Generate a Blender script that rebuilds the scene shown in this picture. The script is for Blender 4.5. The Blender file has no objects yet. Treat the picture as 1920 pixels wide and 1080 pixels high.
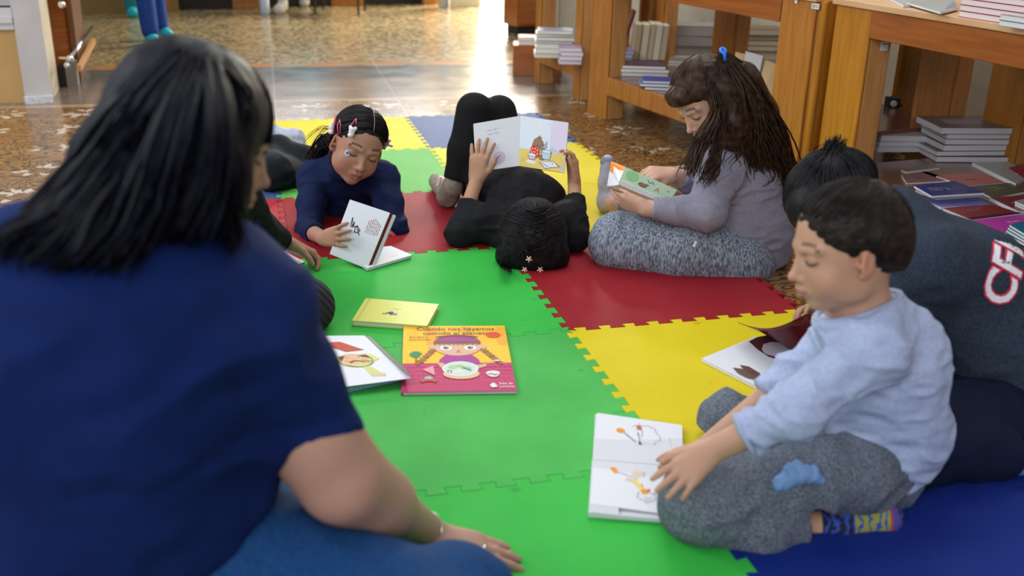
import bpy, math, random
import numpy as np
from mathutils import Matrix, Vector

# ------------------------------------------------------------ camera, world, lights, exposure
SC = bpy.context.scene
COL = SC.collection
CAM_F, CAM_P, CAM_R, CAM_H = 1902.4, 0.3722144, -0.02249331, 0.97
_fw = np.array([0, math.cos(CAM_P), -math.sin(CAM_P)]); _rt = np.array([1., 0, 0]); _dn = np.cross(_fw, _rt)
_c, _s = math.cos(CAM_R), math.sin(CAM_R)
RC = np.array([_c*_rt + _s*_dn, -_s*_rt + _c*_dn, _fw])          # rows: right, down, forward
cam = bpy.data.cameras.new('camera'); cam_o = bpy.data.objects.new('camera', cam); COL.objects.link(cam_o)
cam.sensor_width = 36.0; cam.lens = CAM_F/1920*36.0; cam.clip_start = 0.05; cam.clip_end = 100
m = Matrix.Identity(4)
for i in range(3):
    m[i][0] = RC[0][i]; m[i][1] = -RC[1][i]; m[i][2] = -RC[2][i]
m[0][3], m[1][3], m[2][3] = 0, 0, CAM_H
cam_o.matrix_world = m
cam.dof.use_dof = True; cam.dof.focus_distance = 2.75; cam.dof.aperture_fstop = 2.8
SC.camera = cam_o
SC.view_settings.view_transform = 'Standard'; SC.view_settings.look = 'None'
SC.view_settings.gamma = 1.0; SC.view_settings.exposure = 0.0; SC.view_settings.use_curve_mapping = False

W = bpy.data.worlds.new('world'); SC.world = W; W.use_nodes = True
bgn = W.node_tree.nodes['Background']; bgn.inputs[0].default_value = (0.80, 0.88, 1.0, 1); bgn.inputs[1].default_value = 0.50

def area(name, loc, target, size, power, color=(1, 1, 1), spread=180):
    l = bpy.data.lights.new(name, 'AREA'); l.shape = 'RECTANGLE'; l.size, l.size_y = size
    l.energy = power; l.color = color; l.spread = math.radians(spread)
    o = bpy.data.objects.new(name, l); COL.objects.link(o); o.location = loc
    d = Vector(target) - Vector(loc); o.rotation_euler = d.to_track_quat('-Z', 'Y').to_euler()
    return o
area('window_daylight_left', (-3.4, 2.2, 2.7), (0.2, 2.6, 0.0), (3.0, 1.8), 95, (0.93, 0.97, 1.0))
area('doorway_daylight', (0.35, 9.9, 1.5), (0.1, 4.0, 0.2), (1.0, 2.6), 120, (1.0, 0.95, 0.86))
area('window_daylight_front', (-1.2, -2.6, 2.6), (0.4, 3.2, 0.3), (3.6, 1.8), 105, (0.96, 0.98, 1.0))
area('ceiling_skylight', (0.3, 4.2, 3.6), (0.1, 2.9, 0), (3.0, 2.5), 70, (1.0, 0.97, 0.93))

# ------------------------------------------------------------ pixel rays of the photograph -> points in the room
def ray(x, y): return RC.T @ np.array([(x-960)/CAM_F, (y-540)/CAM_F, 1.0])
O_ = np.array([0, 0, CAM_H])
def Zp(x, y, z=0.0): d = ray(x, y); return O_ + d*((z-CAM_H)/d[2])
def Yp(x, y, Y): d = ray(x, y); return O_ + d*(Y/d[1])
def Tp(x, y, t): return O_ + ray(x, y)*t
def cv(x, y, z):                                                   # direction given as right, up, towards viewer
    v = RC.T @ np.array([x, -y, -z], float); return v/np.linalg.norm(v)
def nrm(v): v = np.array(v, float); return v/(np.linalg.norm(v)+1e-12)

# ------------------------------------------------------------ materials
MATS = {}
def new_mat(name):
    m = bpy.data.materials.new(name); m.use_nodes = True; nt = m.node_tree
    return m, nt, nt.nodes['Principled BSDF']
def N(nt, t, **kw):
    n = nt.nodes.new(t)
    for k, v in kw.items(): setattr(n, k, v)
    return n
def mat(name, color, rough=0.6, spec=0.4, noise=0.0, nscale=20.0, bump=0.0, bscale=60.0, metal=0.0, stretch=(1, 1, 1), color2=None,
        sheen=0.0, detail=4.0, coat=0.0, wave=None, trans=0.0, sss=0.0, emit=None):
    if name in MATS: return MATS[name]
    m, nt, b = new_mat(name); L = nt.links
    c = tuple(color)+(1,)
    b.inputs['Base Color'].default_value = c; b.inputs['Roughness'].default_value = rough
    b.inputs['Specular IOR Level'].default_value = spec; b.inputs['Metallic'].default_value = metal
    if sheen: b.inputs['Sheen Weight'].default_value = sheen; b.inputs['Sheen Roughness'].default_value = 0.4
    if coat: b.inputs['Coat Weight'].default_value = coat; b.inputs['Coat Roughness'].default_value = 0.12
    if trans: b.inputs['Transmission Weight'].default_value = trans
    if emit: b.inputs['Emission Color'].default_value = c; b.inputs['Emission Strength'].default_value = emit
    tc = N(nt, 'ShaderNodeTexCoord'); mp = N(nt, 'ShaderNodeMapping'); mp.inputs['Scale'].default_value = stretch
    L.new(tc.outputs['Object'], mp.inputs['Vector'])
    if noise or color2:
        n = N(nt, 'ShaderNodeTexNoise'); n.inputs['Scale'].default_value = nscale; n.inputs['Detail'].default_value = detail
        L.new(mp.outputs[0], n.inputs['Vector'])
        r = N(nt, 'ShaderNodeValToRGB')
        c2 = tuple(color2)+(1,) if color2 else tuple(min(1, x*(1+noise)) for x in color)+(1,)
        c1 = c if color2 else tuple(x*(1-noise) for x in color)+(1,)
        r.color_ramp.elements[0].color = c1; r.color_ramp.elements[1].color = c2
        r.color_ramp.elements[0].position = 0.35; r.color_ramp.elements[1].position = 0.65
        L.new(n.outputs[0], r.inputs[0]); L.new(r.outputs[0], b.inputs['Base Color'])
    if bump:
        n2 = N(nt, 'ShaderNodeTexNoise'); n2.inputs['Scale'].default_value = bscale; n2.inputs['Detail'].default_value = 3
        L.new(mp.outputs[0], n2.inputs['Vector'])
        bp = N(nt, 'ShaderNodeBump'); bp.inputs['Strength'].default_value = bump; bp.inputs['Distance'].default_value = 0.002
        src = n2.outputs[0]
        if wave:
            w = N(nt, 'ShaderNodeTexWave'); w.inputs['Scale'].default_value = wave[0]; w.inputs['Distortion'].default_value = wave[1]
            w.bands_direction = wave[2]; L.new(tc.outputs['Object'], w.inputs['Vector']); src = w.outputs[1]
        L.new(src, bp.inputs['Height']); L.new(bp.outputs[0], b.inputs['Normal'])
    MATS[name] = m
    return m

# ------------------------------------------------------------ object helpers
def set_props(o, label=None, cat=None, group=None, kind=None):
    if label: o['label'] = label
    if cat: o['category'] = cat
    if group: o['group'] = group
    if kind: o['kind'] = kind
    return o
def empty(name, loc, label=None, cat=None, group=None, rz=0.0):
    o = bpy.data.objects.new(name, None); COL.objects.link(o); o.location = tuple(loc); o.rotation_euler = (0, 0, rz)
    o.empty_display_size = 0.05
    return set_props(o, label, cat, group)
def mesh_obj(name, verts, faces, mats, parent=None, midx=None, smooth=False, loc=None, color=None):
    """verts in world coordinates; with a parent or loc they are stored relative to it (unrotated)"""
    V = np.asarray(verts, float)
    off = np.zeros(3)
    if parent is not None: off = np.array(root_loc(parent))
    elif loc is not None: off = np.array(loc, float)
    me = bpy.data.meshes.new(name)
    me.from_pydata((V-off).tolist(), [], [tuple(int(i) for i in f) for f in faces])
    if not isinstance(mats, (list, tuple)): mats = [mats]
    for mm in mats: me.materials.append(mm)
    if midx is not None: me.polygons.foreach_set('material_index', np.asarray(midx, dtype=np.int32))
    if smooth: me.polygons.foreach_set('use_smooth', np.ones(len(me.polygons), dtype=bool))
    if color is not None:
        a = me.color_attributes.new('Col', 'FLOAT_COLOR', 'POINT'); c4 = np.ones((len(V), 4), np.float32); c4[:, :3] = color
        a.data.foreach_set('color', c4.ravel())
    me.update()
    o = bpy.data.objects.new(name, me); COL.objects.link(o)
    if parent is not None: o.parent = parent
    elif loc is not None: o.location = tuple(off)
    return o
def root_loc(o):
    v = np.array(o.location)
    while o.parent is not None: o = o.parent; v = v + np.array(o.location)
    return v

class MB:
    """collects polygons with material slots"""
    def __init__(s): s.v = []; s.f = []; s.m = []; s.mats = []
    def mi(s, m):
        if m not in s.mats: s.mats.append(m)
        return s.mats.index(m)
    def add(s, V, F, m):
        b = len(s.v); s.v.extend([tuple(map(float, p)) for p in V]); k = s.mi(m)
        for f in F: s.f.append(tuple(b+i for i in f)); s.m.append(k)
    def hexa(s, bot, top, m, bev=0.0):
        """box from four bottom and four top corners (counter-clockwise from above)"""
        V = list(bot)+list(top)
        s.add(V, [(3, 2, 1, 0), (4, 5, 6, 7), (0, 1, 5, 4), (1, 2, 6, 5), (2, 3, 7, 6), (3, 0, 4, 7)], m)
    def obox(s, o, ax, ay, az, m):
        o, ax, ay, az = map(lambda q: np.array(q, float), (o, ax, ay, az))
        if np.dot(np.cross(ax, ay), az) < 0: o = o+ax; ax = -ax
        s.hexa([o, o+ax, o+ax+ay, o+ay], [o+az, o+ax+az, o+ax+ay+az, o+ay+az], m)
    def tube(s, pts, r, m, sides=8, cap=True, taper=None):
        pts = [np.array(p, float) for p in pts]; n = len(pts); V = []; F = []
        up = np.array([0.13, 0.27, 0.95]); prev = None
        for i, p in enumerate(pts):
            d = nrm(pts[min(i+1, n-1)]-pts[max(i-1, 0)])
            a = np.cross(d, up if prev is None else np.cross(prev, d) if np.linalg.norm(np.cross(prev, d)) > .1 else up)
            if prev is not None: a = prev-d*np.dot(prev, d)
            a = nrm(a); prev = a; b = np.cross(d, a)
            rr = r[i] if hasattr(r, '__len__') else r
            for k in range(sides):
                t = 2*math.pi*k/sides; V.append(p+rr*(a*math.cos(t)+b*math.sin(t)))
        for i in range(n-1):
            for k in range(sides):
                k2 = (k+1) % sides; F.append((i*sides+k, i*sides+k2, (i+1)*sides+k2, (i+1)*sides+k))
        if cap: F.append(tuple(range(sides))[::-1]); F.append(tuple((n-1)*sides+k for k in range(sides)))
        s.add(V, F, m)
    def lathe(s, base, axis, prof, m, sides=16):
        """prof: list of (height, radius) along axis"""
        base = np.array(base, float); d = nrm(axis); a = nrm(np.cross(d, [0.3, 0.9, 0.1])); b = np.cross(d, a); V = []; F = []
        for h, r in prof:
            for k in range(sides):
                t = 2*math.pi*k/sides; V.append(base+d*h+r*(a*math.cos(t)+b*math.sin(t)))
        n = len(prof)
        for i in range(n-1):
            for k in range(sides):
                k2 = (k+1) % sides; F.append((i*sides+k, i*sides+k2, (i+1)*sides+k2, (i+1)*sides+k))
        F.append(tuple(range(sides))[::-1]); F.append(tuple((n-1)*sides+k for k in range(sides)))
        s.add(V, F, m)
    def build(s, name, parent=None, smooth=False, loc=None):
        return mesh_obj(name, s.v, s.f, s.mats, parent, s.m, smooth, loc)
def bevel(o, w=0.002, seg=2):
    b = o.modifiers.new('bevel', 'BEVEL'); b.width = w; b.segments = seg; b.limit_method = 'ANGLE'; b.angle_limit = 0.6
    return o

# ------------------------------------------------------------ noise (numpy)
def _hash(ix, iy, iz, seed=0):
    h = (ix.astype(np.int64)*374761393 + iy.astype(np.int64)*668265263 + iz.astype(np.int64)*2147483647 + seed*1274126177) & 0xffffffff
    h = ((h ^ (h >> 13))*1274126177) & 0xffffffff
    return ((h ^ (h >> 16)) & 0xffff)/65535.0
def vnoise(P, seed=0):
    i = np.floor(P).astype(np.int64); f = P-i; f = f*f*(3-2*f); r = 0
    for dx in (0, 1):
        for dy in (0, 1):
            for dz in (0, 1):
                w = (f[:, 0] if dx else 1-f[:, 0])*(f[:, 1] if dy else 1-f[:, 1])*(f[:, 2] if dz else 1-f[:, 2])
                r = r + w*_hash(i[:, 0]+dx, i[:, 1]+dy, i[:, 2]+dz, seed)
    return r*2-1
def ridge(P, seed=0): return 1-2*np.abs(vnoise(P, seed))

# ------------------------------------------------------------ signed distance modelling -> one continuous surface
class SDF:
    def __init__(s): s.p = []
    def cap(s, a, b, ra, rb=None, k=0.012, flat=None, op='u'):
        a = np.array(a, float); b = np.array(b, float); rb = ra if rb is None else rb
        r = max(ra, rb); mn = np.minimum(a, b)-r*1.0; mx = np.maximum(a, b)+r*1.0
        s.p.append(('c', a, b, ra, rb, flat, k, op, mn, mx)); return s
    def chain(s, pts, radii, k=0.012, flat=None):
        for i in range(len(pts)-1): s.cap(pts[i], pts[i+1], radii[i], radii[i+1], k if i == 0 else min(k, .02), flat)
        return s
    def ell(s, c, r, axes=None, k=0.012, op='u'):
        c = np.array(c, float); r = np.array(r, float); A = np.eye(3) if axes is None else np.array([nrm(x) for x in axes])
        e = np.max(r); s.p.append(('e', c, r, A, k, op, c-e, c+e)); return s
    def cut(s, c, d, R):
        """remove what lies beyond the plane (c, d) inside radius R of c"""
        s.p.append(('x', np.array(c, float), nrm(d), R)); return s
    def bounds(s):
        q = [p for p in s.p if p[0] in 'ce' and p[-3] == 'u']
        mn = np.min([p[-2] for p in q], axis=0); mx = np.max([p[-1] for p in q], axis=0)
        return mn-0.01, mx+0.01
    def __call__(s, P):
        d = np.full(len(P), 0.25)
        for p in s.p:
            if p[0] == 'x':
                _, c, n, R = p; q = P-c; h = q@n; w = np.maximum(-h, np.linalg.norm(q, axis=1)-R)
                d = np.maximum(d, -w); continue
            mn, mx, k, op = p[-2], p[-1], p[-4], p[-3]
            g = k + (0.10 if op == 'u' else 0.02)
            I = np.nonzero(np.all((P > mn-g) & (P < mx+g), axis=1))[0]
            if len(I) == 0: continue
            Q = P[I]
            if p[0] == 'c':
                _, a, b, ra, rb, flat = p[:6]
                if flat is not None:
                    w, fk = nrm(flat[0]), flat[1]
                    Q = Q + np.outer((Q-a)@w, w)*(fk-1)
                    bb = b + w*((b-a)@w)*(fk-1)
                else: bb = b
                ab = bb-a; L = ab@ab+1e-12; t = np.clip((Q-a)@ab/L, 0, 1)
                e = np.linalg.norm(Q-a-t[:, None]*ab, axis=1)-(ra+(rb-ra)*t)
                if flat is not None: e = e/max(1.0, flat[1]**.5)
            else:
                _, c, r, A = p[:4]
                L = (Q-c)@A.T; k0 = np.linalg.norm(L/r, axis=1); k1 = np.linalg.norm(L/(r*r), axis=1)+1e-9
                e = k0*(k0-1)/k1; e = np.where(k0 < 1e-6, -np.min(r), e)
            o = d[I]
            if op == 'u': h = np.maximum(k-np.abs(o-e), 0)/k; d[I] = np.minimum(o, e)-h*h*k*.25
            else: e = -e; h = np.maximum(k-np.abs(o-e), 0)/k; d[I] = np.maximum(o, e)+h*h*k*.25
        return d
def surf(fn, mn, mx, h, levels=4):
    """sparse surface nets"""
    mn = np.array(mn, float); mx = np.array(mx, float)
    big = h*2**levels; n = np.ceil((mx-mn)/big).astype(int)
    C = np.stack(np.meshgrid(*[np.arange(q) for q in n], indexing='ij'), -1).reshape(-1, 3)
    sub = np.stack(np.meshgrid([0, 1], [0, 1], [0, 1], indexing='ij'), -1).reshape(-1, 3)
    for l in range(levels, -1, -1):
        sz = h*2**l
        d = fn(mn+(C+.5)*sz); C = C[np.abs(d) < sz*1.7+0.002]
        if l: C = (C[:, None, :]*2+sub[None]).reshape(-1, 3)
    M = 1 << 20
    key = lambda q: (q[..., 0]+2)*(M*M)+(q[..., 1]+2)*M+(q[..., 2]+2)
    C = C[np.argsort(key(C))]
    cor = C[:, None, :]+sub[None]
    uk, inv = np.unique(key(cor).reshape(-1), return_inverse=True)
    first = np.zeros((len(uk), 3), int); first[inv] = cor.reshape(-1, 3)
    val = fn(mn+first*h); v8 = val[inv].reshape(-1, 8)
    act = (v8.min(1) < 0) & (v8.max(1) >= 0); C = C[act]; v8 = v8[act]; ck = key(C)
    edges = [(a, b) for a in range(8) for b in range(a+1, 8) if np.abs(sub[a]-sub[b]).sum() == 1]
    acc = np.zeros((len(C), 3)); cnt = np.zeros(len(C))
    for a, b in edges:
        va, vb = v8[:, a], v8[:, b]; mk = (va < 0) != (vb < 0)
        t = np.where(mk, va/np.where(mk, va-vb, 1), 0)
        acc += np.where(mk[:, None], sub[a]+(sub[b]-sub[a])*t[:, None], 0); cnt += mk
    V = mn+(C+acc/cnt[:, None])*h
    F = []
    E3 = np.eye(3, dtype=int)
    sidx = [4, 2, 1]
    for ax in range(3):
        a0 = v8[:, 0] < 0; a1 = v8[:, sidx[ax]] < 0; mk = np.nonzero(a0 != a1)[0]
        b, c = E3[(ax+1) % 3], E3[(ax+2) % 3]
        ids = []
        ok = np.ones(len(mk), bool)
        for off in (0*b, -b, -b-c, -c):
            kk = key(C[mk]+off); j = np.searchsorted(ck, kk); j = np.clip(j, 0, len(ck)-1); ok &= ck[j] == kk; ids.append(j)
        q = np.stack(ids, 1)[ok]; flip = a0[mk][ok]
        q[~flip] = q[~flip][:, ::-1]
        F.append(q)
    F = np.concatenate(F)
    return V, F
def vnormals(V, F):
    n = np.cross(V[F[:, 2]]-V[F[:, 0]], V[F[:, 3]]-V[F[:, 1]]); vn = np.zeros_like(V)
    for k in range(4): np.add.at(vn, F[:, k], n)
    return vn/(np.linalg.norm(vn, axis=1)[:, None]+1e-12)
def grow(name, sdf, h, material, parent, disp=None, paint=None, levels=4, relax=2):
    mn, mx = sdf.bounds()
    V, F = surf(sdf, mn, mx, h, levels)
    for _ in range(relax):
        acc = np.zeros_like(V); cnt = np.zeros(len(V))
        for a, b in ((0, 1), (1, 2), (2, 3), (3, 0)):
            np.add.at(acc, F[:, a], V[F[:, b]]); np.add.at(acc, F[:, b], V[F[:, a]]); np.add.at(cnt, F[:, a], 1); np.add.at(cnt, F[:, b], 1)
        V = V*.5+.5*acc/np.maximum(cnt, 1)[:, None]
    if disp is not None:
        nn = vnormals(V, F); V = V+nn*disp(V)[:, None]
    colr = paint(V) if paint is not None else None
    return mesh_obj(name, V, F, material, parent, None, True, color=colr)
def march(sdf, o, d, step=0.002, n=90):
    """first surface point from o along d"""
    d = nrm(d); P = o+d[None]*np.arange(n)[:, None]*step; v = sdf(P); i = np.argmax(v < 0)
    return P[i] if v[i] < 0 else P[n//2]
# ------------------------------------------------------------ room: floor, walls
U_A = np.array([-math.sin(.26071131), math.cos(.26071131), 0]); U_B = np.array([math.cos(.26071131), math.sin(.26071131), 0])
def floor_material():
    m, nt, b = new_mat('patterned cement tile floor'); L = nt.links
    tc = N(nt, 'ShaderNodeTexCoord'); mp = N(nt, 'ShaderNodeMapping'); mp.vector_type = 'POINT'
    mp.inputs['Rotation'].default_value = (0, 0, -.235)
    L.new(tc.outputs['Object'], mp.inputs['Vector'])
    sx = N(nt, 'ShaderNodeSeparateXYZ'); L.new(mp.outputs[0], sx.inputs[0])
    def M(op, a, b_=None, c=None):
        n = N(nt, 'ShaderNodeMath', operation=op)
        for i, v in enumerate((a, b_, c)):
            if v is None: continue
            if isinstance(v, (int, float)): n.inputs[i].default_value = v
            else: L.new(v, n.inputs[i])
        return n.outputs[0]
    def mix(f, a, b_):
        n = N(nt, 'ShaderNodeMix', data_type='RGBA')
        if isinstance(f, (int, float)): n.inputs[0].default_value = f
        else: L.new(f, n.inputs[0])
        for i, v in ((6, a), (7, b_)):
            if isinstance(v, tuple): n.inputs[i].default_value = v+(1,)
            else: L.new(v, n.inputs[i])
        return n.outputs[2]
    X, Y = sx.outputs[0], sx.outputs[1]
    # ornamental zone: 20 cm tiles with pale eight-leaf flowers, ochre scrolls on dark brown
    T = 0.34
    fx = M('SUBTRACT', M('FRACT', M('DIVIDE', X, T)), .5); fy = M('SUBTRACT', M('FRACT', M('DIVIDE', Y, T)), .5)
    r = M('SQRT', M('ADD', M('MULTIPLY', fx, fx), M('MULTIPLY', fy, fy))); th = M('ARCTAN2', fy, fx)
    pet = M('ABSOLUTE', M('SINE', M('MULTIPLY', th, 4)))
    flower = M('LESS_THAN', r, M('ADD', .07, M('MULTIPLY', pet, .22)))
    core = M('LESS_THAN', r, M('ADD', .05, M('MULTIPLY', pet, .03)))
    nz = N(nt, 'ShaderNodeTexNoise'); nz.inputs['Scale'].default_value = 9; nz.inputs['Detail'].default_value = 2; nz.inputs['Distortion'].default_value = 1.6
    L.new(mp.outputs[0], nz.inputs['Vector'])
    scroll = M('GREATER_THAN', M('SINE', M('MULTIPLY', nz.outputs[0], 44)), -.1)
    base = mix(scroll, (.085, .036, .014), (.27, .14, .045))
    nz2 = N(nt, 'ShaderNodeTexNoise'); nz2.inputs['Scale'].default_value = 14; L.new(mp.outputs[0], nz2.inputs['Vector'])
    leaf = M('MULTIPLY', flower, M('GREATER_THAN', nz2.outputs[0], .50))
    base = mix(leaf, base, (.52, .45, .36)); base = mix(core, base, (.17, .08, .03))
    # beige zone beyond the stone band, with orange border courses
    nz3 = N(nt, 'ShaderNodeTexNoise'); nz3.inputs['Scale'].default_value = 7; nz3.inputs['Detail'].default_value = 3; L.new(mp.outputs[0], nz3.inputs['Vector'])
    far = mix(M('GREATER_THAN', M('SINE', M('MULTIPLY', nz3.outputs[0], 40)), .1), (.20, .14, .065), (.38, .29, .15))
    Y1, Y2, Y3 = 5.07, 6.14, 6.27
    stone = mix(nz3.outputs[0], (.13, .095, .07), (.20, .155, .12))
    dark = mix(nz3.outputs[0], (.06, .07, .075), (.10, .105, .105))
    c = mix(M('GREATER_THAN', Y, Y1), base, (.36, .24, .14))
    c = mix(M('GREATER_THAN', Y, Y1+.06), c, stone)
    c = mix(M('GREATER_THAN', Y, 5.70), c, dark)
    c = mix(M('GREATER_THAN', Y, Y2), c, mix(M('GREATER_THAN', M('SINE', M('MULTIPLY', X, 16)), 0), (.46, .18, .06), (.30, .22, .12)))
    c = mix(M('GREATER_THAN', Y, Y3), c, far)
    # joints
    jx = M('LESS_THAN', M('FRACT', M('DIVIDE', X, .6)), .012); jy = M('LESS_THAN', M('FRACT', M('DIVIDE', Y, .6)), .012)
    c = mix(M('MULTIPLY', M('MAXIMUM', jx, jy), .5), c, (.42, .36, .30))
    L.new(c, b.inputs['Base Color'])
    rg = N(nt, 'ShaderNodeMapRange'); rg.inputs[3].default_value = .14; rg.inputs[4].default_value = .3
    L.new(nz3.outputs[0], rg.inputs[0]); L.new(rg.outputs[0], b.inputs['Roughness'])
    b.inputs['Specular IOR Level'].default_value = .6
    nb = N(nt, 'ShaderNodeTexNoise'); nb.inputs['Scale'].default_value = 3.0; L.new(tc.outputs['Object'], nb.inputs['Vector'])
    bp = N(nt, 'ShaderNodeBump'); bp.inputs['Strength'].default_value = .12; bp.inputs['Distance'].default_value = .02
    L.new(nb.outputs[0], bp.inputs['Height']); L.new(bp.outputs[0], b.inputs['Normal'])
    return m
FZ = -0.012                                                          # tile floor; mat tops lie at z = 0
f_ = MB(); f_.obox((-6.5, -2, FZ-.1), (13, 0, 0), (0, 13, 0), (0, 0, .1), floor_material())
o = f_.build('floor'); o['kind'] = 'structure'
M_white = mat('painted off-white plaster', (.55, .53, .53), .55, noise=.06, nscale=6, bump=.1, bscale=30)
M_cream = mat('cream paint', (.62, .55, .42), .5, noise=.05)
M_lilac = mat('pale grey panel paint', (.42, .41, .43), .45, noise=.03)
M_ochre = mat('ochre dado paint', (.50, .30, .11), .5, noise=.08, nscale=5)
M_wood = mat('varnished orange wood', (.36, .125, .014), .32, .5, stretch=(6, 6, .7), nscale=9, color2=(.47, .185, .028), coat=.25, bump=.15, bscale=30)
M_wood_y = mat('varnished yellow wood', (.40, .145, .008), .30, .5, stretch=(7, 7, .6), nscale=8, color2=(.50, .205, .016), coat=.3, bump=.1, bscale=30)
M_wood_l = mat('light grained wood', (.52, .235, .070), .40, .5, stretch=(14, 14, .7), nscale=8, color2=(.64, .32, .11), bump=.2, bscale=40)
M_wood_h = mat('varnished red brown wood', (.27, .068, .008), .30, .5, stretch=(.7, .7, 9), nscale=7, color2=(.36, .105, .014), coat=.3, bump=.1, bscale=30)
M_wood_top = mat('worn tabletop wood', (.62, .36, .18), .4, .5, stretch=(1, 1, 8), nscale=6, color2=(.70, .44, .24))
M_wood_d = mat('dark brown wood', (.13, .05, .018), .4, stretch=(6, 6, .7), nscale=9, color2=(.19, .08, .03))
M_shelf = mat('brown shelf top', (.16, .065, .045), .22, .5, noise=.1, coat=.4)
M_dark = mat('recess shade and black parts', (.018, .014, .012), .7)  # near-black: shade of recesses as colour, also plinths and black objects
M_chrome = mat('polished chrome', (.8, .8, .82), .12, metal=1.0)
M_glass = mat('brownish display glass', (.20, .13, .10), .08, .6)

def quad_wall(name, a, b, z0, z1, th, m, kind='structure'):
    a = np.array([a[0], a[1], z0]); b = np.array([b[0], b[1], z0]); d = nrm(b-a); nn = np.array([-d[1], d[0], 0])*th
    w = MB(); w.obox(a, b-a, nn, (0, 0, z1-z0), m); o = w.build(name)
    if kind: o['kind'] = kind
    return o
quad_wall('wall_back', (-6.3, 7.88), (-.47, 10.08), FZ, 3.4, .2, M_cream)
quad_wall('wall_back_right', (.30, 7.85), (.62, 10.3), FZ, 3.4, .2, M_cream)
for i, (xa, xb) in enumerate(((-2.35, -1.75), (-1.35, -.75))):           # tall windows of the back wall, above the frame
    f = lambda x: 10.08+(x+.47)*2.2/5.83-.012
    w = MB(); w.hexa([(xa, f(xa)-.02, 1.15), (xb, f(xb)-.02, 1.15), (xb, f(xb)+.01, 1.15), (xa, f(xa)+.01, 1.15)], [(xa, f(xa)-.02, 2.9), (xb, f(xb)-.02, 2.9), (xb, f(xb)+.01, 2.9), (xa, f(xa)+.01, 2.9)], mat('bright sky pane', (.85, .92, 1.0), .3, emit=4.5))
    o = w.build('window_%d' % (i+1)); o['kind'] = 'structure'
# sunlit court seen through the open doorway
quad_wall('wall_court', (-3, 13.2), (4, 13.2), FZ, 4, .2, mat('sunlit court wall', (.9, .86, .74), .8))
fl = MB(); fl.obox((-6, 11, FZ-.1), (12, 0, 0), (0, 3, 0), (0, 0, .1), mat('pale court paving', (.8, .78, .72), .6)); o = fl.build('floor_court'); o['kind'] = 'structure'
area('court_daylight', (0, 11.4, 3.6), (0, 11.8, 0), (3.0, 2.0), 2200, (1.0, .97, .9))
# right wall behind the tables
nT = np.array([.905, .426, 0]); uT = np.array([.426, -.905, 0])
w0 = np.array([.342, 4.851, 0])+nT*1.25
quad_wall('wall_right', (w0-uT*2.8)[:2], (w0+uT*6)[:2], FZ, 3.4, .2, M_cream)
# left wall: pilaster, panel, dado
def slab(name, px0, px1, z0, z1, th, m, out=0.0, kind='structure'):
    a = Zp(*px0, FZ); b = Zp(*px1, FZ); d = nrm(b-a); nn = np.array([-d[1], d[0], 0]); a = a-nn*out; b = b-nn*out
    w = MB(); w.obox((a[0], a[1], z0), b-a, nn*th, (0, 0, z1-z0), m); o = w.build(name); o['kind'] = kind; return o
slab('wall_left', (-420, 200), (48, 192.5), FZ, .345, .5, M_ochre)
slab('wall_left_panel', (-420, 200), (48, 192.5), .435, 3.4, .5, M_lilac)
tr = MB(); a = Zp(-420, 200, FZ); b = Zp(49, 192.5, FZ); d = nrm(b-a); nn = np.array([-d[1], d[0], 0])
for z, out, hh in ((.34, .012, .03), (.37, .02, .028), (.398, .012, .04)):
    tr.obox((a-nn*out)+np.array([0, 0, z]), b-a, nn*.3, (0, 0, hh), M_white)
o = tr.build('trim_1'); o['kind'] = 'structure'
slab('wall_left_pilaster', (48, 192.5), (97, 188.5), FZ, 3.4, .55, M_white, .03)
pb = slab('baseboard_left', (47, 193.5), (98, 189.5), FZ, .02, .3, mat('scuffed white base', (.62, .63, .66), .6, noise=.2, nscale=60), .035)
a = Zp(97, 188.5, FZ); b = Zp(111, 165, FZ)
w = MB(); w.obox(a, b-a, (-.3, 0, 0), (0, 0, 3.4), M_cream); o = w.build('wall_left_return'); o['kind'] = 'structure'

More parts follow.
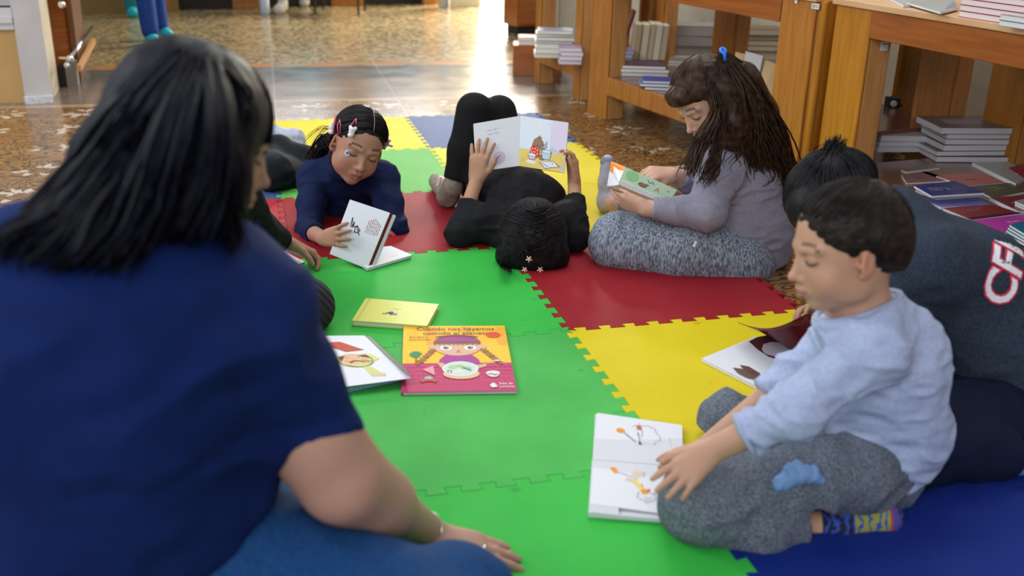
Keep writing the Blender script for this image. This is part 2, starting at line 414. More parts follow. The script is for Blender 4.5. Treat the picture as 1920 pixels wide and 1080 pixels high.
# ------------------------------------------------------------ interlocking foam mats
def foam(name, col, var=.06):
    m, nt, b = new_mat(name); L = nt.links; tc = N(nt, 'ShaderNodeTexCoord')
    n = N(nt, 'ShaderNodeTexNoise'); n.inputs['Scale'].default_value = 5; n.inputs['Detail'].default_value = 5; L.new(tc.outputs['Object'], n.inputs['Vector'])
    r = N(nt, 'ShaderNodeValToRGB'); r.color_ramp.elements[0].position = .3; r.color_ramp.elements[1].position = .7
    r.color_ramp.elements[0].color = tuple(x*(1-var) for x in col)+(1,); r.color_ramp.elements[1].color = tuple(min(1, x*(1+var)+.01) for x in col)+(1,)
    L.new(n.outputs[0], r.inputs[0])
    n2 = N(nt, 'ShaderNodeTexNoise'); n2.inputs['Scale'].default_value = 16; n2.inputs['Detail'].default_value = 2; L.new(tc.outputs['Object'], n2.inputs['Vector'])
    r2 = N(nt, 'ShaderNodeValToRGB'); r2.color_ramp.elements[0].position = .24; r2.color_ramp.elements[1].position = .31
    r2.color_ramp.elements[0].color = (.55, .55, .5, 1); r2.color_ramp.elements[1].color = (1, 1, 1, 1); L.new(n2.outputs[0], r2.inputs[0])
    mx = N(nt, 'ShaderNodeMix', data_type='RGBA', blend_type='MULTIPLY'); mx.inputs[0].default_value = .8
    L.new(r.outputs[0], mx.inputs[6]); L.new(r2.outputs[0], mx.inputs[7]); L.new(mx.outputs[2], b.inputs['Base Color'])
    b.inputs['Roughness'].default_value = .62; b.inputs['Specular IOR Level'].default_value = .14
    w = N(nt, 'ShaderNodeTexWave'); w.inputs['Scale'].default_value = 75; w.inputs['Distortion'].default_value = 1.0; w.bands_direction = 'DIAGONAL'
    L.new(tc.outputs['Object'], w.inputs['Vector'])
    w2 = N(nt, 'ShaderNodeTexWave'); w2.inputs['Scale'].default_value = 90; w2.bands_direction = 'X'; L.new(tc.outputs['Object'], w2.inputs['Vector'])
    ad = N(nt, 'ShaderNodeMath', operation='ADD'); L.new(w.outputs[1], ad.inputs[0]); L.new(w2.outputs[1], ad.inputs[1])
    bp = N(nt, 'ShaderNodeBump'); bp.inputs['Strength'].default_value = .22; bp.inputs['Distance'].default_value = .0012
    L.new(ad.outputs[0], bp.inputs['Height']); L.new(bp.outputs[0], b.inputs['Normal'])
    return m
FOAM = {'green': foam('green foam', (.035, .46, .055)), 'yellow': foam('yellow foam', (.70, .56, .004)),
        'red': foam('red foam', (.30, .008, .016)), 'blue': foam('blue foam', (.004, .022, .21)),
        'red_worn': foam('faded red foam', (.42, .035, .04)), 'blue_grey': foam('greyish blue foam', (.045, .095, .25)),
        'green_l': foam('lighter green foam', (.10, .42, .07)), 'green_w': foam('worn green foam', (.06, .44, .075), .12)}
T0 = .97*np.array([-1.13638429, 4.5918322]); TS = .62
def grid_pt(i, j): return np.array([T0[0]+TS*(math.cos(.26071131)*i+math.sin(.26071131)*j), T0[1]+TS*(math.sin(.26071131)*i-math.cos(.26071131)*j)])
def edge_line(p, q, sgn):
    """wavy joint from grid point p to q (offset side given by sgn)"""
    d = q-p; n = np.array([-d[1], d[0]])/np.linalg.norm(d); out = [p]; K = 10
    for k in range(K):
        for t, off in ((.22, -1), (.16, 1), (.66, 1), (.60, -1)):
            u = (k+t+.09)/K
            out.append(p+d*u+n*off*.0095*sgn)
    return out
def mat_tile(i, j, colour, label):
    P = [grid_pt(i, j), grid_pt(i+1, j), grid_pt(i+1, j+1), grid_pt(i, j+1)]
    top = edge_line(P[0], P[1], 1); right = edge_line(P[1], P[2], -1)
    bot = edge_line(P[3], P[2], 1); left = edge_line(P[0], P[3], -1)
    pts = top+right+[P[2]]+bot[1:][::-1]+[P[3]]+left[1:][::-1]
    c = sum(P)/4; pts = np.array(pts); n = len(pts)
    if np.sum(pts[:, 0]*np.roll(pts[:, 1], -1)-pts[:, 1]*np.roll(pts[:, 0], -1)) < 0: pts = pts[::-1]
    d = np.roll(pts, -1, 0)-np.roll(pts, 1, 0); nn = np.stack([-d[:, 1], d[:, 0]], 1); nn /= np.linalg.norm(nn, axis=1)[:, None]+1e-9
    V = [(x, y, FZ) for x, y in pts+nn*.0003]+[(x, y, -.0015) for x, y in pts+nn*.0003]+[(x, y, 0.0) for x, y in pts+nn*.0016]
    F = [tuple(range(n))[::-1], tuple(range(2*n, 3*n))]
    for k in range(n):
        k2 = (k+1) % n; F += [(k, k2, n+k2, n+k), (n+k, n+k2, 2*n+k2, 2*n+k)]
    o = mesh_obj('foam_mat_tile', V, F, FOAM[colour], loc=(c[0], c[1], FZ))
    return set_props(o, label, 'floor mat', 'interlocking foam floor mats')
for a_ in [
    (0, 0, 'yellow', 'yellow foam mat tile in the far row, behind the girl reading on her stomach'),
    (1, 0, 'blue_grey', 'greyish blue foam mat tile in the far row, behind the raised black knees'),
    (-1, 1, 'blue_grey', 'blue foam mat tile beside the seated woman\'s face, under the prone girl\'s legs'),
    (0, 1, 'green_l', 'pale green foam mat tile between the prone girl and the lying girl\'s sock'),
    (1, 1, 'yellow', 'farther yellow foam mat tile reaching the tiled floor right of the board book'),
    (-1, 2, 'red_worn', 'faded red foam mat tile at the left, beside the black sleeve'),
    (0, 2, 'red', 'red foam mat tile under the elbows of the prone girl'),
    (1, 2, 'yellow', 'yellow foam mat tile between the lying girl\'s arm and the white sock'),
    (-1, 3, 'green', 'green foam mat tile mostly hidden behind the woman\'s shoulder'),
    (0, 3, 'green', 'green foam mat tile under the small yellow book'),
    (1, 3, 'red', 'dark red foam mat tile in front of the cross-legged girl in grey'),
    (0, 4, 'green_w', 'green foam mat tile under the orange and pink picture book'),
    (1, 4, 'yellow', 'nearest yellow foam mat tile, with the open book on brown pages'),
    (0, 5, 'green', 'nearest green foam mat tile under the woman\'s hand'),
    (1, 5, 'blue', 'deep blue foam mat tile under the kneeling boy\'s foot')]:
    mat_tile(*a_)

# ------------------------------------------------------------ drawing on pages and covers
INKS = {}
def ink(rgb):
    k = tuple(rgb)
    if k not in INKS: INKS[k] = mat('print_%02d_%02d_%02d' % tuple(int(99*x) for x in k), k, .55, .22)
    return INKS[k]
class Art:
    """draws flat shapes in page coordinates (u right, v up, both 0..1; aspect = width / height) through a map M(u, v, h)"""
    def __init__(s, mb, M, asp=1.0, base=.0005): s.mb = mb; s.M = M; s.l = base; s.asp = asp
    def poly(s, pts, c, lift=True):
        s.l += .000008 if lift else 0; V = [s.M(u, v, s.l) for u, v in pts]
        V = np.array(V); n = np.zeros(3)
        for i in range(len(V)): n += np.cross(V[i], V[(i+1) % len(V)])
        up = np.array(s.M(.5, .5, 1.0))-np.array(s.M(.5, .5, 0)); f = tuple(range(len(V)))
        s.mb.add(V, [f if n@up > 0 else f[::-1]], ink(c)); return s
    def rect(s, u0, v0, u1, v1, c): return s.poly([(u0, v0), (u1, v0), (u1, v1), (u0, v1)], c)
    def ell(s, u, v, ru, rv, c, n=20, rot=0, a0=0, a1=360):
        P = []
        for k in range(n):
            t = math.radians(a0+(a1-a0)*k/(n if a1-a0 == 360 else n-1)); x, y = ru*math.cos(t)*s.asp, rv*math.sin(t); q = math.radians(rot)
            P.append((u+(x*math.cos(q)-y*math.sin(q))/s.asp, v+x*math.sin(q)+y*math.cos(q)))
        return s.poly(P, c)
    def line(s, pts, w, c):
        s.l += .000008
        for (a, b), (a2, b2) in zip(pts[:-1], pts[1:]):
            dx, dy = (a2-a)*s.asp, b2-b; L = math.hypot(dx, dy)+1e-9; nx, ny = -dy/L*w/s.asp, dx/L*w; ex, ey = dx/L*w*.5/s.asp, dy/L*w*.5
            s.poly([(a+nx-ex, b+ny-ey), (a2+nx+ex, b2+ny+ey), (a2-nx+ex, b2-ny+ey), (a-nx-ex, b-ny-ey)], c, False)
        return s
    def curve(s, fn, n, w, c): return s.line([fn(k/n) for k in range(n+1)], w, c)
    def text(s, txt, u, v, size, c, width=None, rot=0, align='LEFT'):
        cu = bpy.data.curves.new('lettering', 'FONT'); cu.body = txt; cu.size = 1.0; cu.resolution_u = 3
        t = bpy.data.objects.new('lettering', cu); COL.objects.link(t); bpy.context.view_layer.update()
        me = t.to_mesh(); P = [tuple(q.co) for q in me.vertices]; F = [tuple(p.vertices) for p in me.polygons]; t.to_mesh_clear()
        bpy.data.objects.remove(t); bpy.data.curves.remove(cu)
        if not P: return s
        x0 = min(p[0] for p in P); x1 = max(p[0] for p in P); k = size
        kx = k if width is None else width*s.asp/(x1-x0)
        s.l += .000012; V = []; q = math.radians(rot)
        for p in P:
            x = (p[0]-x0)*kx; y = p[1]*k
            if align == 'CENTER': x -= (x1-x0)*kx/2
            V.append(s.M(u+(x*math.cos(q)-y*math.sin(q))/s.asp, v+x*math.sin(q)+y*math.cos(q), s.l))
        s.mb.add(V, F, ink(c)); return s
    def scribble(s, u, v, w, n, dv, c, h=.006, rot=0, seed=0):
        """rows of small print drawn as short word-length dashes"""
        rn = random.Random(seed); q = math.radians(rot)
        def tr(x, y): return (u+(x*s.asp*math.cos(q)-y*math.sin(q))/s.asp, v+x*s.asp*math.sin(q)+y*math.cos(q))
        for i in range(n):
            x = 0; end = w*(1 if i < n-1 else .6)
            while x < end:
                l = rn.uniform(.03, .09)*1.2; l = min(l, end-x)
                s.poly([tr(x, -i*dv), tr(x+l, -i*dv), tr(x+l, -i*dv+h), tr(x, -i*dv+h)], c, False); x += l+.02
        return s
def bilin(TL, TR, BR, BL):
    TL, TR, BR, BL = map(lambda q: np.array(q, float), (TL, TR, BR, BL))
    n = nrm(np.cross(TR-BL, TL-BR)); 
    if n[2] < 0 and abs(n[2]) > .05: n = -n
    def M(u, v, h=0): return (BL*(1-u)*(1-v)+BR*u*(1-v)+TR*u*v+TL*(1-u)*v)+n*h
    return M, n
def book_flat(name, quad, th, cover, label, cat='book', group=None, z=0.0, spine='L', paper=(.72, .72, .70), art=None, hard=True):
    """closed book lying flat; quad = four pixel corners (TL, TR, BR, BL) of its cover top"""
    Q = [Zp(x, y, z+th) for x, y in quad]; c = sum(Q)/4
    root = empty(name, (c[0], c[1], z), label, cat, group)
    M, n = bilin(*Q); n = np.array([0, 0, 1.])
    ct = .0022 if hard else .0006; e = .012 if hard else 0.002
    def ringbox(mb, u0, v0, u1, v1, z0, z1, m):
        P = [np.array(M(u, v, 0)) for u, v in ((u0, v0), (u1, v0), (u1, v1), (u0, v1))]
        mb.hexa([(p[0], p[1], z0) for p in P], [(p[0], p[1], z1) for p in P], m)
    k = MB(); mc = cover if not isinstance(cover, tuple) else mat('cover_%02d_%02d_%02d' % tuple(int(99*x) for x in cover), cover, .38, .45, coat=.2)
    ringbox(k, 0, 0, 1, 1, z+th-ct, z+th, mc); ringbox(k, 0, 0, 1, 1, z, z+ct, mc)
    if spine == 'L': ringbox(k, -.004, 0, .012, 1, z+ct*.2, z+th-ct*.2, mc)
    elif spine == 'T': ringbox(k, 0, .985, 1, 1.003, z+ct*.2, z+th-ct*.2, mc)
    elif spine == 'R': ringbox(k, .988, 0, 1.004, 1, z+ct*.2, z+th-ct*.2, mc)
    if art:
        w = np.linalg.norm(Q[1]-Q[0]); h = np.linalg.norm(Q[0]-Q[3])
        art(Art(k, lambda u, v, hh: np.array(M(u, v, 0))+n*hh, w/h))
    k.build('cover', root)
    p = MB(); ringbox(p, e if spine != 'L' else .01, e, 1-e, 1-e, z+ct, z+th-ct, mat('paper_%02d' % int(99*paper[0]), paper, .8))
    p.build('page_block', root)
    return root
# ------------------------------------------------------------ display tables on the right
def table(A, u, L, D, ztop, zap, zsh, post_w, post_d, label, name='display_table', back=True, wood=M_wood, side=M_wood_l):
    A = np.array([A[0], A[1], FZ]); u = nrm(list(u)+[0]); n = np.array([-u[1], u[0], 0]); up = np.array([0, 0, 1.])
    root = empty(name, A+u*L/2+n*D/2, label, 'display table')
    def ob(uu, dd, zz, lu, ld, lz, m, nm, w=.003):
        k = MB(); k.obox(A+u*uu+n*dd+up*(zz-FZ), u*lu, n*ld, up*lz, m); return bevel(k.build(nm, root), w)
    for uu in (0, L-post_w):
        for dd in (0, D-post_d):
            k = MB(); k.obox(A+u*uu+n*dd, u*post_w, n*.012, up*(zap+.09-FZ), wood); k.obox(A+u*uu+n*(dd+.012), u*post_w, n*(post_d-.012), up*(zap+.09-FZ), side)
            bevel(k.build('leg', root), .004)
    ob(post_w, -.004, zap, L-2*post_w, .03, ztop-zap-.02, M_wood_h, 'apron'); ob(post_w, D-.03, zap, L-2*post_w, .03, ztop-zap-.02, M_wood_h, 'apron')
    ob(-.01, -.012, ztop-.02, L+.02, D+.02, .02, M_wood_top, 'tabletop')
    ob(.012, .014, zsh-.02, L-.024, D-.02, .02, M_shelf, 'shelf')
    ob(post_w*.98, -.003, zsh-.082, L-1.96*post_w, .025, .080, M_wood, 'shelf_apron')
    for dd in (post_d, D-post_d-.05): ob(0.02, dd, zap+.02, .03, D-2*post_d if dd == post_d else .05, .05, wood, 'side_rail')
    return A, u, n
TA, TU, TN = table((.342, 4.851), (.426, -.905), 1.515, .78, .672, .567, .187, .175, .092, 'brown display table with book piles behind the girl in grey')
NA, NU, NN = table((1.035, 3.415), (.363, -.93), 1.95, .80, .672, .567, .110, .175, .092, 'nearest display table at the right edge, behind the boys', wood=M_wood_y)
FA, FU, FN = table((.095, 5.665), (.386, -.922), .565, .55, .672, .567, .187, .07, .09, 'short display table beyond, with pale book piles on its low shelf')
# extra rail and bead between the two nearer tables
k = MB(); P0 = TA+TU*1.522+TN*.01; k.obox(P0, TU*.035, TN*.06, (0, 0, .67), M_wood_y); k.tube([P0+TU*.03-TN*.004+np.array([0, 0, .002]), P0+TU*.03-TN*.004+np.array([0, 0, .665])], .012, M_wood_y, 10)
o = k.build('corner_bead', loc=P0); set_props(o, 'rounded wooden corner strip standing between the two nearer tables', 'wood strip')
# a further wooden cabinet end by the doorway
def cabinet(name, A, u, w, d, h, m, label, toe=.06):
    A = np.array([A[0], A[1], FZ]); u = nrm(list(u)+[0]); n = np.array([-u[1], u[0], 0]); up = np.array([0, 0, 1.])
    root = empty(name, A+u*w/2+n*d/2, label, 'cabinet')
    k = MB(); k.obox(A+up*toe, u*w, n*d, up*(h-toe), m); bevel(k.build('carcass', root), .004)
    k = MB(); k.obox(A+u*.02+n*.03, u*(w-.04), n*(d-.06), up*toe, M_dark); k.build('plinth', root)
    k = MB()
    nd = max(1, round(w/.45))
    for i in range(nd):
        k = MB(); k.obox(A+u*(w*i/nd+.012)-n*.014+up*(toe+.02), u*(w/nd-.024), n*.014, up*(h-toe-.04), m); bevel(k.build('door', root), .003)
    return root
cabinet('wooden_cabinet', Zp(969, 66, FZ)[:2], (.87, .48), .26, .22, .75, M_wood_h, 'reddish wooden cabinet standing beside the bright doorway')
P1 = Zp(1000, 60, FZ)
# back wooden uprights behind the tables
def upright(base, wd, dp, h, m, label, u=TU, z0=FZ, bead=True):
    b = np.array([base[0], base[1], z0]); root = empty('bookcase_side', b, label, 'bookcase side'); n = np.array([-u[1], u[0], 0])
    k = MB(); k.obox(b, u*wd, n*dp, (0, 0, h), m); bevel(k.build('panel', root), .004)
    for q in (0, wd-.02): k = MB(); k.obox(b+u*q-n*.012, u*.02, n*.012, (0, 0, h), M_wood); k.build('edging', root)
M_wood_b = mat('dark brown panel wood', (.19, .072, .012), .4, stretch=(6, 6, .6), nscale=9, color2=(.25, .105, .02), bump=.1)  # darker brown wood tone with grain
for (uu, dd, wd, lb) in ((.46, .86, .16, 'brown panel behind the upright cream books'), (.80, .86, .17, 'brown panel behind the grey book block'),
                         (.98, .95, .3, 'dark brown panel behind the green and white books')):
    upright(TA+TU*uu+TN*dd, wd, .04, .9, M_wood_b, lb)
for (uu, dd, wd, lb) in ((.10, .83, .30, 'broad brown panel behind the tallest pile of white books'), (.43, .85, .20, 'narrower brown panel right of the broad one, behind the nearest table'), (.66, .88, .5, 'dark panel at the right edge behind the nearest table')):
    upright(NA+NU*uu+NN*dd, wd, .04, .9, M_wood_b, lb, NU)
# pale pipe and radiator case seen through the near table
pr = NA+NU*(-.05)+NN*1.0
k = MB(); k.tube([pr+np.array([0, 0, .0]), pr+np.array([0, 0, 1.2])], .022, M_white, 12)
k.tube([pr+np.array([0, 0, .46]), pr+np.array([0, 0, .50])], .034, M_white, 12)
o = k.build('wall_pipe', loc=pr, smooth=True); set_props(o, 'pale vertical pipe on the wall behind the nearest table', 'pipe')
# small white shelf labels stuck on the wood
def tag_label(c, u, n, w, h, label, qr=False):
    c = np.array(c); n = nrm(n); root_m = mat('white sticker', (.78, .77, .8), .4)
    k = MB(); k.obox(c-u*w/2+n*.001, u*w, n*.0012, np.array([0, 0, h]), root_m)
    o_ = c-u*w/2+n*.0024
    M = lambda a, b, hh: o_+u*w*a+np.array([0, 0, h])*b+n*hh
    A_ = Art(k, M, w/h)
    if qr: A_.ell(.28, .5, .16, .3, (.08, .08, .08)); A_.ell(.28, .5, .1, .19, (.75, .75, .78)); A_.line([(.5, .3), (.9, .3)], .03, (.1, .1, .1)); A_.line([(.5, .5), (.9, .5)], .03, (.1, .1, .1)); A_.line([(.5, .7), (.9, .7)], .03, (.1, .1, .1)); A_.line([(.16, .4), (.4, .6)], .03, (.1, .1, .1))
    else: A_.line([(.15, .72), (.85, .74)], .05, (.15, .15, .18)); A_.line([(.15, .35), (.6, .36)], .02, (.6, .6, .6))
    o = k.build('sticker_label', loc=c); return set_props(o, label, 'label')

def plane_hit(px, py, A, u):
    d = ray(px, py); n = np.array([-u[1], u[0], 0]); t = ((A-O_)@n)/(d@n); return O_+d*t
c = plane_hit(1529, 17, TA-TN*.003, TU); tag_label(c, TU, -TN, .036, .018, 'white sticker with a round emblem on the corner post of the table behind the girl', True)
c = plane_hit(1493, 6, TA-TN*.003, TU); tag_label(c, TU, -TN, .014, .012, 'torn scrap of white sticker left on the same corner post')
c = NA+NU*.176+NN*.05; d = ray(1656, 95); t = ((c-O_)@NU)/(d@NU); c = O_+d*t; tag_label(c, NN, NU, .028, .028, 'small square white label on the nearest table\'s post, under the apron')

# ------------------------------------------------------------ books on the tables
P_W, P_C, P_G, P_P = (.70, .70, .74), (.72, .68, .56), (.40, .37, .34), (.76, .70, .66)
def book_box(base, ux, w, d, th, cover, paper, label, group=None, name='book', marks=None, soft=True, jit=0):
    """lying book: base corner at bottom, ux direction of width w, depth d behind it (90 degrees left of ux)"""
    ux = nrm(ux); uy = np.array([-ux[1], ux[0], 0]); c = base+ux*w/2+uy*d/2
    root = empty(name, c, label, 'book', group)
    mc = mat('cover_%02d_%02d_%02d' % tuple(int(99*x) for x in cover), cover, .38, .45, coat=.2); ct = min(.0012, th*.15) if soft else .0022
    mp = mat('paper_%02d_%02d' % (int(99*paper[0]), int(99*paper[2])), paper, .8)
    up = np.array([0, 0, 1.]); e = .001 if soft else .004
    k = MB(); k.obox(base, ux*w, uy*d, up*ct, mc); k.obox(base+up*(th-ct), ux*w, uy*d, up*ct, mc); k.obox(base+uy*(d-.002), ux*w, uy*.002, up*th, mc)
    if marks: marks(Art(k, lambda a, b, h: base+up*(th+h)+ux*w*a+uy*d*b, w/d))
    k.build('cover', root)
    k = MB(); k.obox(base+ux*e+uy*e+up*ct, ux*(w-2*e), uy*(d-e-.002), up*(th-2*ct), mp); k.build('page_block', root)
    return root
def stack(front_px, z, ux, n, w, d, th, covers, papers, labels, group, offs=None, marks=None, seed=1, soft=True):
    """pile: front_px is the pixel of the near-left bottom corner on the surface z"""
    b = Zp(front_px[0], front_px[1], z+.0005); rn = random.Random(seed); zz = 0
    for i in range(n):
        t = th[i] if hasattr(th, '__len__') else th; of = offs[i] if offs else (rn.uniform(-.006, .006), rn.uniform(-.006, .006))
        a = rn.uniform(-.04, .04); v = nrm([ux[0]*math.cos(a)-ux[1]*math.sin(a), ux[0]*math.sin(a)+ux[1]*math.cos(a), 0])
        ww = w[i] if hasattr(w, '__len__') else w; dd = d[i] if hasattr(d, '__len__') else d
        uy = np.array([-v[1], v[0], 0])
        book_box(b+v*of[0]+uy*of[1]+np.array([0, 0, zz]), v, ww, dd, t, covers[i % len(covers)], papers[i % len(papers)],
                 labels(i, n) if callable(labels) else labels, group, marks=marks if i == n-1 else None, soft=soft)
        zz += t+.0006
def pos(i, n):
    if i == 0: return 'lowest'
    if i == n-1: return 'topmost'
    return {1: 'second from the bottom', 2: 'third from the bottom', 3: 'fourth from the bottom', 4: 'fifth from the bottom', 5: 'sixth from the bottom'}[i]
ZN = .1105
# pile of six white-edged books
stack((1755, 304), ZN, (1, .09), 6, .27, .20, [.020, .017, .022, .020, .018, .023], [(.06, .045, .06), (.1, .08, .1)], [P_W],
      lambda i, n: 'white-edged book in the tall pile under the nearest table, %s' % pos(i, n), 'pile of white-edged books under the nearest table',
      offs=[(0, 0), (0, .004), (.022, .004), (.026, .008), (.026, .004), (.0, .0)], marks=lambda a: (a.rect(.2, .25, .7, .75, (.22, .16, .19))))
stack((1648, 286), ZN, (1, .09), 3, .17, .22, [.022, .018, .02], [(.42, .40, .42)], [(.62, .61, .66)],
      lambda i, n: 'grey book in the low pile beside the post, %s' % pos(i, n), 'low pile of grey books beside the post')
stack((1640, 246), ZN, (1, .09), 2, .16, .20, [.035, .03], [(.42, .41, .43), (.20, .10, .14)], [(.55, .53, .5)],
      lambda i, n: ('grey' if i == 0 else 'wine-covered')+' book at the back left under the nearest table', 'books at the back left under the nearest table')
kx = Zp(1664, 205, .18)
k = MB(); k.obox(kx, (.05, 0, 0), (0, .05, 0), (0, 0, .045), M_dark); k.obox(kx+np.array([.04, -.004, .01]), (.02, 0, 0), (0, .03, 0), (0, 0, .012), M_dark); k.lathe(kx+np.array([.02, -.012, .024]), (0, 1, 0), [(0, .012), (.012, .013), (.014, .008)], mat('grey print', (.5, .5, .5)), 12)
o = bevel(k.build('black_case', loc=kx), .003); set_props(o, 'small black object on the back books under the nearest table', 'case')
# flat books spread over the near shelf
def lettering(col, rot=0, u=.3, v=.5, s=.12, n=1):
    return lambda a: [a.scribble(u, v-.16*i, .4, 1, .1, col, h=.05, rot=rot, seed=i) for i in range(n)]
SH = [
 ('book', [(1690, 318), (1748, 308), (1762, 314), (1700, 322)], .008, (.19, .19, .16), 'thin olive booklet nearest the wooden post on the low shelf', None, 0),
 ('book', [(1690, 327), (1735, 321), (1790, 338), (1700, 343)], .006, (.24, .11, .10), 'brown-red booklet with dark title behind the boy\'s hair', lettering((.05, .03, .03), -20), 0),
 ('book', [(1727, 322), (1790, 316), (1830, 331), (1768, 338)], .006, (.23, .15, .06), 'tan and olive patterned booklet behind the salmon red one', lettering((.4, .35, .1), 0), 0),
 ('book', [(1755, 330), (1835, 321), (1884, 342), (1812, 349)], .010, (.50, .14, .12), 'salmon red booklet with a dark diagonal title', lettering((.12, .03, .03), -25, .35, .5), 0),
 ('book', [(1815, 348), (1884, 342), (1960, 352), (1862, 371)], .008, (.085, .10, .07), 'dark olive booklet with gold lettering', lettering((.45, .35, .08), 10, .3, .6, n=2), 0),
 ('book', [(1823, 304), (1890, 303), (1935, 322), (1905, 344)], .014, (.36, .37, .35), 'grey and red book lying askew at the right edge of the low shelf', lambda a: (a.poly([(.45, 0), (1, 0), (1, .6), (.62, .55)], (.30, .03, .05)), a.ell(.5, .2, .03, .03, (.8, .8, .8))), 0),
 ('book', [(1856, 370), (1925, 366), (1990, 385), (1910, 396)], .012, (.22, .035, .06), 'wine red booklet at the right edge beside the dark red one', lettering((.5, .3, .2), 10, .2, .5), 0),
 ('book', [(1723, 371), (1830, 366), (1856, 383), (1765, 388)], .011, (.17, .17, .50), 'violet blue booklet under the deep blue booklets', None, 0),
 ('book', [(1768, 390), (1858, 382), (1915, 400), (1822, 412)], .010, (.24, .025, .035), 'dark red booklet with a dark lower edge on the low shelf', lambda a: (a.rect(0, 0, 1, .14, (.05, .02, .04)), a.scribble(.3, .6, .4, 1, .1, (.45, .2, .12), h=.03)), 0),
 ('book', [(1824, 413), (1925, 401), (1985, 420), (1885, 440)], .009, (.55, .05, .42), 'magenta booklet with pale title below the dark red one', lettering((.75, .45, .7), -5, .4, .6, n=2), 0),
]
for nm, q, th, cvr, lb, art, zo in SH:
    book_flat(nm, q, th, cvr, lb, 'book', 'booklets spread on the low shelf', z=ZN+zo, spine='N', paper=(.74, .74, .72), art=art, hard=False)
for i in range(3):
    q = [(1716+2*i, 352-4*i+4), (1786, 343-4*i), (1842+2*i, 365-4*i), (1756, 371-4*i)]
    if i == 2: q = [(1714, 348), (1790, 339), (1846, 361), (1747, 367)]
    book_flat('book', q, .008, (.012, .035, .20), 'deep blue booklet with gold title, %s of the blue pile' % ('lowest', 'middle', 'topmost')[i], 'book', 'pile of deep blue booklets', z=ZN+.0115+i*.0086, spine='N',
              paper=(.74, .74, .72), art=(lambda a: (a.scribble(.16, .62, .4, 2, .16, (.40, .33, .2), h=.05, rot=-12), a.ell(.52, .45, .012, .05, (.8, .8, .75), rot=30))) if i == 2 else None, hard=False)
for i in range(4):
    q = [(1884+3*i, 436-5*i), (1940+3*i, 424-5*i), (1990, 440-5*i), (1930+2*i, 462-5*i)]
    book_flat('book', q, .007, (.01, .16, .24), 'teal booklet at the right edge, %s of its pile' % pos(i, 4), 'book', 'pile of teal booklets at the right edge', z=ZN+.0096+i*.0076, spine='N', paper=(.74, .74, .72), hard=False)
for i in range(2):
    q = [(1903, 382-5*i), (1935, 374-5*i), (1975, 388-5*i), (1940, 398-5*i)]
    book_flat('book', q, .007, (.45, .42, .40), 'pale booklet at the right edge above the magenta one, %s of two' % ('lower', 'upper')[i], 'book', 'two pale booklets at the right edge', z=ZN+.0126+i*.008, spine='N', paper=(.74, .74, .72), hard=False)
# books on top of the nearest table
ZT = .6725
for i, (q, lb, c_) in enumerate([
    ([(1664, -6), (1742, -8), (1752, 4), (1694, 10)], 'thin grey booklet at the left end on top of the nearest table', (.42, .44, .45)),
    ([(1700, 4), (1790, -2), (1797, 14), (1764, 22)], 'thin grey-green booklet overlapping the other on top of the nearest table', (.38, .42, .42))]):
    book_flat('book', q, .007, c_, lb, 'book', 'thin booklets on top of the nearest table', z=ZT+i*.004, spine='N', paper=(.74, .74, .72), hard=False,
              art=(lambda a: a.poly([(.35, .1), (.95, .1), (.95, .75)], (.24, .24, .27))) if i else None)
for i in range(5):
    b = Zp(1797, 31, ZT)+np.array([0, 0, i*.0165]); 
    book_box(b, (.363, -.93, 0), .30 if i < 4 else .28, .20, .016, (.42, .06, .14), (.80, .70, .66), 'pink-striped book of the pile on the nearest tabletop, %s' % pos(i, 5), 'pile of pink-striped books on the nearest tabletop')
for i in range(2):
    b = Zp(1880, 48, ZT)-NN*.012+np.array([0, 0, i*.015]); b = b if False else Zp(1879, 47.5, ZT)+np.array([0, 0, i*.0145])
    book_box(b-np.array([.012, .004, 0]), (.363, -.93, 0), .22, .012, .014, (.30, .22, .42), (.70, .74, .66), 'pale green-edged book on the nearest tabletop, %s of the two' % ('lower', 'upper')[i], 'two pale books in front of the pink-striped pile')
# ---- table behind the girl in grey
ZM = .1875; ux = (1, .06, 0)
def sst(*a, **k): stack(*a, **k)
sst((1165, 143), ZM, (1, -.02), 3, [.22, .22, .20], .17, [.018, .016, .014], [(.16, .05, .12), (.12, .05, .09), (.10, .03, .08)], [(.80, .78, .72)],
    lambda i, n: 'wine-covered book on the shelf behind the girl, %s' % pos(i, n), 'pile of wine-covered books behind the girl',
    marks=lambda a: a.rect(.3, .2, .85, .8, (.24, .14, .30)))
for i in range(3):
    b = Zp(1196+8*i, 158+7*i, ZM+.0005); 
stack((1200, 166), ZM, (1, -.1), 3, [.20, .19, .17], .13, [.010, .011, .010], [(.05, .08, .22), (.14, .18, .3), (.02, .06, .42)], [(.78, .76, .68)],
      lambda i, n: 'blue-covered booklet in front of the wine-covered pile, %s' % pos(i, n), 'blue booklets before the wine-covered pile', offs=[(.02, -.02), (.0, -.005), (.012, .012)])
stack((1254, 124), ZM, (1, -.25), 2, .13, .12, [.014, .014], [(.30, .30, .27)], [(.78, .77, .68)], lambda i, n: 'cream-edged booklet beside the girl\'s forehead, %s of two' % ('lower', 'upper')[i], 'two cream booklets beside the girl\'s forehead')
stack((1170, 116), ZM, (1, .0), 3, .045, .15, [.018, .018, .016], [(.16, .13, .30)], [(.5, .5, .62)], lambda i, n: 'violet-edged book against the left post behind the girl, %s' % pos(i, n), 'violet-edged books against the post')
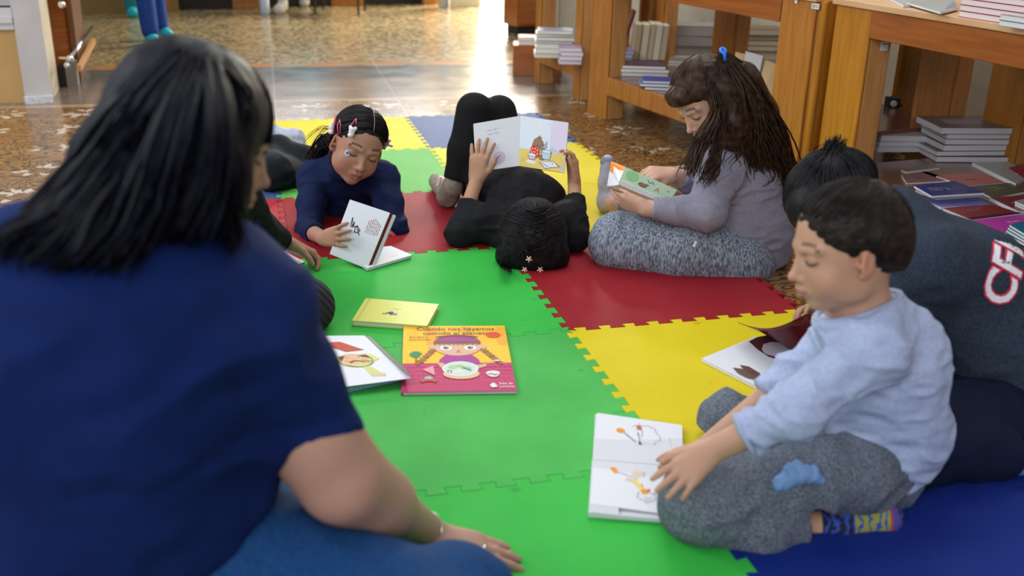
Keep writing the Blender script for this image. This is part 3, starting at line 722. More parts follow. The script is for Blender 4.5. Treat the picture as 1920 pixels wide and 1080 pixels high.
# upright cream books
for i, (px, w_, h_, c_) in enumerate([(1184, .035, .178, (.42, .33, .20)), (1198, .035, .176, (.60, .53, .38)), (1211, .03, .180, (.48, .40, .26)), (1222, .035, .178, (.64, .57, .42)), (1235, .032, .172, (.50, .42, .30))]):
    b = Zp(px, 113, ZM); root = empty('book', b, ['tan upright book leftmost behind the girl\'s shelf', 'pale cream upright book, second from the left', 'narrow tan upright book in the middle', 'palest cream upright book, second from the right', 'tan upright book rightmost, against the grey block'][i], 'book', 'upright cream books in a row')
    lean = .012
    k = MB(); k.hexa([b, b+np.array([w_, 0, 0]), b+np.array([w_, .13, 0]), b+np.array([0, .13, 0])], [b+np.array([lean, 0, h_]), b+np.array([w_+lean, 0, h_]), b+np.array([w_+lean, .13, h_]), b+np.array([lean, .13, h_])], mat('cream spine_%d' % i, c_, .6)); bevel(k.build('cover', root), .003)
    k = MB(); k.obox(b+np.array([lean+.003, .003, h_-.004]), (w_-.006, 0, 0), (0, .125, 0), (0, 0, .0046), mat('paper top', (.66, .62, .5), .8)); k.build('page_block', root)
# grey blocks of thick books
stack((1243, 104), ZM+.0, (1, .05), 3, .31, .18, [.05, .052, .05], [(.20, .13, .11), (.30, .26, .25), (.33, .30, .29)], [(.36, .33, .31)], lambda i, n: 'thick grey-edged book in the block behind the girl\'s head, %s' % pos(i, n), 'block of thick grey-edged books')
stack((1330, 96), ZM+.0, (1, .05), 4, .19, .16, [.06, .02, .02, .018], [(.03, .09, .05), (.06, .12, .08), (.20, .22, .18), (.05, .07, .05)], [(.66, .68, .58)], lambda i, n: 'green-spined book above the girl\'s hair, %s of its pile' % pos(i, n), 'pile of green-spined books')
stack((1392, 112), ZM+.0, (1, .05), 5, .20, .17, [.045, .026, .026, .026, .03], [(.17, .10, .045)], [(.66, .60, .45)], lambda i, n: 'brown-spined cream book beside the wooden post, %s of its pile' % pos(i, n), 'pile of brown-spined books')
# cover-forward books leaning in the corner behind the girl
M_tan = mat('tan book cover', (.56, .38, .20), .55)
def leaning(name, quad, depth_t, th, c_, label, art=None):
    Q = [Tp(x, y, t) for (x, y), t in zip(quad, depth_t)]
    M, n = bilin(*Q); 
    if n@(O_-Q[0]) < 0: n = -n
    c = (Q[2]+Q[3])/2; root = empty(name, c, label, 'book', 'books leaning face-out behind the girl')
    k = MB(); k.hexa([Q[3], Q[2], Q[2]-n*th, Q[3]-n*th], [Q[0], Q[1], Q[1]-n*th, Q[0]-n*th], mat('lean_%02d%02d' % (int(99*c_[0]), int(99*c_[2])), c_, .5))
    M2 = lambda u, v, h=0: (Q[3]*(1-u)*(1-v)+Q[2]*u*(1-v)+Q[1]*u*v+Q[0]*(1-u)*v)+n*h
    if art: art(Art(k, M2, .62))
    k.build('cover', root)
    k = MB(); p = .003
    q = [Q[3]+(Q[2]-Q[3])*.0-n*th*.15, Q[2]+(Q[2]-Q[3])*.02-n*th*.15]
    k.obox(Q[2]-n*th*.85, (Q[2]-Q[3])*.012, n*th*.7, (Q[1]-Q[2])*.98, mat('paper top', (.66, .62, .5), .8)); k.build('page_block', root)
leaning('book', [(1379, 97), (1402, 103), (1396, 190), (1370, 185)], [4.05, 4.02, 3.98, 4.0], .012, (.55, .36, .18), 'tan book leaning just behind the girl\'s ponytail')
leaning('book', [(1398, 96), (1431, 105), (1410, 200), (1385, 195)], [3.96, 3.92, 3.88, 3.9], .02, (.55, .55, .55), 'whitish book leaning second from the post')
leaning('book', [(1436, 113), (1458, 121), (1437, 215), (1408, 205)], [3.86, 3.83, 3.78, 3.8], .012, (.58, .39, .20), 'tan book with dark title leaning nearest the post',
        lambda a: (a.scribble(.35, .86, .5, 1, .1, (.10, .06, .03), h=.018), a.scribble(.2, .77, .7, 2, .05, (.12, .07, .04), h=.02), a.ell(.35, .42, .12, .14, (.30, .22, .30), rot=10)))
leaning('book', [(1456, 124), (1468, 128), (1452, 225), (1436, 220)], [3.80, 3.77, 3.73, 3.75], .01, (.40, .30, .20), 'brown-edged book wedged between the tan book and the post')
# ---- short far table
stack((1004, 108), ZM, (1, .0), 7, [.20, .20, .20, .19, .19, .19, .18], .15, [.022, .024, .022, .016, .016, .016, .016], [(.62, .62, .56), (.6, .6, .56), (.60, .6, .55), (.10, .12, .26), (.32, .34, .42), (.10, .12, .26), (.36, .38, .46)], [(.74, .74, .66)],
      lambda i, n: 'pale book of the pile on the short far table, %s' % (pos(i, n) if i < 6 else 'topmost'), 'pale and blue pile on the short far table')
stack((1050, 121), ZM-.004, (1, .0), 4, .11, .10, [.02, .02, .02, .02], [(.32, .20, .36)], [(.76, .70, .74)], lambda i, n: 'white book with purple spine on the short far table, %s' % pos(i, n), 'purple-spined pile on the short far table')
b = Zp(972, 84, .16); k = MB()
for i in range(2): book_box(b+np.array([0, 0, .022*i]), (1, .0, 0), .16, .13, .021, ((.45, .40, .36), (.60, .15, .05))[i], (.78, .76, .70), ('pale book under the orange one by the doorway', 'orange-marked book by the doorway')[i], 'two books by the doorway')
k.obox(b+np.array([-.03, -.02, -.172]), (.28, 0, 0), (0, .2, 0), (0, 0, .171), M_wood_h); o = bevel(k.build('low_wooden_step', loc=b-np.array([0, 0, .172])), .003); set_props(o, 'low reddish wooden step beside the bright doorway', 'step')
# tall panels and cream wall seen through the far table
upright(FA+FU*.05+FN*.62, .12, .04, .8, M_wood_b, 'brown panel behind the short far table')
k = MB(); b = FA+FU*.42+FN*.30; k.hexa([b+np.array([0, 0, .2]), b+np.array([.012, 0, .2]), b+np.array([.012, .12, .2]), b+np.array([0, .12, .2])], [b+np.array([.06, 0, .42]), b+np.array([.075, 0, .42]), b+np.array([.075, .12, .42]), b+np.array([.06, .12, .42])], mat('dark red cover', (.25, .02, .03), .5))
o = k.build('book', loc=b); set_props(o, 'dark red book leaning behind the short far table\'s post', 'book')

# ------------------------------------------------------------ left display case
root = empty('display_case', Zp(120, 163, FZ), 'wooden display case with a chrome rail behind the white pilaster', 'display case')
a = Zp(112, 164, FZ); b = Zp(147, 160, FZ); c = Zp(163, 122, FZ)
ux_ = nrm(b-a); uy_ = nrm(c-b); uy_[2] = 0
k = MB(); k.obox(a, ux_*.04, uy_*.6, (0, 0, .10), M_dark); k.obox(a+ux_*.04, b-a-ux_*.04, uy_*.3, (0, 0, .12), mat('stone plinth', (.27, .24, .21), .5)); k.build('plinth', root)
k = MB(); k.obox(b-ux_*.02+uy_*.1+np.array([0, 0, .0]), ux_*.03, uy_*.55, (0, 0, .8), M_wood_d); 
k.obox(b+uy_*.12-ux_*.12, ux_*.12, uy_*.1, (0, 0, .9), M_wood_h); k.build('post', root)
k = MB(); k.obox(a+uy_*.14+np.array([0, 0, .12]), b-a-ux_*.02, uy_*.02, (0, 0, .34), M_glass); k.build('glass_front', root)
k = MB(); k.obox(a-uy_*.03+np.array([0, 0, .46]), b-a+ux_*.02, uy_*.5, (0, 0, .03), M_wood_top); k.build('top_board', root)
k = MB(); p0 = Tp(131, 110, 5.0); p1 = Tp(173, 50, 5.9); k.tube([p0, p1], .009, M_chrome, 10); k.tube([p0-np.array([.0, 0, .0]), p0+np.array([-.06, .02, 0])], .006, M_chrome, 8); k.lathe(p0-np.array([0, .01, 0]), (0, 1, 0), [(0, .006), (.004, .017), (.02, .017), (.024, .006)], M_chrome)
k.lathe(Tp(124, 123, 5.0), (0, 1, 0), [(0, .008), (.004, .014), (.012, .014), (.016, .006)], M_chrome); k.lathe(Tp(114, 9, 4.9), (0, 1, 0), [(0, .008), (.004, .016), (.02, .016), (.024, .006)], M_chrome)
k.build('rail', root, smooth=True)
k = MB(); q0, q1 = Tp(144, 122, 5.03), Tp(172, 72, 5.9); k.obox(q0, q1-q0, (.02, 0, 0), (0, 0, -.03), M_wood_l); k.build('lower_rail', root)

# ------------------------------------------------------------ back of the room
bd = nrm(np.array([.93, .36, 0])); bn = np.array([-bd[1], bd[0], 0])
def back_cab(px0, px1, py, label, m=M_wood):
    a = Zp(px0, py, FZ); b = Zp(px1, py-(px1-px0)*.012, FZ); w = np.linalg.norm(b-a)
    root = empty('cabinet', a, label, 'cabinet', 'wooden cabinet blocks along the back wall')
    k = MB(); k.obox(a+np.array([0, 0, .0]), b-a, bn*.2, (0, 0, .8), m); bevel(k.build('carcass', root), .004)
    k = MB(); k.obox(a-bn*.012+np.array([0, 0, .06]), (b-a), bn*.012, (0, 0, .7), m); bevel(k.build('door', root), .004)
back_cab(313, 318, 24, 'narrow orange wood block left of the standing legs'); 
back_cab(436, 489, 16.5, 'orange wood block behind the water bottle')
back_cab(621, 684, 11, 'orange wood block in the middle of the back wall')
back_cab(794, 822, 9, 'orange wood block nearest the grey screen')
for x0, x1, yy, lb in ((320, 435, 20, 'near-black block as recess shade left of the water bottle'), (490, 620, 14.5, 'near-black block as recess shade behind the white shoes'), (685, 793, 10, 'near-black block as recess shade left of the grey screen')):
    a = Zp(x0, yy, FZ)+bn*.04; b = Zp(x1, yy-(x1-x0)*.02, FZ)+bn*.04; k = MB(); k.obox(a, b-a, bn*.2, (0, 0, .85), M_dark); o = k.build('recess_shade_block', loc=a); set_props(o, lb, 'recess shade')  # near-black boxes put the shade of the recesses between cabinets into colour
a = Zp(100, 30, FZ)+bn*.1; k = MB(); k.obox(a, bd*.95, bn*.1, (0, 0, .85), mat('dull ochre board', (.26, .16, .05), .5)); o = k.build('ochre_board', loc=a); set_props(o, 'dull ochre board at the far left behind the display case', 'board')
a = Zp(823, 13, FZ); k = MB(); k.obox(a, bd*.09, bn*.02, (0, 0, 1.2), mat('grey glass', (.32, .35, .36), .1)); k.obox(a+bd*.1, bd*.30, bn*.03, (0, 0, 1.2), mat('cream curtain', (.50, .48, .36), .8))
k.tube([a+bd*.09-bn*.01, a+bd*.09-bn*.01+np.array([0, 0, 1.2])], .008, M_chrome, 8)
o = k.build('folding_screen', loc=a); set_props(o, 'grey and cream screen just left of the bright doorway', 'screen')
# ------------------------------------------------------------ skin, hair and cloth
def skin_mat(name='skin', rough=.5):
    if name in MATS: return MATS[name]
    m, nt, b = new_mat(name); L = nt.links
    at = N(nt, 'ShaderNodeAttribute'); at.attribute_name = 'Col'
    tc = N(nt, 'ShaderNodeTexCoord'); n = N(nt, 'ShaderNodeTexNoise'); n.inputs['Scale'].default_value = 35; n.inputs['Detail'].default_value = 3; L.new(tc.outputs['Object'], n.inputs['Vector'])
    r = N(nt, 'ShaderNodeValToRGB'); r.color_ramp.elements[0].color = (.88, .84, .82, 1); r.color_ramp.elements[1].color = (1, 1, 1, 1); L.new(n.outputs[0], r.inputs[0])
    mx = N(nt, 'ShaderNodeMix', data_type='RGBA', blend_type='MULTIPLY'); mx.inputs[0].default_value = .8
    L.new(at.outputs[0], mx.inputs[6]); L.new(r.outputs[0], mx.inputs[7]); L.new(mx.outputs[2], b.inputs['Base Color'])
    b.inputs['Roughness'].default_value = rough; b.inputs['Specular IOR Level'].default_value = .35
    b.inputs['Subsurface Weight'].default_value = .12; b.inputs['Subsurface Radius'].default_value = (.010, .004, .002); b.inputs['Subsurface Scale'].default_value = 1.0
    n2 = N(nt, 'ShaderNodeTexNoise'); n2.inputs['Scale'].default_value = 260; L.new(tc.outputs['Object'], n2.inputs['Vector'])
    bp = N(nt, 'ShaderNodeBump'); bp.inputs['Strength'].default_value = .12; bp.inputs['Distance'].default_value = .001
    L.new(n2.outputs[0], bp.inputs['Height']); L.new(bp.outputs[0], b.inputs['Normal'])
    MATS[name] = m; return m
SKIN = skin_mat()
def hair_mat(name, c1, c2, rough=.45, spec=.16):
    if name in MATS: return MATS[name]
    m, nt, b = new_mat(name); L = nt.links; tc = N(nt, 'ShaderNodeTexCoord')
    n = N(nt, 'ShaderNodeTexNoise'); n.inputs['Scale'].default_value = 60; n.inputs['Detail'].default_value = 3; L.new(tc.outputs['Object'], n.inputs['Vector'])
    r = N(nt, 'ShaderNodeValToRGB'); r.color_ramp.elements[0].color = tuple(c1)+(1,); r.color_ramp.elements[1].color = tuple(c2)+(1,); r.color_ramp.elements[0].position = .35; r.color_ramp.elements[1].position = .7
    L.new(n.outputs[0], r.inputs[0]); L.new(r.outputs[0], b.inputs['Base Color']); b.inputs['Roughness'].default_value = rough; b.inputs['Specular IOR Level'].default_value = spec
    MATS[name] = m; return m
def cloth(name, col, **k): return mat(name, col, k.pop('rough', .85), k.pop('spec', .2), bump=k.pop('bump', .35), bscale=k.pop('bscale', 350), **k)

class Head:
    """head frame: c = point midway between the ears at eye level, F face direction, U up, h = chin-to-crown height"""
    def __init__(s, c, F, U, h):
        s.c = np.array(c, float); s.F = nrm(F); U = np.array(U, float); s.U = nrm(U-s.F*(U@s.F)); s.S = np.cross(s.U, s.F); s.h = h
    def w(s, a, f, u): return s.c+s.h*(s.S*a+s.F*f+s.U*u)
    def d(s, a, f, u): return s.S*a+s.F*f+s.U*u
    def loc(s, P): q = (np.asarray(P)-s.c)/s.h; return np.stack([q@s.S, q@s.F, q@s.U], -1)
    def ax(s): return [s.S, s.F, s.U]
def head_sdf(g, H, child=1.0, lids=.55, mouth=0.0):
    h = H.h; E = lambda a, f, u, r, k=.03, op='u', ax=None: g.ell(H.w(a, f, u), np.array(r)*h, ax or H.ax(), k*h, op)
    E(0, -.07, .115, (.335, .425, .375), .05)
    E(0, .10, -.10, (.275, .275, .345), .08)
    E(0, .135, -.26, (.19, .20, .215), .06)
    E(0, .235, -.405, (.085, .075, .075), .05)
    for sg in (-1, 1):
        E(sg*.155, .20, -.19, (.115, .11, .13), .07)
        E(sg*.195, .04, -.265, (.075, .13, .115), .08)
        E(sg*.145, .375, -.005, (.075, .055, .048), .06, 's')
        g.cap(H.w(sg*.06, .352, .055), H.w(sg*.215, .285, .065), .028*h, .022*h, .05*h)
        E(sg*.138, .272, -.015, (.072, .072, .066), .012)
        g.cap(H.w(sg*.055, .355, -.188), H.w(sg*.038, .375, -.195), .026*h, .028*h, .02*h)
    g.cap(H.w(0, .335, .02), H.w(0, .405, -.15), .026*h, .036*h, .035*h)
    E(0, .420, -.172, (.040, .042, .036), .025)
    for sg in (-1, 1): E(sg*.022, .405, -.212, (.013, .018, .012), .01, 's')
    # mouth
    E(0, .335, -.285, (.085, .055, .06), .04)
    g.chain([H.w(-.088, .325, -.292), H.w(-.03, .378, -.274), H.w(.03, .378, -.274), H.w(.088, .325, -.292)], [.011*h, .019*h, .019*h, .011*h], .014*h)
    g.chain([H.w(-.075, .325, -.302), H.w(0, .375, -.322), H.w(.075, .325, -.302)], [.012*h, .022*h, .012*h], .014*h)
    g.p.append(('c', H.w(-.085, .352, -.296), H.w(.085, .352, -.296), .006*h, .006*h, None, .01*h, 's', np.minimum(H.w(-.085, .35, -.296), H.w(.085, .35, -.296))-.012*h, np.maximum(H.w(-.085, .35, -.296), H.w(.085, .35, -.296))+.012*h))
    # ears
    for sg in (-1, 1):
        c = H.w(sg*.322, -.03, -.055); n_ = nrm(H.d(sg*.93, -.36, .06)); u_ = nrm(H.d(0, -.22, 1)); u_ = nrm(u_-n_*(u_@n_)); f_ = np.cross(n_, u_)
        g.ell(c+n_*.012*h, np.array([.022, .068, .112])*h, [n_, f_, u_], .014*h)
        g.ell(c+n_*.038*h+u_*.012*h, np.array([.020, .042, .075])*h, [n_, f_, u_], .010*h, 's')
        g.ell(H.w(sg*.318, -.0, -.150), np.array([.026, .034, .034])*h, H.ax(), .02*h)
        g.ell(H.w(sg*.318, .022, -.075), np.array([.02, .02, .026])*h, H.ax(), .012*h)
def paint_head(P, H, base, col, brow=(.05, .03, .02), lip=None):
    """skin colour: lips, brows, rosier cheeks, ears and nose; lid crease and lip line shade painted in"""
    q = H.loc(P); a, f, u = np.abs(q[:, 0]), q[:, 1], q[:, 2]
    inside = np.linalg.norm((P-H.c)/H.h, axis=1) < .75
    def mixc(w, c): 
        w = (w*inside)[:, None]; col[:] = col*(1-w)+np.array(c)*w
    base = np.array(base)
    rosy = base*np.array([1.03, .80, .76])
    mixc(.55*np.exp(-(((a-.17)/.09)**2+((u+.18)/.08)**2))*(f > .1), rosy)
    mixc(.5*np.exp(-((a/.06)**2+((u+.17)/.05)**2))*(f > .3), rosy)
    mixc(.6*(a > .30)*(np.abs(u+.06) < .16)*(f < .1), base*np.array([1.05, .72, .66]))
    lc = lip if lip is not None else base*np.array([.92, .52, .52])
    uu = u+.297-.10*a; w = np.clip(1.4-np.abs(uu)/.034, 0, 1)*np.clip((.088-a)/.015, 0, 1)*(f > .28)
    mixc(np.clip(w, 0, 1)*.85, lc)
    w = np.exp(-((u+.297)/.006)**2)*(a < .085)*(f > .28); mixc(w*.7, np.array(lc)*.35)  # shade between the lips painted as a dark line
    bu = .088-.9*(a-.13)**2*2.0+.02*(a < .2)
    w = np.clip(1.3-np.abs(u-bu)/.017, 0, 1)*(a > .055)*(a < .235)*np.clip((a-.05)/.03, 0, 1)*(f > .12)
    mixc(w*.85, brow)
    # lash line of lowered eyes; shade painted into the lid crease
    lu = -.052+1.2*(a-.138)**2*4
    w = np.exp(-((u-lu)/.0075)**2)*(np.abs(a-.138) < .068)*(f > .2); mixc(w*.9, (.03, .018, .014))
    w = np.exp(-((u-.038+1.5*(a-.138)**2*4)/.010)**2)*(np.abs(a-.138) < .07)*(f > .2); mixc(w*.35, base*.5)
    w = np.exp(-(((a-.138)/.075)**2+((u+.01)/.05)**2))*(f > .2); mixc(w*.25, base*np.array([.72, .60, .58]))
def lashes(H, sdf, parent, r=.0011, sides=(-1, 1)):
    k = MB()
    for sg in sides:
        P = []
        for i in range(9):
            t = i/8; a = .085+.115*t; u = -.050+.03*(2*t-1)**2*.6
            o = H.w(sg*a, .62, u); P.append(march(sdf, o, -H.F, .001, 120)+H.F*r*.5)
        k.tube(P, [r*.5]+[r]*7+[r*.5], mat('dark lashes', (.02, .013, .01), .6), 6)
        for i in range(1, 8):
            k.tube([P[i], P[i]+H.h*(H.F*.022-H.U*.016+H.S*sg*.01*(i-3)/4)], [r*.5, r*.15], mat('dark lashes', (.02, .013, .01), .6), 4)
    return k.build('eyelashes', parent, True)
def hand(g, w, D, Nn, T, s=.72, curl=(.25, .3, .25), curls=None, spread=.06, thumb=(.75, .3), k=.006):
    """w wrist, D towards the fingers, Nn out of the palm, T towards the thumb"""
    w = np.array(w, float); D = nrm(D); Nn = np.array(Nn, float); Nn = nrm(Nn-D*(Nn@D)); T = np.array(T, float); T = nrm(T-D*(T@D)-Nn*(T@Nn))
    offs = (.030, .010, -.010, -.028); Ln = (.088, .092, .088, .080); fl = (.068, .076, .071, .056); tips = []
    g.cap(w-D*.02*s, w+D*.012*s, .021*s, .022*s, .015*s, (Nn, 1.35))
    g.cap(w+D*.03*s+T*.008*s, w+D*.066*s+T*.004*s, .019*s, .019*s, .015*s, (Nn, 1.5)); g.cap(w+D*.03*s-T*.010*s, w+D*.062*s-T*.014*s, .016*s, .016*s, .015*s, (Nn, 1.4))
    for i in range(4):
        kn = w+D*Ln[i]*s+T*offs[i]*s; kb = w+D*.012*s+T*offs[i]*.55*s
        g.cap(kb, kn, .0150*s, .0120*s, .014*s)
        c = curls[i] if curls else curl; ang = 0; p = kn; Di = nrm(D+T*spread*(1.5-i)*2)
        rr = (.0102, .0092, .0082, .0070)
        for j, fr in enumerate((.44, .31, .25)):
            ang += c[j]; d_ = Di*math.cos(ang)+Nn*math.sin(ang); q = p+d_*fl[i]*fr*s
            g.cap(p, q, rr[j]*s*(.92 if i == 3 else 1), rr[j+1]*s*(.92 if i == 3 else 1), .0025*s if j else .006*s); p = q
        tips.append(p)
    g.cap(w+D*.02*s+T*.015*s+Nn*.004*s, w+D*.05*s+T*.022*s+Nn*.006*s, .016*s, .013*s, .012*s)
    b = w+D*.022*s+T*.022*s+Nn*.004*s; sp, cu = thumb
    d1 = nrm(D*math.cos(sp)+T*math.sin(sp)+Nn*cu*.5); d2 = nrm(D*math.cos(sp*.55)+T*math.sin(sp*.55)+Nn*cu); d3 = nrm(D*math.cos(sp*.3)+T*math.sin(sp*.3)+Nn*cu*1.2)
    q1 = b+d1*.036*s; q2 = q1+d2*.032*s; q3 = q2+d3*.024*s
    g.cap(b, q1, .0155*s, .0115*s, .010*s); g.cap(q1, q2, .0112*s, .0100*s, .004*s); g.cap(q2, q3, .0102*s, .0078*s, .004*s); tips.append(q3)
    return tips
def folds(amp, scale, stretch=(1, 1, 1), seed=0, fine=.3):
    S = np.array(stretch, float)
    def f(V):
        w = V+.03*np.stack([vnoise(V*9, seed+5), vnoise(V*9+7, seed+6), vnoise(V*9+13, seed+7)], 1)
        return amp*(ridge(w*scale*S, seed)*.7+fine*vnoise(w*scale*2.3*S, seed+1)-.15)
    return f
def flat_skin(base): 
    def p(V): return np.tile(np.array(base), (len(V), 1))
    return p

class Hair:
    """hair as one mesh: a smooth under-volume plus many combed locks"""
    def __init__(s): s.V = []; s.F = []; s.n = 0
    def lock(s, pts, r0, r1=None, sides=5, flat=.5, up=None):
        pts = np.array(pts, float); n = len(pts); r1 = r0*.2 if r1 is None else r1
        d = np.zeros_like(pts); d[1:-1] = pts[2:]-pts[:-2]; d[0] = pts[1]-pts[0]; d[-1] = pts[-1]-pts[-2]; d /= np.linalg.norm(d, axis=1)[:, None]+1e-9
        a = np.cross(d, np.array([.31, .52, .8]) if up is None else up); a /= np.linalg.norm(a, axis=1)[:, None]+1e-9
        b = np.cross(d, a); t = np.linspace(0, 1, n); r = r0*(np.minimum(1, .35+t*4))*(1-t**3)+r1*t**3
        ang = np.arange(sides)*2*math.pi/sides
        R = pts[:, None, :]+r[:, None, None]*(a[:, None, :]*np.cos(ang)[None, :, None]+flat*b[:, None, :]*np.sin(ang)[None, :, None])
        s.V.append(R.reshape(-1, 3)); base = s.n; i = np.arange(n-1)[:, None]*sides; k = np.arange(sides)[None]; k2 = (k+1) % sides
        q = np.stack([i+k, i+k2, i+sides+k2, i+sides+k], -1).reshape(-1, 4)+base; s.F.append(q)
        s.n += n*sides
    def bulk(s, sdf, h=.005, relax=1, disp=None):
        mn, mx = sdf.bounds(); V, F = surf(sdf, mn, mx, h, 3)
        if disp is not None: V = V+vnormals(V, F)*disp(V)[:, None]
        s.V.append(V); s.F.append(F+s.n); s.n += len(V)
    def build(s, m, parent, name='hair'):
        return mesh_obj(name, np.concatenate(s.V), np.concatenate(s.F), m, parent, None, True)
def skull_pt(H, d, k=1.0, rad=(.335, .425, .375), c=(0, -.07, .115)):
    """point on the skull in head direction d=(side, front, up), at k times the skull radius"""
    d = nrm(d); r = 1/math.sqrt(sum((d[i]/rad[i])**2 for i in range(3)))*k
    return H.w(c[0]+d[0]*r, c[1]+d[1]*r, c[2]+d[2]*r)
def slerp(a, b, t):
    a, b = nrm(a), nrm(b); th = math.acos(max(-1, min(1, a@b)))
    if th < 1e-4: return a
    return (math.sin((1-t)*th)*a+math.sin(t*th)*b)/math.sin(th)
def comb(hair, H, pairs, n, r, k0=1.03, k1=1.06, free=None, steps=9, jit=.04, rng=None, rad=(.335, .425, .375)):
    """pairs: fn(u in 0..1) -> (start dir, end dir) ; free: fn(u, endpoint, rng) -> further points"""
    rng = rng or random.Random(4)
    for i in range(n):
        u = (i+.5)/n+rng.uniform(-.5, .5)/n; a, b = pairs(u, rng); kk = rng.uniform(k0, k1); ja = np.array([rng.gauss(0, jit) for _ in range(3)]); jb = np.array([rng.gauss(0, jit) for _ in range(3)])
        P = [skull_pt(H, slerp(np.array(a)+ja, np.array(b)+jb, t), kk, rad) for t in np.linspace(0, 1, steps)]
        if free: P += list(free(u, P[-1], rng))
        hair.lock(P, r*rng.uniform(.7, 1.2))
def smooth_path(P, n=16):
    P = np.array(P, float); out = []
    m = len(P)
    for i in range(n):
        t = i/(n-1)*(m-1); k = min(int(t), m-2); f = t-k
        p0, p1, p2, p3 = P[max(k-1, 0)], P[k], P[k+1], P[min(k+2, m-1)]
        out.append(.5*((2*p1)+(-p0+p2)*f+(2*p0-5*p1+4*p2-p3)*f*f+(-p0+3*p1-3*p2+p3)*f**3))
    return np.array(out)
def person(loc, label): return empty('person', loc, label, 'person')
# ------------------------------------------------------------ books on the mats and in hands
PAGE = mat('book page', (.74, .75, .80), .5, .4)
PAGE2 = mat('page edge', (.66, .67, .72), .7)
def slab_book_panel(k, Q, th, front, back=None, edge=None, art=None, toward=None):
    """a stiff page from four world corners TL, TR, BR, BL; thickness goes away from the viewer"""
    Q = [np.array(q, float) for q in Q]; n = nrm(np.cross(Q[1]-Q[3], Q[0]-Q[2])); t = O_ if toward is None else toward
    if n@(t-Q[0]) < 0: n = -n
    R = [q-n*th for q in Q]; V = Q+R
    def face(f, m):
        a, b, c = (np.array(V[i]) for i in f[:3]); nn = np.cross(b-a, c-b); cen = sum(V)/8
        k.add([V[i] for i in (f if nn@(sum(V[i] for i in f)/4-cen) > 0 else f[::-1])], [(0, 1, 2, 3)], m)
    if art:
        g_ = 8; G = [[(Q[3]*(1-u)*(1-v)+Q[2]*u*(1-v)+Q[1]*u*v+Q[0]*(1-u)*v) for u in np.linspace(0, 1, g_+1)] for v in np.linspace(0, 1, g_+1)]
        ff = [(r*(g_+1)+c, r*(g_+1)+c+1, (r+1)*(g_+1)+c+1, (r+1)*(g_+1)+c) for r in range(g_) for c in range(g_)]; VV = [p for r in G for p in r]
        if np.cross(VV[1]-VV[0], VV[g_+1]-VV[0])@n < 0: ff = [f[::-1] for f in ff]
        k.add(VV, ff, front)
    else: face((0, 1, 2, 3), front)
    face((4, 5, 6, 7), back or front)
    for i in range(4): j = (i+1) % 4; face((i, j, 4+j, 4+i), edge or front)
    if art:
        M = lambda u, v, h=0: (Q[3]*(1-u)*(1-v)+Q[2]*u*(1-v)+Q[1]*u*v+Q[0]*(1-u)*v)+n*h
        w = np.linalg.norm(Q[1]-Q[0]); hh = np.linalg.norm(Q[0]-Q[3]); art(Art(k, M, w/hh))
    return n
K1 = (.04, .035, .04)
# 1 small yellow book
def art_yellow(a):
    a.rect(.055, .01, .062, .99, (.42, .36, .05))
    a.ell(.47, .46, .055, .055, (.62, .62, .55)); a.ell(.445, .44, .035, .05, (.03, .03, .04)); a.line([(.38, .36), (.40, .44), (.43, .40), (.46, .36), (.50, .40), (.53, .36)], .012, (.05, .05, .05))
    a.ell(.50, .49, .03, .035, (.70, .70, .66)); a.line([(.36, .41), (.34, .36)], .008, (.1, .1, .1))
    a.text('l i b r o', .44, .62, .055, (.35, .18, .05), rot=-8)
book_flat('book', [(686, 559), (823, 570), (801, 611), (660, 601)], .013, (.60, .62, .055), 'small yellow hardcover book lying on the green mat', 'book', z=.0005, spine='L', paper=(.70, .74, .70), art=art_yellow)
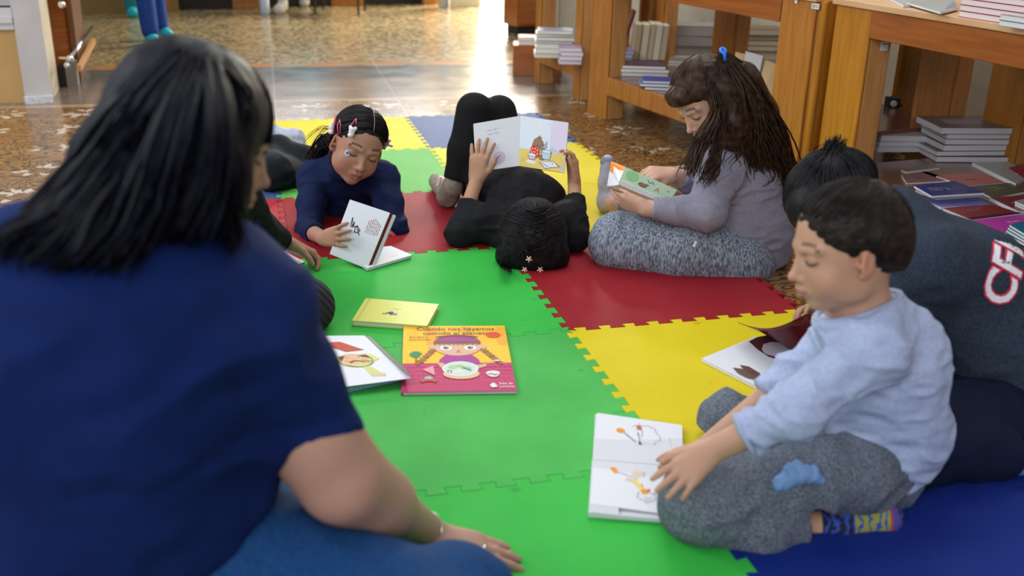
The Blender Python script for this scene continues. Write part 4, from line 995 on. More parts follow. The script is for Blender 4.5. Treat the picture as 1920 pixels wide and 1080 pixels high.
# 2 big picture book
def art_planet(a):
    Y, OR, PK, PU = (.90, .55, .010), (.85, .40, .01), (.52, .025, .13), (.40, .03, .26)
    a.rect(0, 0, 1, 1, Y)
    for i in range(6): a.rect(.05+.17*i, .72-.05*(i % 2), .15+.17*i, .98, OR if i % 2 else (.92, .50, .01))
    a.rect(0, 0, 1, .40, PK)
    for r in range(5):
        for c in range(22): a.rect(.02+c*.045, .14+r*.05, .045+c*.045, .155+r*.05, (.62, .05, .19))
    a.ell(.21-.09, .53, .045, .045, (.02, .22, .10)); a.poly([(.115, .40), (.13, .40), (.128, .54), (.118, .54)], (.22, .08, .02))
    for t in range(7):
        q = math.radians(20+t*45); a.line([(.12, .53), (.12+.055*math.cos(q), .53+.045*math.sin(q))], .009, (.01, .25, .12))
    a.text('Cuando nos hayamos', .13, .915, .080, (.20, .03, .10), width=.76); a.text('comido el planeta', .19, .845, .074, (.20, .03, .10), width=.64)
    a.text('Alaia Dalarna', .055, .795, .038, (.30, .10, .02), width=.18); a.text('Silvia Damiana', .055, .752, .038, (.30, .10, .02), width=.20)
    a.ell(.87, .838, .072, .05, (.75, .06, .015))
    # braids and body
    for sg, x0 in ((-1, .30), (1, .74)):
        for i in range(6): a.ell(x0+sg*(.012+.025*i), .60-.036*i, .028, .026, (.30, .11, .03) if i % 2 else (.38, .16, .05), rot=sg*-40)
        a.ell(x0+sg*.16, .385, .02, .018, (.35, .12, .03))
    a.ell(.52, .40, .19, .14, PU); a.poly([(.33, .40), (.40, .53), (.64, .53), (.71, .40)], PU)
    a.poly([(.31, .40), (.37, .40), (.45, .26), (.40, .23)], (.72, .42, .26)); a.poly([(.67, .36), (.77, .38), (.76, .34), (.66, .30)], (.72, .42, .26))
    a.ell(.27, .645, .03, .035, (.80, .42, .26)); a.ell(.76, .645, .03, .035, (.80, .42, .26))
    a.ell(.515, .645, .225, .14, (.74, .44, .29)); a.ell(.515, .70, .225, .14, (.20, .06, .025), a0=0, a1=180)
    a.ell(.515, .705, .222, .10, PU, a0=0, a1=180); a.poly([(.293, .69), (.737, .69), (.737, .72), (.293, .72)], (.28, .10, .04))
    for i in range(20): a.line([(.305+i*.022, .665+.01*(i % 2)), (.30+i*.0225, .73)], .004, (.14, .05, .02))
    a.ell(.515, .80, .21, .028, (.16, .06, .03), a0=0, a1=180)
    for x in (.405, .635): a.ell(x, .625, .058, .035, (.85, .85, .82)); a.ell(x, .625, .028, .022, (.12, .08, .07)); a.ell(x+.01, .63, .006, .006, (.8, .8, .8))
    a.line([(.52, .59), (.525, .575), (.51, .572)], .004, (.45, .2, .12)); a.line([(.50, .557), (.54, .558)], .005, (.45, .12, .10))
    a.ell(.53, .235, .165, .075, (.74, .50, .32)); a.ell(.525, .31, .165, .105, (.80, .80, .72)); a.ell(.525, .31, .15, .092, (.55, .72, .70)); 
    a.ell(.46, .33, .05, .03, (.45, .60, .30), rot=20); a.ell(.57, .32, .06, .022, (.42, .55, .20), rot=-15); a.ell(.52, .35, .035, .015, (.35, .50, .25)); a.ell(.50, .27, .05, .02, (.75, .78, .55)); a.line([(.55, .32), (.62, .28)], .008, (.10, .15, .05))
    a.ell(.425, .265, .022, .022, (.03, .03, .05)); a.ell(.425, .262, .012, .014, (.85, .85, .85))
    a.poly([(.18, .30), (.28, .355), (.295, .215)], (.78, .32, .36)); a.poly([(.15, .135), (.32, .135), (.30, .165), (.17, .165)], (.55, .08, .03)); a.ell(.235, .165, .055, .05, (.10, .10, .12), a0=0, a1=180); a.ell(.235, .168, .04, .035, (.45, .5, .5), a0=0, a1=180); a.ell(.185, .135, .016, .016, (.4, .1, .05)); a.ell(.29, .135, .016, .016, (.4, .1, .05))
    a.ell(.815, .245, .062, .062, (.74, .68, .66), a0=180, a1=360); a.ell(.815, .245, .062, .03, (.80, .76, .74)); a.line([(.77, .225), (.80, .23), (.83, .215), (.86, .225)], .007, (.4, .2, .2))
    a.rect(.82, .415, .93, .425, (.8, .75, .6)); a.rect(.85, .425, .89, .435, (.7, .75, .8))
    a.poly([(.77, .065), (.84, .075), (.83, .045), (.79, .04)], (.82, .8, .82)); a.ell(.805, .085, .018, .018, (.82, .8, .82)); a.ell(.785, .075, .012, .01, (.82, .8, .82))
    a.text('Salas de', .855, .080, .040, (.85, .82, .85), width=.12); a.text('Lectura', .855, .040, .042, (.85, .82, .85), width=.13)
book_flat('book', [(757, 611.5), (946, 611), (969, 733), (753, 736)], .007, (.52, .025, .13), 'orange and pink picture book showing a girl with braids holding a plate', 'book', z=.0005, spine='L', art=art_planet, hard=False)
# 3 open picture book partly under the woman's sleeve
c = Zp(660, 690, 0); root = empty('open_book', (c[0], c[1], 0.0), 'open picture book with a drawn child raising a red book, by the woman\'s sleeve', 'book')
cols = [(.25, .32, .70), (.62, .68, .82), (.10, .42, .66), (.55, .74, .80), (.20, .25, .32), (.30, .58, .70), (.66, .70, .80)]
k = MB()
for i, cc in enumerate(cols):
    z0 = .0008+i*.0022; s_ = i*2.2
    Q = [Zp(520, 634, z0+.0016), Zp(690-s_*.2, 631, z0+.0016), Zp(757+s_*.5, 712-s_*.5, z0+.0016), Zp(596, 747-s_*1.2, z0+.0016)]
    slab_book_panel(k, Q, .0018, mat('pagecol_%d' % i, cc, .6), toward=O_)
k.build('pages', root)
k = MB(); Q = [Zp(516, 630, .0168), Zp(683, 629, .0168), Zp(770, 709, .0215), Zp(585, 733, .0180)]
def art_boy(a):
    sk, gr, wd = (.74, .44, .26), (.62, .66, .24), (.10, .05, .03)
    # page coordinates: u along the top edge, v up
    a.scribble(.30, .93, .26, 1, .1, (.45, .45, .5), h=.012)
    a.poly([(.42, .84), (.66, .855), (.83, .66), (.63, .635)], (.52, .075, .035)); a.line([(.42, .84), (.63, .635), (.83, .66)], .005, (.25, .03, .02))
    a.poly([(.66, .12), (.80, .10), (.74, .30), (.66, .34)], gr); a.poly([(.66, .13), (.81, .12), (.80, .16), (.665, .17)], (.66, .56, .30))
    a.poly([(.42, .42), (.40, .56), (.46, .60), (.50, .54)], gr); a.poly([(.77, .58), (.86, .56), (.90, .44), (.82, .40), (.78, .50)], gr)
    a.line([(.43, .58), (.42, .68)], .008, (.75, .1, .05)); a.line([(.45, .60), (.47, .68)], .008, (.72, .55, .1)); a.line([(.44, .6), (.39, .66)], .008, (.75, .2, .05)); a.ell(.44, .60, .02, .03, sk)
    a.ell(.64, .44, .185, .135, (.30, .25, .08)); a.ell(.64, .45, .17, .13, gr); a.ell(.64, .47, .155, .115, sk); a.poly([(.50, .54), (.80, .55), (.83, .46), (.76, .50), (.54, .50), (.49, .44)], wd)
    a.ell(.64, .475, .11, .07, sk); a.curve(lambda t: (.57+.14*t, .405+.03*math.sin(math.pi*t)), 8, .011, (.20, .04, .03)); a.ell(.58, .50, .008, .008, wd); a.ell(.70, .50, .008, .008, wd)
    a.ell(.55, .44, .022, .015, (.75, .30, .20)); a.ell(.74, .44, .022, .015, (.75, .30, .20))
slab_book_panel(k, Q, .0008, PAGE, art=art_boy); k.build('page', root)
k = MB(); k.add([Zp(694, 631, .015), Zp(760, 690, .012), Zp(771, 708, .029), Zp(686, 630, .0165)], [(0, 1, 2, 3)], mat('grey page edges', (.28, .27, .26), .7)); k.build('page_fan', root)
# 5 thin booklet in front of the hidden child
c = Zp(530, 485, 0); root = empty('open_book', (c[0], c[1], 0), 'thin white booklet under the hand in a black sleeve', 'book'); k = MB()
slab_book_panel(k, [Zp(455, 470, .006), Zp(528, 468, .006), Zp(571, 491, .004), Zp(538, 503, .004)], .003, PAGE, art=lambda a: (a.rect(.55, .80, .64, .90, (.75, .60, .05)), a.rect(.86, .10, .98, .2, (.75, .60, .05)), a.scribble(.55, .6, .3, 5, .08, (.55, .55, .65), h=.02))); k.build('page', root)
# 8 open book before the kneeling boy
c = Zp(1190, 880, 0); root = empty('open_book', (c[0], c[1], 0), 'open white book with goose drawings lying before the kneeling boy', 'book')
ink_k, og, gz = (.16, .14, .24), (.80, .30, .02), (.70, .58, .46)
gut = .013
def goose_top(a):
    a.line([(.42, .78), (.45, .82), (.60, .85), (.68, .80), (.70, .70), (.75, .60), (.74, .52), (.68, .48)], .0035, ink_k)
    a.line([(.53, .55), (.54, .70), (.50, .74), (.46, .72)], .0035, ink_k); a.line([(.53, .42), (.70, .42)], .003, ink_k); a.line([(.54, .42), (.56, .15), (.70, .14)], .003, ink_k); a.line([(.68, .48), (.70, .14)], .003, ink_k)
    a.line([(.50, .88), (.48, .76)], .003, ink_k); a.ell(.50, .78, .03, .05, (.60, .12, .06)); a.line([(.47, .82), (.53, .74)], .008, (.5, .1, .05))
    a.ell(.285, .655, .052, .055, og, rot=-8); a.line([(.33, .62), (.47, .44)], .007, (.45, .38, .36)); a.line([(.33, .60), (.46, .42)], .003, ink_k)
    a.ell(.51, .30, .06, .13, gz, rot=-15); a.poly([(.40, .20), (.56, .22), (.58, .14), (.44, .16)], gz); a.line([(.40, .26), (.44, .18), (.56, .14)], .003, ink_k); a.line([(.50, .60), (.48, .66), (.51, .50), (.50, .40)], .005, ink_k); a.ell(.515, .41, .015, .04, (.03, .06, .25))
    a.scribble(.845, .62, .34, 1, .05, (.40, .40, .5), h=.008, rot=-84)
def goose_bot(a):
    a.ell(.235, .78, .035, .10, og, rot=20); a.line([(.185, .90), (.20, .80)], .006, (.6, .4, .3)); a.line([(.28, .72), (.44, .66)], .004, ink_k)
    a.poly([(.38, .62), (.47, .66), (.52, .62), (.48, .58), (.38, .55)], (.66, .60, .54)); a.ell(.52, .76, .055, .16, gz, rot=-25); a.line([(.46, .93), (.43, .98), (.48, .94), (.50, .99)], .003, ink_k); a.line([(.54, .90), (.585, .80), (.58, .66)], .003, ink_k)
    a.poly([(.45, .55), (.60, .36), (.64, .40), (.50, .60)], (.80, .66, .14)); a.ell(.615, .375, .045, .05, og); a.ell(.66, .41, .02, .03, (.62, .16, .04)); a.line([(.57, .52), (.59, .46)], .005, (.4, .05, .15))
    a.line([(.64, .92), (.82, .90), (.82, .78), (.64, .80), (.64, .92)], .003, ink_k); a.line([(.82, .78), (.80, .60), (.86, .50), (.82, .38), (.72, .34), (.64, .38)], .0035, ink_k)
    a.line([(.55, .36), (.54, .24), (.60, .20), (.74, .21), (.76, .30), (.70, .36)], .0035, ink_k); a.line([(.62, .28), (.66, .24), (.72, .28)], .003, ink_k); a.line([(.64, .18), (.66, .14), (.70, .19)], .003, ink_k)
    a.scribble(.92, .75, .3, 1, .05, (.40, .40, .5), h=.008, rot=-84)
k = MB()
for i in range(3):
    z = .001+i*.0035; slab_book_panel(k, [Zp(1118-i, 779-i*1.5, z+.003), Zp(1279, 800-i, z+.003), Zp(1281, 874, z+.003), Zp(1113-i, 861, z+.003)], .0028, PAGE2)
    slab_book_panel(k, [Zp(1112-i, 862, z+.003), Zp(1281, 876, z+.003), Zp(1262, 979-i*2, z+.003), Zp(1103, 967-i*3, z+.003)], .0028, PAGE2)
k.build('page_block', root)
k = MB(); slab_book_panel(k, [Zp(1120, 774, .014), Zp(1279, 797, .012), Zp(1281, 874, .009), Zp(1114, 858, .009)], .0007, PAGE, art=goose_top)
slab_book_panel(k, [Zp(1114, 858, .009), Zp(1281, 874, .009), Zp(1265, 966, .014), Zp(1106, 944, .018)], .0007, PAGE, art=goose_bot); k.build('page', root)
k = MB(); k.add([Zp(1106, 944.5, .0175), Zp(1103, 960, .012), Zp(1160, 966, .012), Zp(1160, 952, .0165)], [(0, 1, 2, 3)], PAGE2); k.build('page_edge', root)
# 9 open picture book with brown pages before the boy in the lettered sweatshirt
c = Zp(1400, 680, 0); root = empty('open_book', (c[0], c[1], 0), 'picture book with a raised brown page on the yellow mat', 'book')
def art_brown(a):
    a.poly([(.55, 1), (1, 1), (1, .40), (.86, .50), (.70, .66), (.60, .82)], (.06, .018, .018)); a.ell(.88, .66, .17, .22, (.56, .48, .56), rot=-25)
    a.curve(lambda t: (.55+.42*t, .98-.58*t-.06*math.sin(3*t)), 10, .008, (.22, .06, .05))
    a.ell(.42, .22, .04, .20, (.11, .05, .045), rot=62); a.ell(.50, .29, .045, .20, (.12, .055, .05), rot=50); a.line([(.32, .33), (.60, .12)], .004, (.5, .4, .35))
k = MB(); slab_book_panel(k, [Zp(1419, 632, .006), Zp(1560, 640, .006), Zp(1545, 790, .006), Zp(1316, 674, .006)], .0050, PAGE); k.build('page_block', root)
k = MB(); Q = [Zp(1416, 631, .0085), Zp(1560, 638, .0085), Zp(1500, 765, .0085), Zp(1315, 672, .0075)]
slab_book_panel(k, Q, .0008, PAGE, art=None)
A0, B0 = Zp(1315, 672, .009), Zp(1408, 727, .009); C0, D0 = Zp(1419, 631, .009), Zp(1530, 686, .009)
M = lambda u, v, h=0: (A0*(1-u)*(1-v)+B0*u*(1-v)+C0*(1-u)*v+D0*u*v)+np.array([0, 0, h])
a = Art(k, M, 1.0, .0003); BR = (.075, .02, .022)
def px(x, y): return Zp(x, y, .0092)
def wpoly(pts, col, h=0.0):
    k.add([Zp(x, y, .0092+h) for x, y in pts][::-1], [tuple(range(len(pts)))], ink(col))
wpoly([(1404, 640), (1420, 632), (1440, 628), (1520, 640), (1530, 720), (1480, 682), (1440, 668), (1420, 655)], BR)
wpoly([(1428+ 34*0, 655), (1432, 645), (1446, 641), (1470, 643), (1492, 652), (1508, 668), (1506, 676), (1480, 672), (1450, 668), (1434, 663)], (.50, .43, .52), .0004)
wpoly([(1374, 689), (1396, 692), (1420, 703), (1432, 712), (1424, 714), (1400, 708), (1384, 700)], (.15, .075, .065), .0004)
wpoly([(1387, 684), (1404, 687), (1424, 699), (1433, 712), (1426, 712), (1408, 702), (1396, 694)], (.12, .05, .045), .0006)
k.build('page', root)
# raised curling page
V = []; F = []; nu, nv = 14, 6
for i in range(nu+1):
    for j in range(nv+1):
        u, v = i/nu, j/nv
        tipx = 1383+(1520-1383)*u; tipy = 605+14*math.sin(math.pi*min(1, u*1.1))-20*u*u+2*u
        botx = 1440+(1530-1440)*u; boty = 627+(690-627)*u
        x = tipx*(1-v)+botx*v; y = tipy*(1-v)+boty*v; z = (.045+.085*u)*(1-v)**1.3+.010
        V.append(Zp(x, y, z))
for i in range(nu):
    for j in range(nv): q = i*(nv+1)+j; F.append((q, q+1, q+nv+2, q+nv+1))
o = mesh_obj('raised_page', V, F, mat('dark red brown print', (.13, .012, .016), .25, .5), root, smooth=True)
sm = o.modifiers.new('thickness', 'SOLIDIFY'); sm.thickness = .0012; o['label'] = 'glossy dark red page being turned'
# 4 book held by the prone girl
c = Zp(700, 495, 0); root = empty('open_book', (c[0], c[1], 0), 'white book with a red inner edge held upright by the prone girl', 'book')
BRp = Zp(688, 504, .003); BLp = Zp(618, 476, .03); TLp = Yp(656, 374, BLp[1]+.07); TRp = Yp(731, 399, BRp[1]+.07)
def art_kid(a):
    a.line([(.24, .60), (.22, .72), (.25, .64)], .010, (.03, .12, .35)); a.line([(.26, .56), (.30, .66), (.30, .56)], .009, K1); a.line([(.28, .63), (.34, .58), (.40, .62)], .007, K1); a.ell(.40, .60, .025, .025, (.12, .05, .05)); a.line([(.36, .60), (.38, .50), (.46, .50), (.50, .56)], .007, K1); a.ell(.45, .56, .03, .035, (.20, .18, .18)); a.line([(.47, .52), (.52, .47)], .008, K1)
    a.scribble(.10, .54, .10, 1, .03, (.15, .15, .2), h=.012, rot=-5)
    for i in range(8): a.scribble(.62+.042*i, .83-.02*abs(i-3), .62-(.05*abs(i-3)), 1, .05, (.45, .12, .18), h=.010, rot=-92, seed=i)
k = MB(); n4 = slab_book_panel(k, [TLp, TRp, BRp, BLp], .004, PAGE, mat('dark red endpaper', (.20, .008, .015), .4), PAGE2, art=art_kid); k.build('cover', root)
k = MB(); e_ = nrm(TRp-TLp)*.014
slab_book_panel(k, [TRp-n4*.0045, TRp+e_*.35-n4*.012, BRp+e_*.35-n4*.012, BRp-n4*.0045], .012, mat('dark red endpaper', (.20, .008, .015), .4))
slab_book_panel(k, [TRp-e_*.2-n4*.012, TRp+e_*.95-n4*.014, BRp+e_*.95-n4*.014, BRp-e_*.2-n4*.012], .007, PAGE2); k.build('page_block', root)
k = MB(); slab_book_panel(k, [Zp(640, 470, .012), Zp(733, 461, .012), Zp(773, 478, .010), Zp(689, 503, .010)], .008, PAGE, mat('dark red endpaper', (.20, .008, .015), .4), PAGE2, art=lambda a: a.scribble(.62, .22, .28, 1, .05, (.4, .4, .45), h=.012, rot=8)); k.build('page', root)
# 6 board book held by the girl on her back
a1, a2, a3 = Yp(888, 232, 2.99), Yp(976, 217, 3.03), Yp(1066, 230, 2.99)
b1, b2, b3 = Yp(893, 322, 2.92), Yp(973, 311, 2.955), Yp(1058, 324, 2.92)
root = empty('open_book', (a2+b2)/2*np.array([1, 1, 1]), 'open board book with a bear picture, held above the girl in black', 'book')
def art_l(a): a.scribble(.28, .80, .42, 1, .05, (.40, .42, .5), h=.012, rot=3); a.scribble(.30, .72, .40, 1, .05, (.40, .42, .5), h=.012, rot=3, seed=2); a.ell(.54, .22, .14, .13, (.60, .50, .66)); a.line([(.38, .12), (.56, .27)], .008, (.10, .08, .14))
def art_r(a):
    a.rect(0, 0, 1, .36, (.78, .60, .16)); a.poly([(0, .36), (.25, .37), (.62, .30), (.86, .26), (.9, 0), (1, 0), (1, 1), (.68, 1), (.66, .36)], (.72, .64, .78)) ; a.rect(.0, .36, .66, .98, (.72, .76, .84)); a.poly([(0, 0), (.88, 0), (.86, .26), (.62, .33), (0, .36)], (.80, .62, .17))
    a.poly([(.64, .40), (.86, .22), (.88, .05), (1, .05), (1, .30), (.70, .48)], (.50, .58, .70))
    a.rect(.17, .42, .62, .82, (.74, .78, .84)); a.rect(.20, .42, .60, .79, (.36, .42, .50)); a.poly([(.22, .50), (.40, .80), (.30, .79)], (.45, .50, .58))
    for i in range(4): a.ell(.26+.12*i, .92, .026, .034, (.60, .62, .70)); a.ell(.265+.12*i, .925, .018, .024, (.78, .80, .86))
    a.text('1', .07, .92, .06, (.35, .35, .45))
    bb, bd_ = (.33, .19, .11), (.05, .03, .03)
    for q, cc, e in ((1.12, bd_, .0), (1.0, bb, .001)):
        a.ell(.315, .64, .032*q, .038*q, cc); a.ell(.405, .67, .028*q, .035*q, cc); a.ell(.375, .59, .085*q, .085*q, cc, rot=-25); a.ell(.45, .53, .075*q, .045*q, cc, rot=-50); a.ell(.36, .42, .085*q, .15*q, cc, rot=-10)
    a.ell(.50, .47, .016, .016, bd_); a.ell(.40, .61, .008, .010, bd_)
    a.ell(.335, .32, .112, .125, bd_); a.ell(.335, .32, .105, .118, (.72, .05, .03))
    for x, y in ((.28, .38), (.34, .39), (.39, .36), (.27, .31), (.33, .32), (.39, .29), (.30, .25), (.36, .24), (.24, .34)): a.ell(x, y, .012, .015, (.85, .80, .78))
    a.ell(.49, .23, .068, .055, bd_); a.ell(.49, .23, .06, .048, bb); a.poly([(.36, .46), (.55, .40), (.56, .36), (.38, .38)], bb); a.line([(.37, .46), (.55, .41)], .006, bd_)
    a.poly([(.47, .36), (.70, .36), (.67, .20), (.50, .20)], bd_); a.poly([(.485, .35), (.685, .35), (.66, .21), (.51, .21)], (.50, .66, .78)); a.ell(.585, .36, .105, .04, bd_); a.ell(.585, .36, .095, .032, (.66, .78, .86))
    a.poly([(.14, .10), (.32, .08), (.40, .12), (.22, .16)], (.80, .80, .86)); a.poly([(.18, .26), (.37, .26), (.34, .16), (.22, .16)], bd_); a.poly([(.19, .25), (.36, .25), (.33, .17), (.23, .17)], (.66, .56, .72)); a.ell(.275, .26, .095, .034, bd_); a.ell(.275, .26, .086, .027, (.82, .80, .84))
    a.poly([(.42, .14), (.74, .20), (.90, .10), (.58, .02)], bd_); a.poly([(.44, .14), (.74, .19), (.87, .10), (.58, .032)], (.76, .76, .86)); a.ell(.70, .13, .042, .042, (.72, .06, .04)); a.line([(.48, .13), (.64, .07)], .009, (.30, .34, .55)); a.line([(.64, .04), (.72, .07)], .008, (.30, .34, .55))
    for x, y in ((.08, .18), (.12, .14), (.07, .12), (.14, .2)): a.ell(x, y, .008, .01, (.7, .2, .03))
k = MB(); n_ = slab_book_panel(k, [a1, a2, b2, b1], .006, PAGE, mat('book back', (.5, .3, .35), .5), art=art_l); bevel(k.build('page', root), .0)
k = MB(); n_ = slab_book_panel(k, [a2, a3, b3, b2], .006, PAGE, mat('book back', (.5, .3, .35), .5), art=art_r); k.build('page', root)
# 7 board book held by the girl in grey
def TY(x, y, Y): return Yp(x, y, Y)
A1, A2, A3, A4 = TY(1173, 313, 2.80), TY(1270, 356, 2.74), TY(1254, 379, 2.66), TY(1161, 339, 2.70)
root = empty('open_book', (A1+A3)/2, 'open green-paged board book held by the girl in grey', 'book')
def art_g(a):
    a.ell(.18, .62, .12, .34, (.20, .42, .18)); a.rect(0, .0, 1, .12, (.50, .56, .46))
    a.ell(.42, .34, .085, .14, (.06, .035, .03), rot=15); a.ell(.42, .34, .07, .11, (.18, .09, .06), rot=15); a.ell(.50, .46, .03, .05, (.18, .09, .06)); 
    a.line([(.66, .30), (.70, .55), (.74, .30)], .015, (.25, .14, .06)); a.ell(.70, .42, .03, .05, (.5, .34, .12)); a.line([(.46, .82), (.52, .62), (.56, .80), (.60, .64)], .015, (.10, .12, .20)); a.ell(.88, .62, .018, .035, (.6, .05, .03)); a.ell(.93, .22, .03, .05, (.65, .08, .05)); a.ell(.81, .30, .012, .02, (.7, .45, .05))
def art_o(a): a.poly([(0, .60), (.3, .52), (.8, .62), (1, .8), (1, 1), (0, 1)], (.85, .26, .03))
k = MB(); slab_book_panel(k, [A1, A2, A3, A4], .010, ink((.36, .50, .36)), mat('book back', (.5, .3, .35), .5), PAGE, art=art_g); k.build('page', root)
k = MB(); B1, B4 = TY(1146, 302, 2.87), TY(1138, 349, 2.80); slab_book_panel(k, [B1, A1, A4-np.array([0, 0, .012]), B4], .004, PAGE, PAGE, PAGE, art=art_o); k.build('page', root)
def art_c(a): a.scribble(.25, .62, .35, 2, .2, (.5, .12, .10), h=.06); a.ell(.75, .30, .09, .22, (.55, .42, .06)); a.ell(.90, .34, .09, .3, (.12, .25, .30)); a.rect(.06, .05, .4, .2, (.30, .24, .12))
C1, C2 = A4-np.array([0, .0, .011]), A3-np.array([0, 0, .011]); k = MB(); slab_book_panel(k, [C1, C2, TY(1246, 387, 2.62), TY(1139, 350, 2.66)], .003, ink((.26, .17, .14)), PAGE, art=art_c); k.build('cover', root)
# ------------------------------------------------------------ kneeling boy in the pale blue shirt
HB1, HB2 = (.012, .009, .009), (.035, .024, .018)
HAIR_K = hair_mat('black hair', (.006, .005, .006), (.018, .015, .018)); HAIR_DK = hair_mat('dark brown hair', (.010, .007, .006), (.028, .019, .015), .42); HAIR_BR = hair_mat('brown wavy hair', (.022, .010, .006), (.075, .036, .022), .40)
def boy():
    base = (.56, .32, .215)
    H = Head(Tp(1583, 462, 1.60), cv(-.975, -.17, .06), cv(-.10, .94, .30), .205)
    ro = person((.62, 1.53, 0), 'boy with short dark hair in a pale blue shirt, kneeling at an open book')
    nb = Yp(1612, 588, 1.535); Ls = Yp(1640, 655, 1.455); Rs = Yp(1590, 625, 1.60); ch = Yp(1650, 690, 1.53); be = Yp(1668, 800, 1.55); pe = Yp(1640, 878, 1.55)
    Le = Yp(1492, 770, 1.385); Lw = Yp(1333, 846, 1.39); Re = Yp(1490, 705, 1.60); Rw = Yp(1318, 845, 1.545)
    Lh = Yp(1606, 884, 1.48); Lk = Yp(1314, 944, 1.41); La = Yp(1528, 985, 1.435); Rh = Yp(1600, 880, 1.62); Rk = Yp(1362, 782, 1.72); Ra = Zp(1600, 860, .04)
    toe = Yp(1662, 972, 1.45)
    g = SDF(); head_sdf(g, H)
    g.cap(H.w(0, -.13, -.20), nb, .040, .046, .03); g.chain([nb, ch, be, pe], [.045, .06, .06, .045], .03)
    g.chain([Ls, Le, Lw], [.030, .027, .0205]); g.chain([Rs, Re, Rw], [.030, .026, .020]); g.cap(nb, Ls, .035, .03, .03); g.cap(nb, Rs, .035, .03, .03)
    g.chain([Lh, Lk, La, toe], [.035, .035, .022, .02]); g.chain([Rh, Rk, Ra], [.035, .032, .02])
    tl = hand(g, Lw, Yp(1266, 902, 1.345)-Lw, cv(.35, -.3, -1), cv(-.1, .9, -.5), .66, curls=[(.1, .2, .2), (.1, .2, .2), (.15, .2, .2), (.2, .25, .2)], thumb=(.6, .1))
    hand(g, Rw, Yp(1272, 860, 1.50)-Rw, (0, .0, -1), cv(-.1, -.7, .4), .66, curl=(.15, .2, .2), spread=.1, thumb=(.6, .2))
    def paint(V):
        c = np.tile(np.array(base), (len(V), 1)); paint_head(V, H, base, c, (.10, .055, .035), (.50, .22, .18)); return c
    grow('body', g, .0026, SKIN, ro, paint=paint); 
    g2 = SDF(); head_sdf(g2, H); lashes(H, g2, ro, .0009, (1,))
    # shirt
    cax = cv(-.33, .90, .12)
    s = SDF(); s.chain([nb, ch, be, pe+(be-pe)*.05], [.074, .092, .098, .088], .04, (cv(0, 0, 1), 1.12)); s.ell(Yp(1693, 690, 1.54), (.06, .07, .10), k=.05)
    s.cap(nb+np.array([0, -.01, -.012]), Ls, .046, .048, .04); s.cap(nb, Rs, .046, .046, .04)
    s.chain([Ls, Le, Le+(Lw-Le)*.62], [.047, .040, .033], .03); s.chain([Rs, Re, Re+(Rw-Re)*.32], [.046, .038, .034], .03)
    s.cut(Le+(Lw-Le)*.60, Lw-Le, .06); s.cut(Re+(Rw-Re)*.28, Rw-Re, .06); s.cut(nb+cax*.012, cax, .10)
    s.cut(pe+np.array([.01, 0, -.012]), nrm(np.array([.45, 0, -1])), .16)
    shirt = cloth('pale blue jersey', (.40, .46, .66), noise=.08, nscale=160, rough=.9)
    fo = folds(.009, 17, (1.0, 1.0, 2.4), 3)
    grow('shirt', s, .0034, shirt, ro, disp=lambda V: fo(V)*np.clip(1.0-1.4*np.exp(-(np.linalg.norm(V-ch, axis=1)/.09)**2), .15, 1))
    k = MB(); ax = cax
    cc = nb+ax*.012; e1 = nrm(np.cross(ax, (0, 1, 0))); e2 = np.cross(ax, e1)
    k.tube([cc+(e1*math.cos(t)+e2*math.sin(t))*.068 for t in np.linspace(0, 2*math.pi, 33)], .0065, mat('pale blue rib', (.36, .42, .60), .9), 8, cap=False); k.build('collar', ro, True)
    for nm, e, w, r in (('cuff', Le+(Lw-Le)*.585, Lw-Le, .034), ('cuff', Re+(Rw-Re)*.27, Rw-Re, .035)):
        k = MB(); a_ = nrm(w); e1 = nrm(np.cross(a_, (0, 1, .3))); e2 = np.cross(a_, e1); k.tube([e+(e1*math.cos(t)+e2*math.sin(t))*r for t in np.linspace(0, 2*math.pi, 29)], .0045, mat('pale blue rib', (.36, .42, .60), .9), 8, cap=False); k.build(nm, ro, True)
    # trousers
    t = SDF(); t.chain([pe+np.array([0, 0, .02]), pe+np.array([.0, 0, .01])], [.082, .080]); t.chain([Lh, Lk], [.070, .062], .04); t.ell(Yp(1308, 940, 1.41), (.056, .052, .058), k=.03)
    t.chain([Lk+np.array([.02, 0, 0]), Yp(1420, 985, 1.405), Yp(1505, 985, 1.42)], [.055, .045, .034], .03); t.cap(Yp(1395, 1018, 1.38), Yp(1440, 1012, 1.385), .016, .02, .03)
    t.chain([Rh, Yp(1480, 850, 1.66), Rk], [.075, .068, .046], .04); t.chain([Rk, Yp(1480, 850, 1.74)], [.045, .05], .03); t.cap(Yp(1640, 905, 1.50), Yp(1680, 918, 1.54), .040, .028, .04)
    t.cut(Yp(1508, 985, 1.42), cv(1, .1, 0), .055)
    grey = cloth('charcoal marl knit', (.060, .070, .095), color2=(.20, .225, .27), nscale=330, detail=2, bump=.6)
    f2 = folds(.007, 13, (1.2, 1, 1.8), 9)
    o = grow('trousers', t, .0034, grey, ro, disp=f2)
    lin = SDF(); q = Yp(1498, 893, 1.392); lin.chain([q+np.array([-.030, -.004, -.012]), q+np.array([-.008, -.006, .010]), q+np.array([.022, 0, .004]), q+np.array([.036, 0, -.006])], [.011, .015, .011, .005], .012); f3 = folds(.004, 55, (2.0, 1, .8), 2)
    o = grow('pocket_lining', lin, .0018, cloth('light blue lining', (.20, .34, .62)), ro, disp=f3); o['label'] = 'light blue pocket lining sticking out'
    # sock on the near foot
    f = SDF(); f.chain([Yp(1530, 985, 1.433), Yp(1575, 982, 1.437), toe+np.array([-.004, 0, 0])], [.0245, .028, .027], .01, (cv(0, 1, 0), 1.1)); f.cap(Yp(1655, 948, 1.46), toe, .02, .024, .02)
    f.cut(Yp(1535, 985, 1.433), cv(-1, 0, 0), .05)
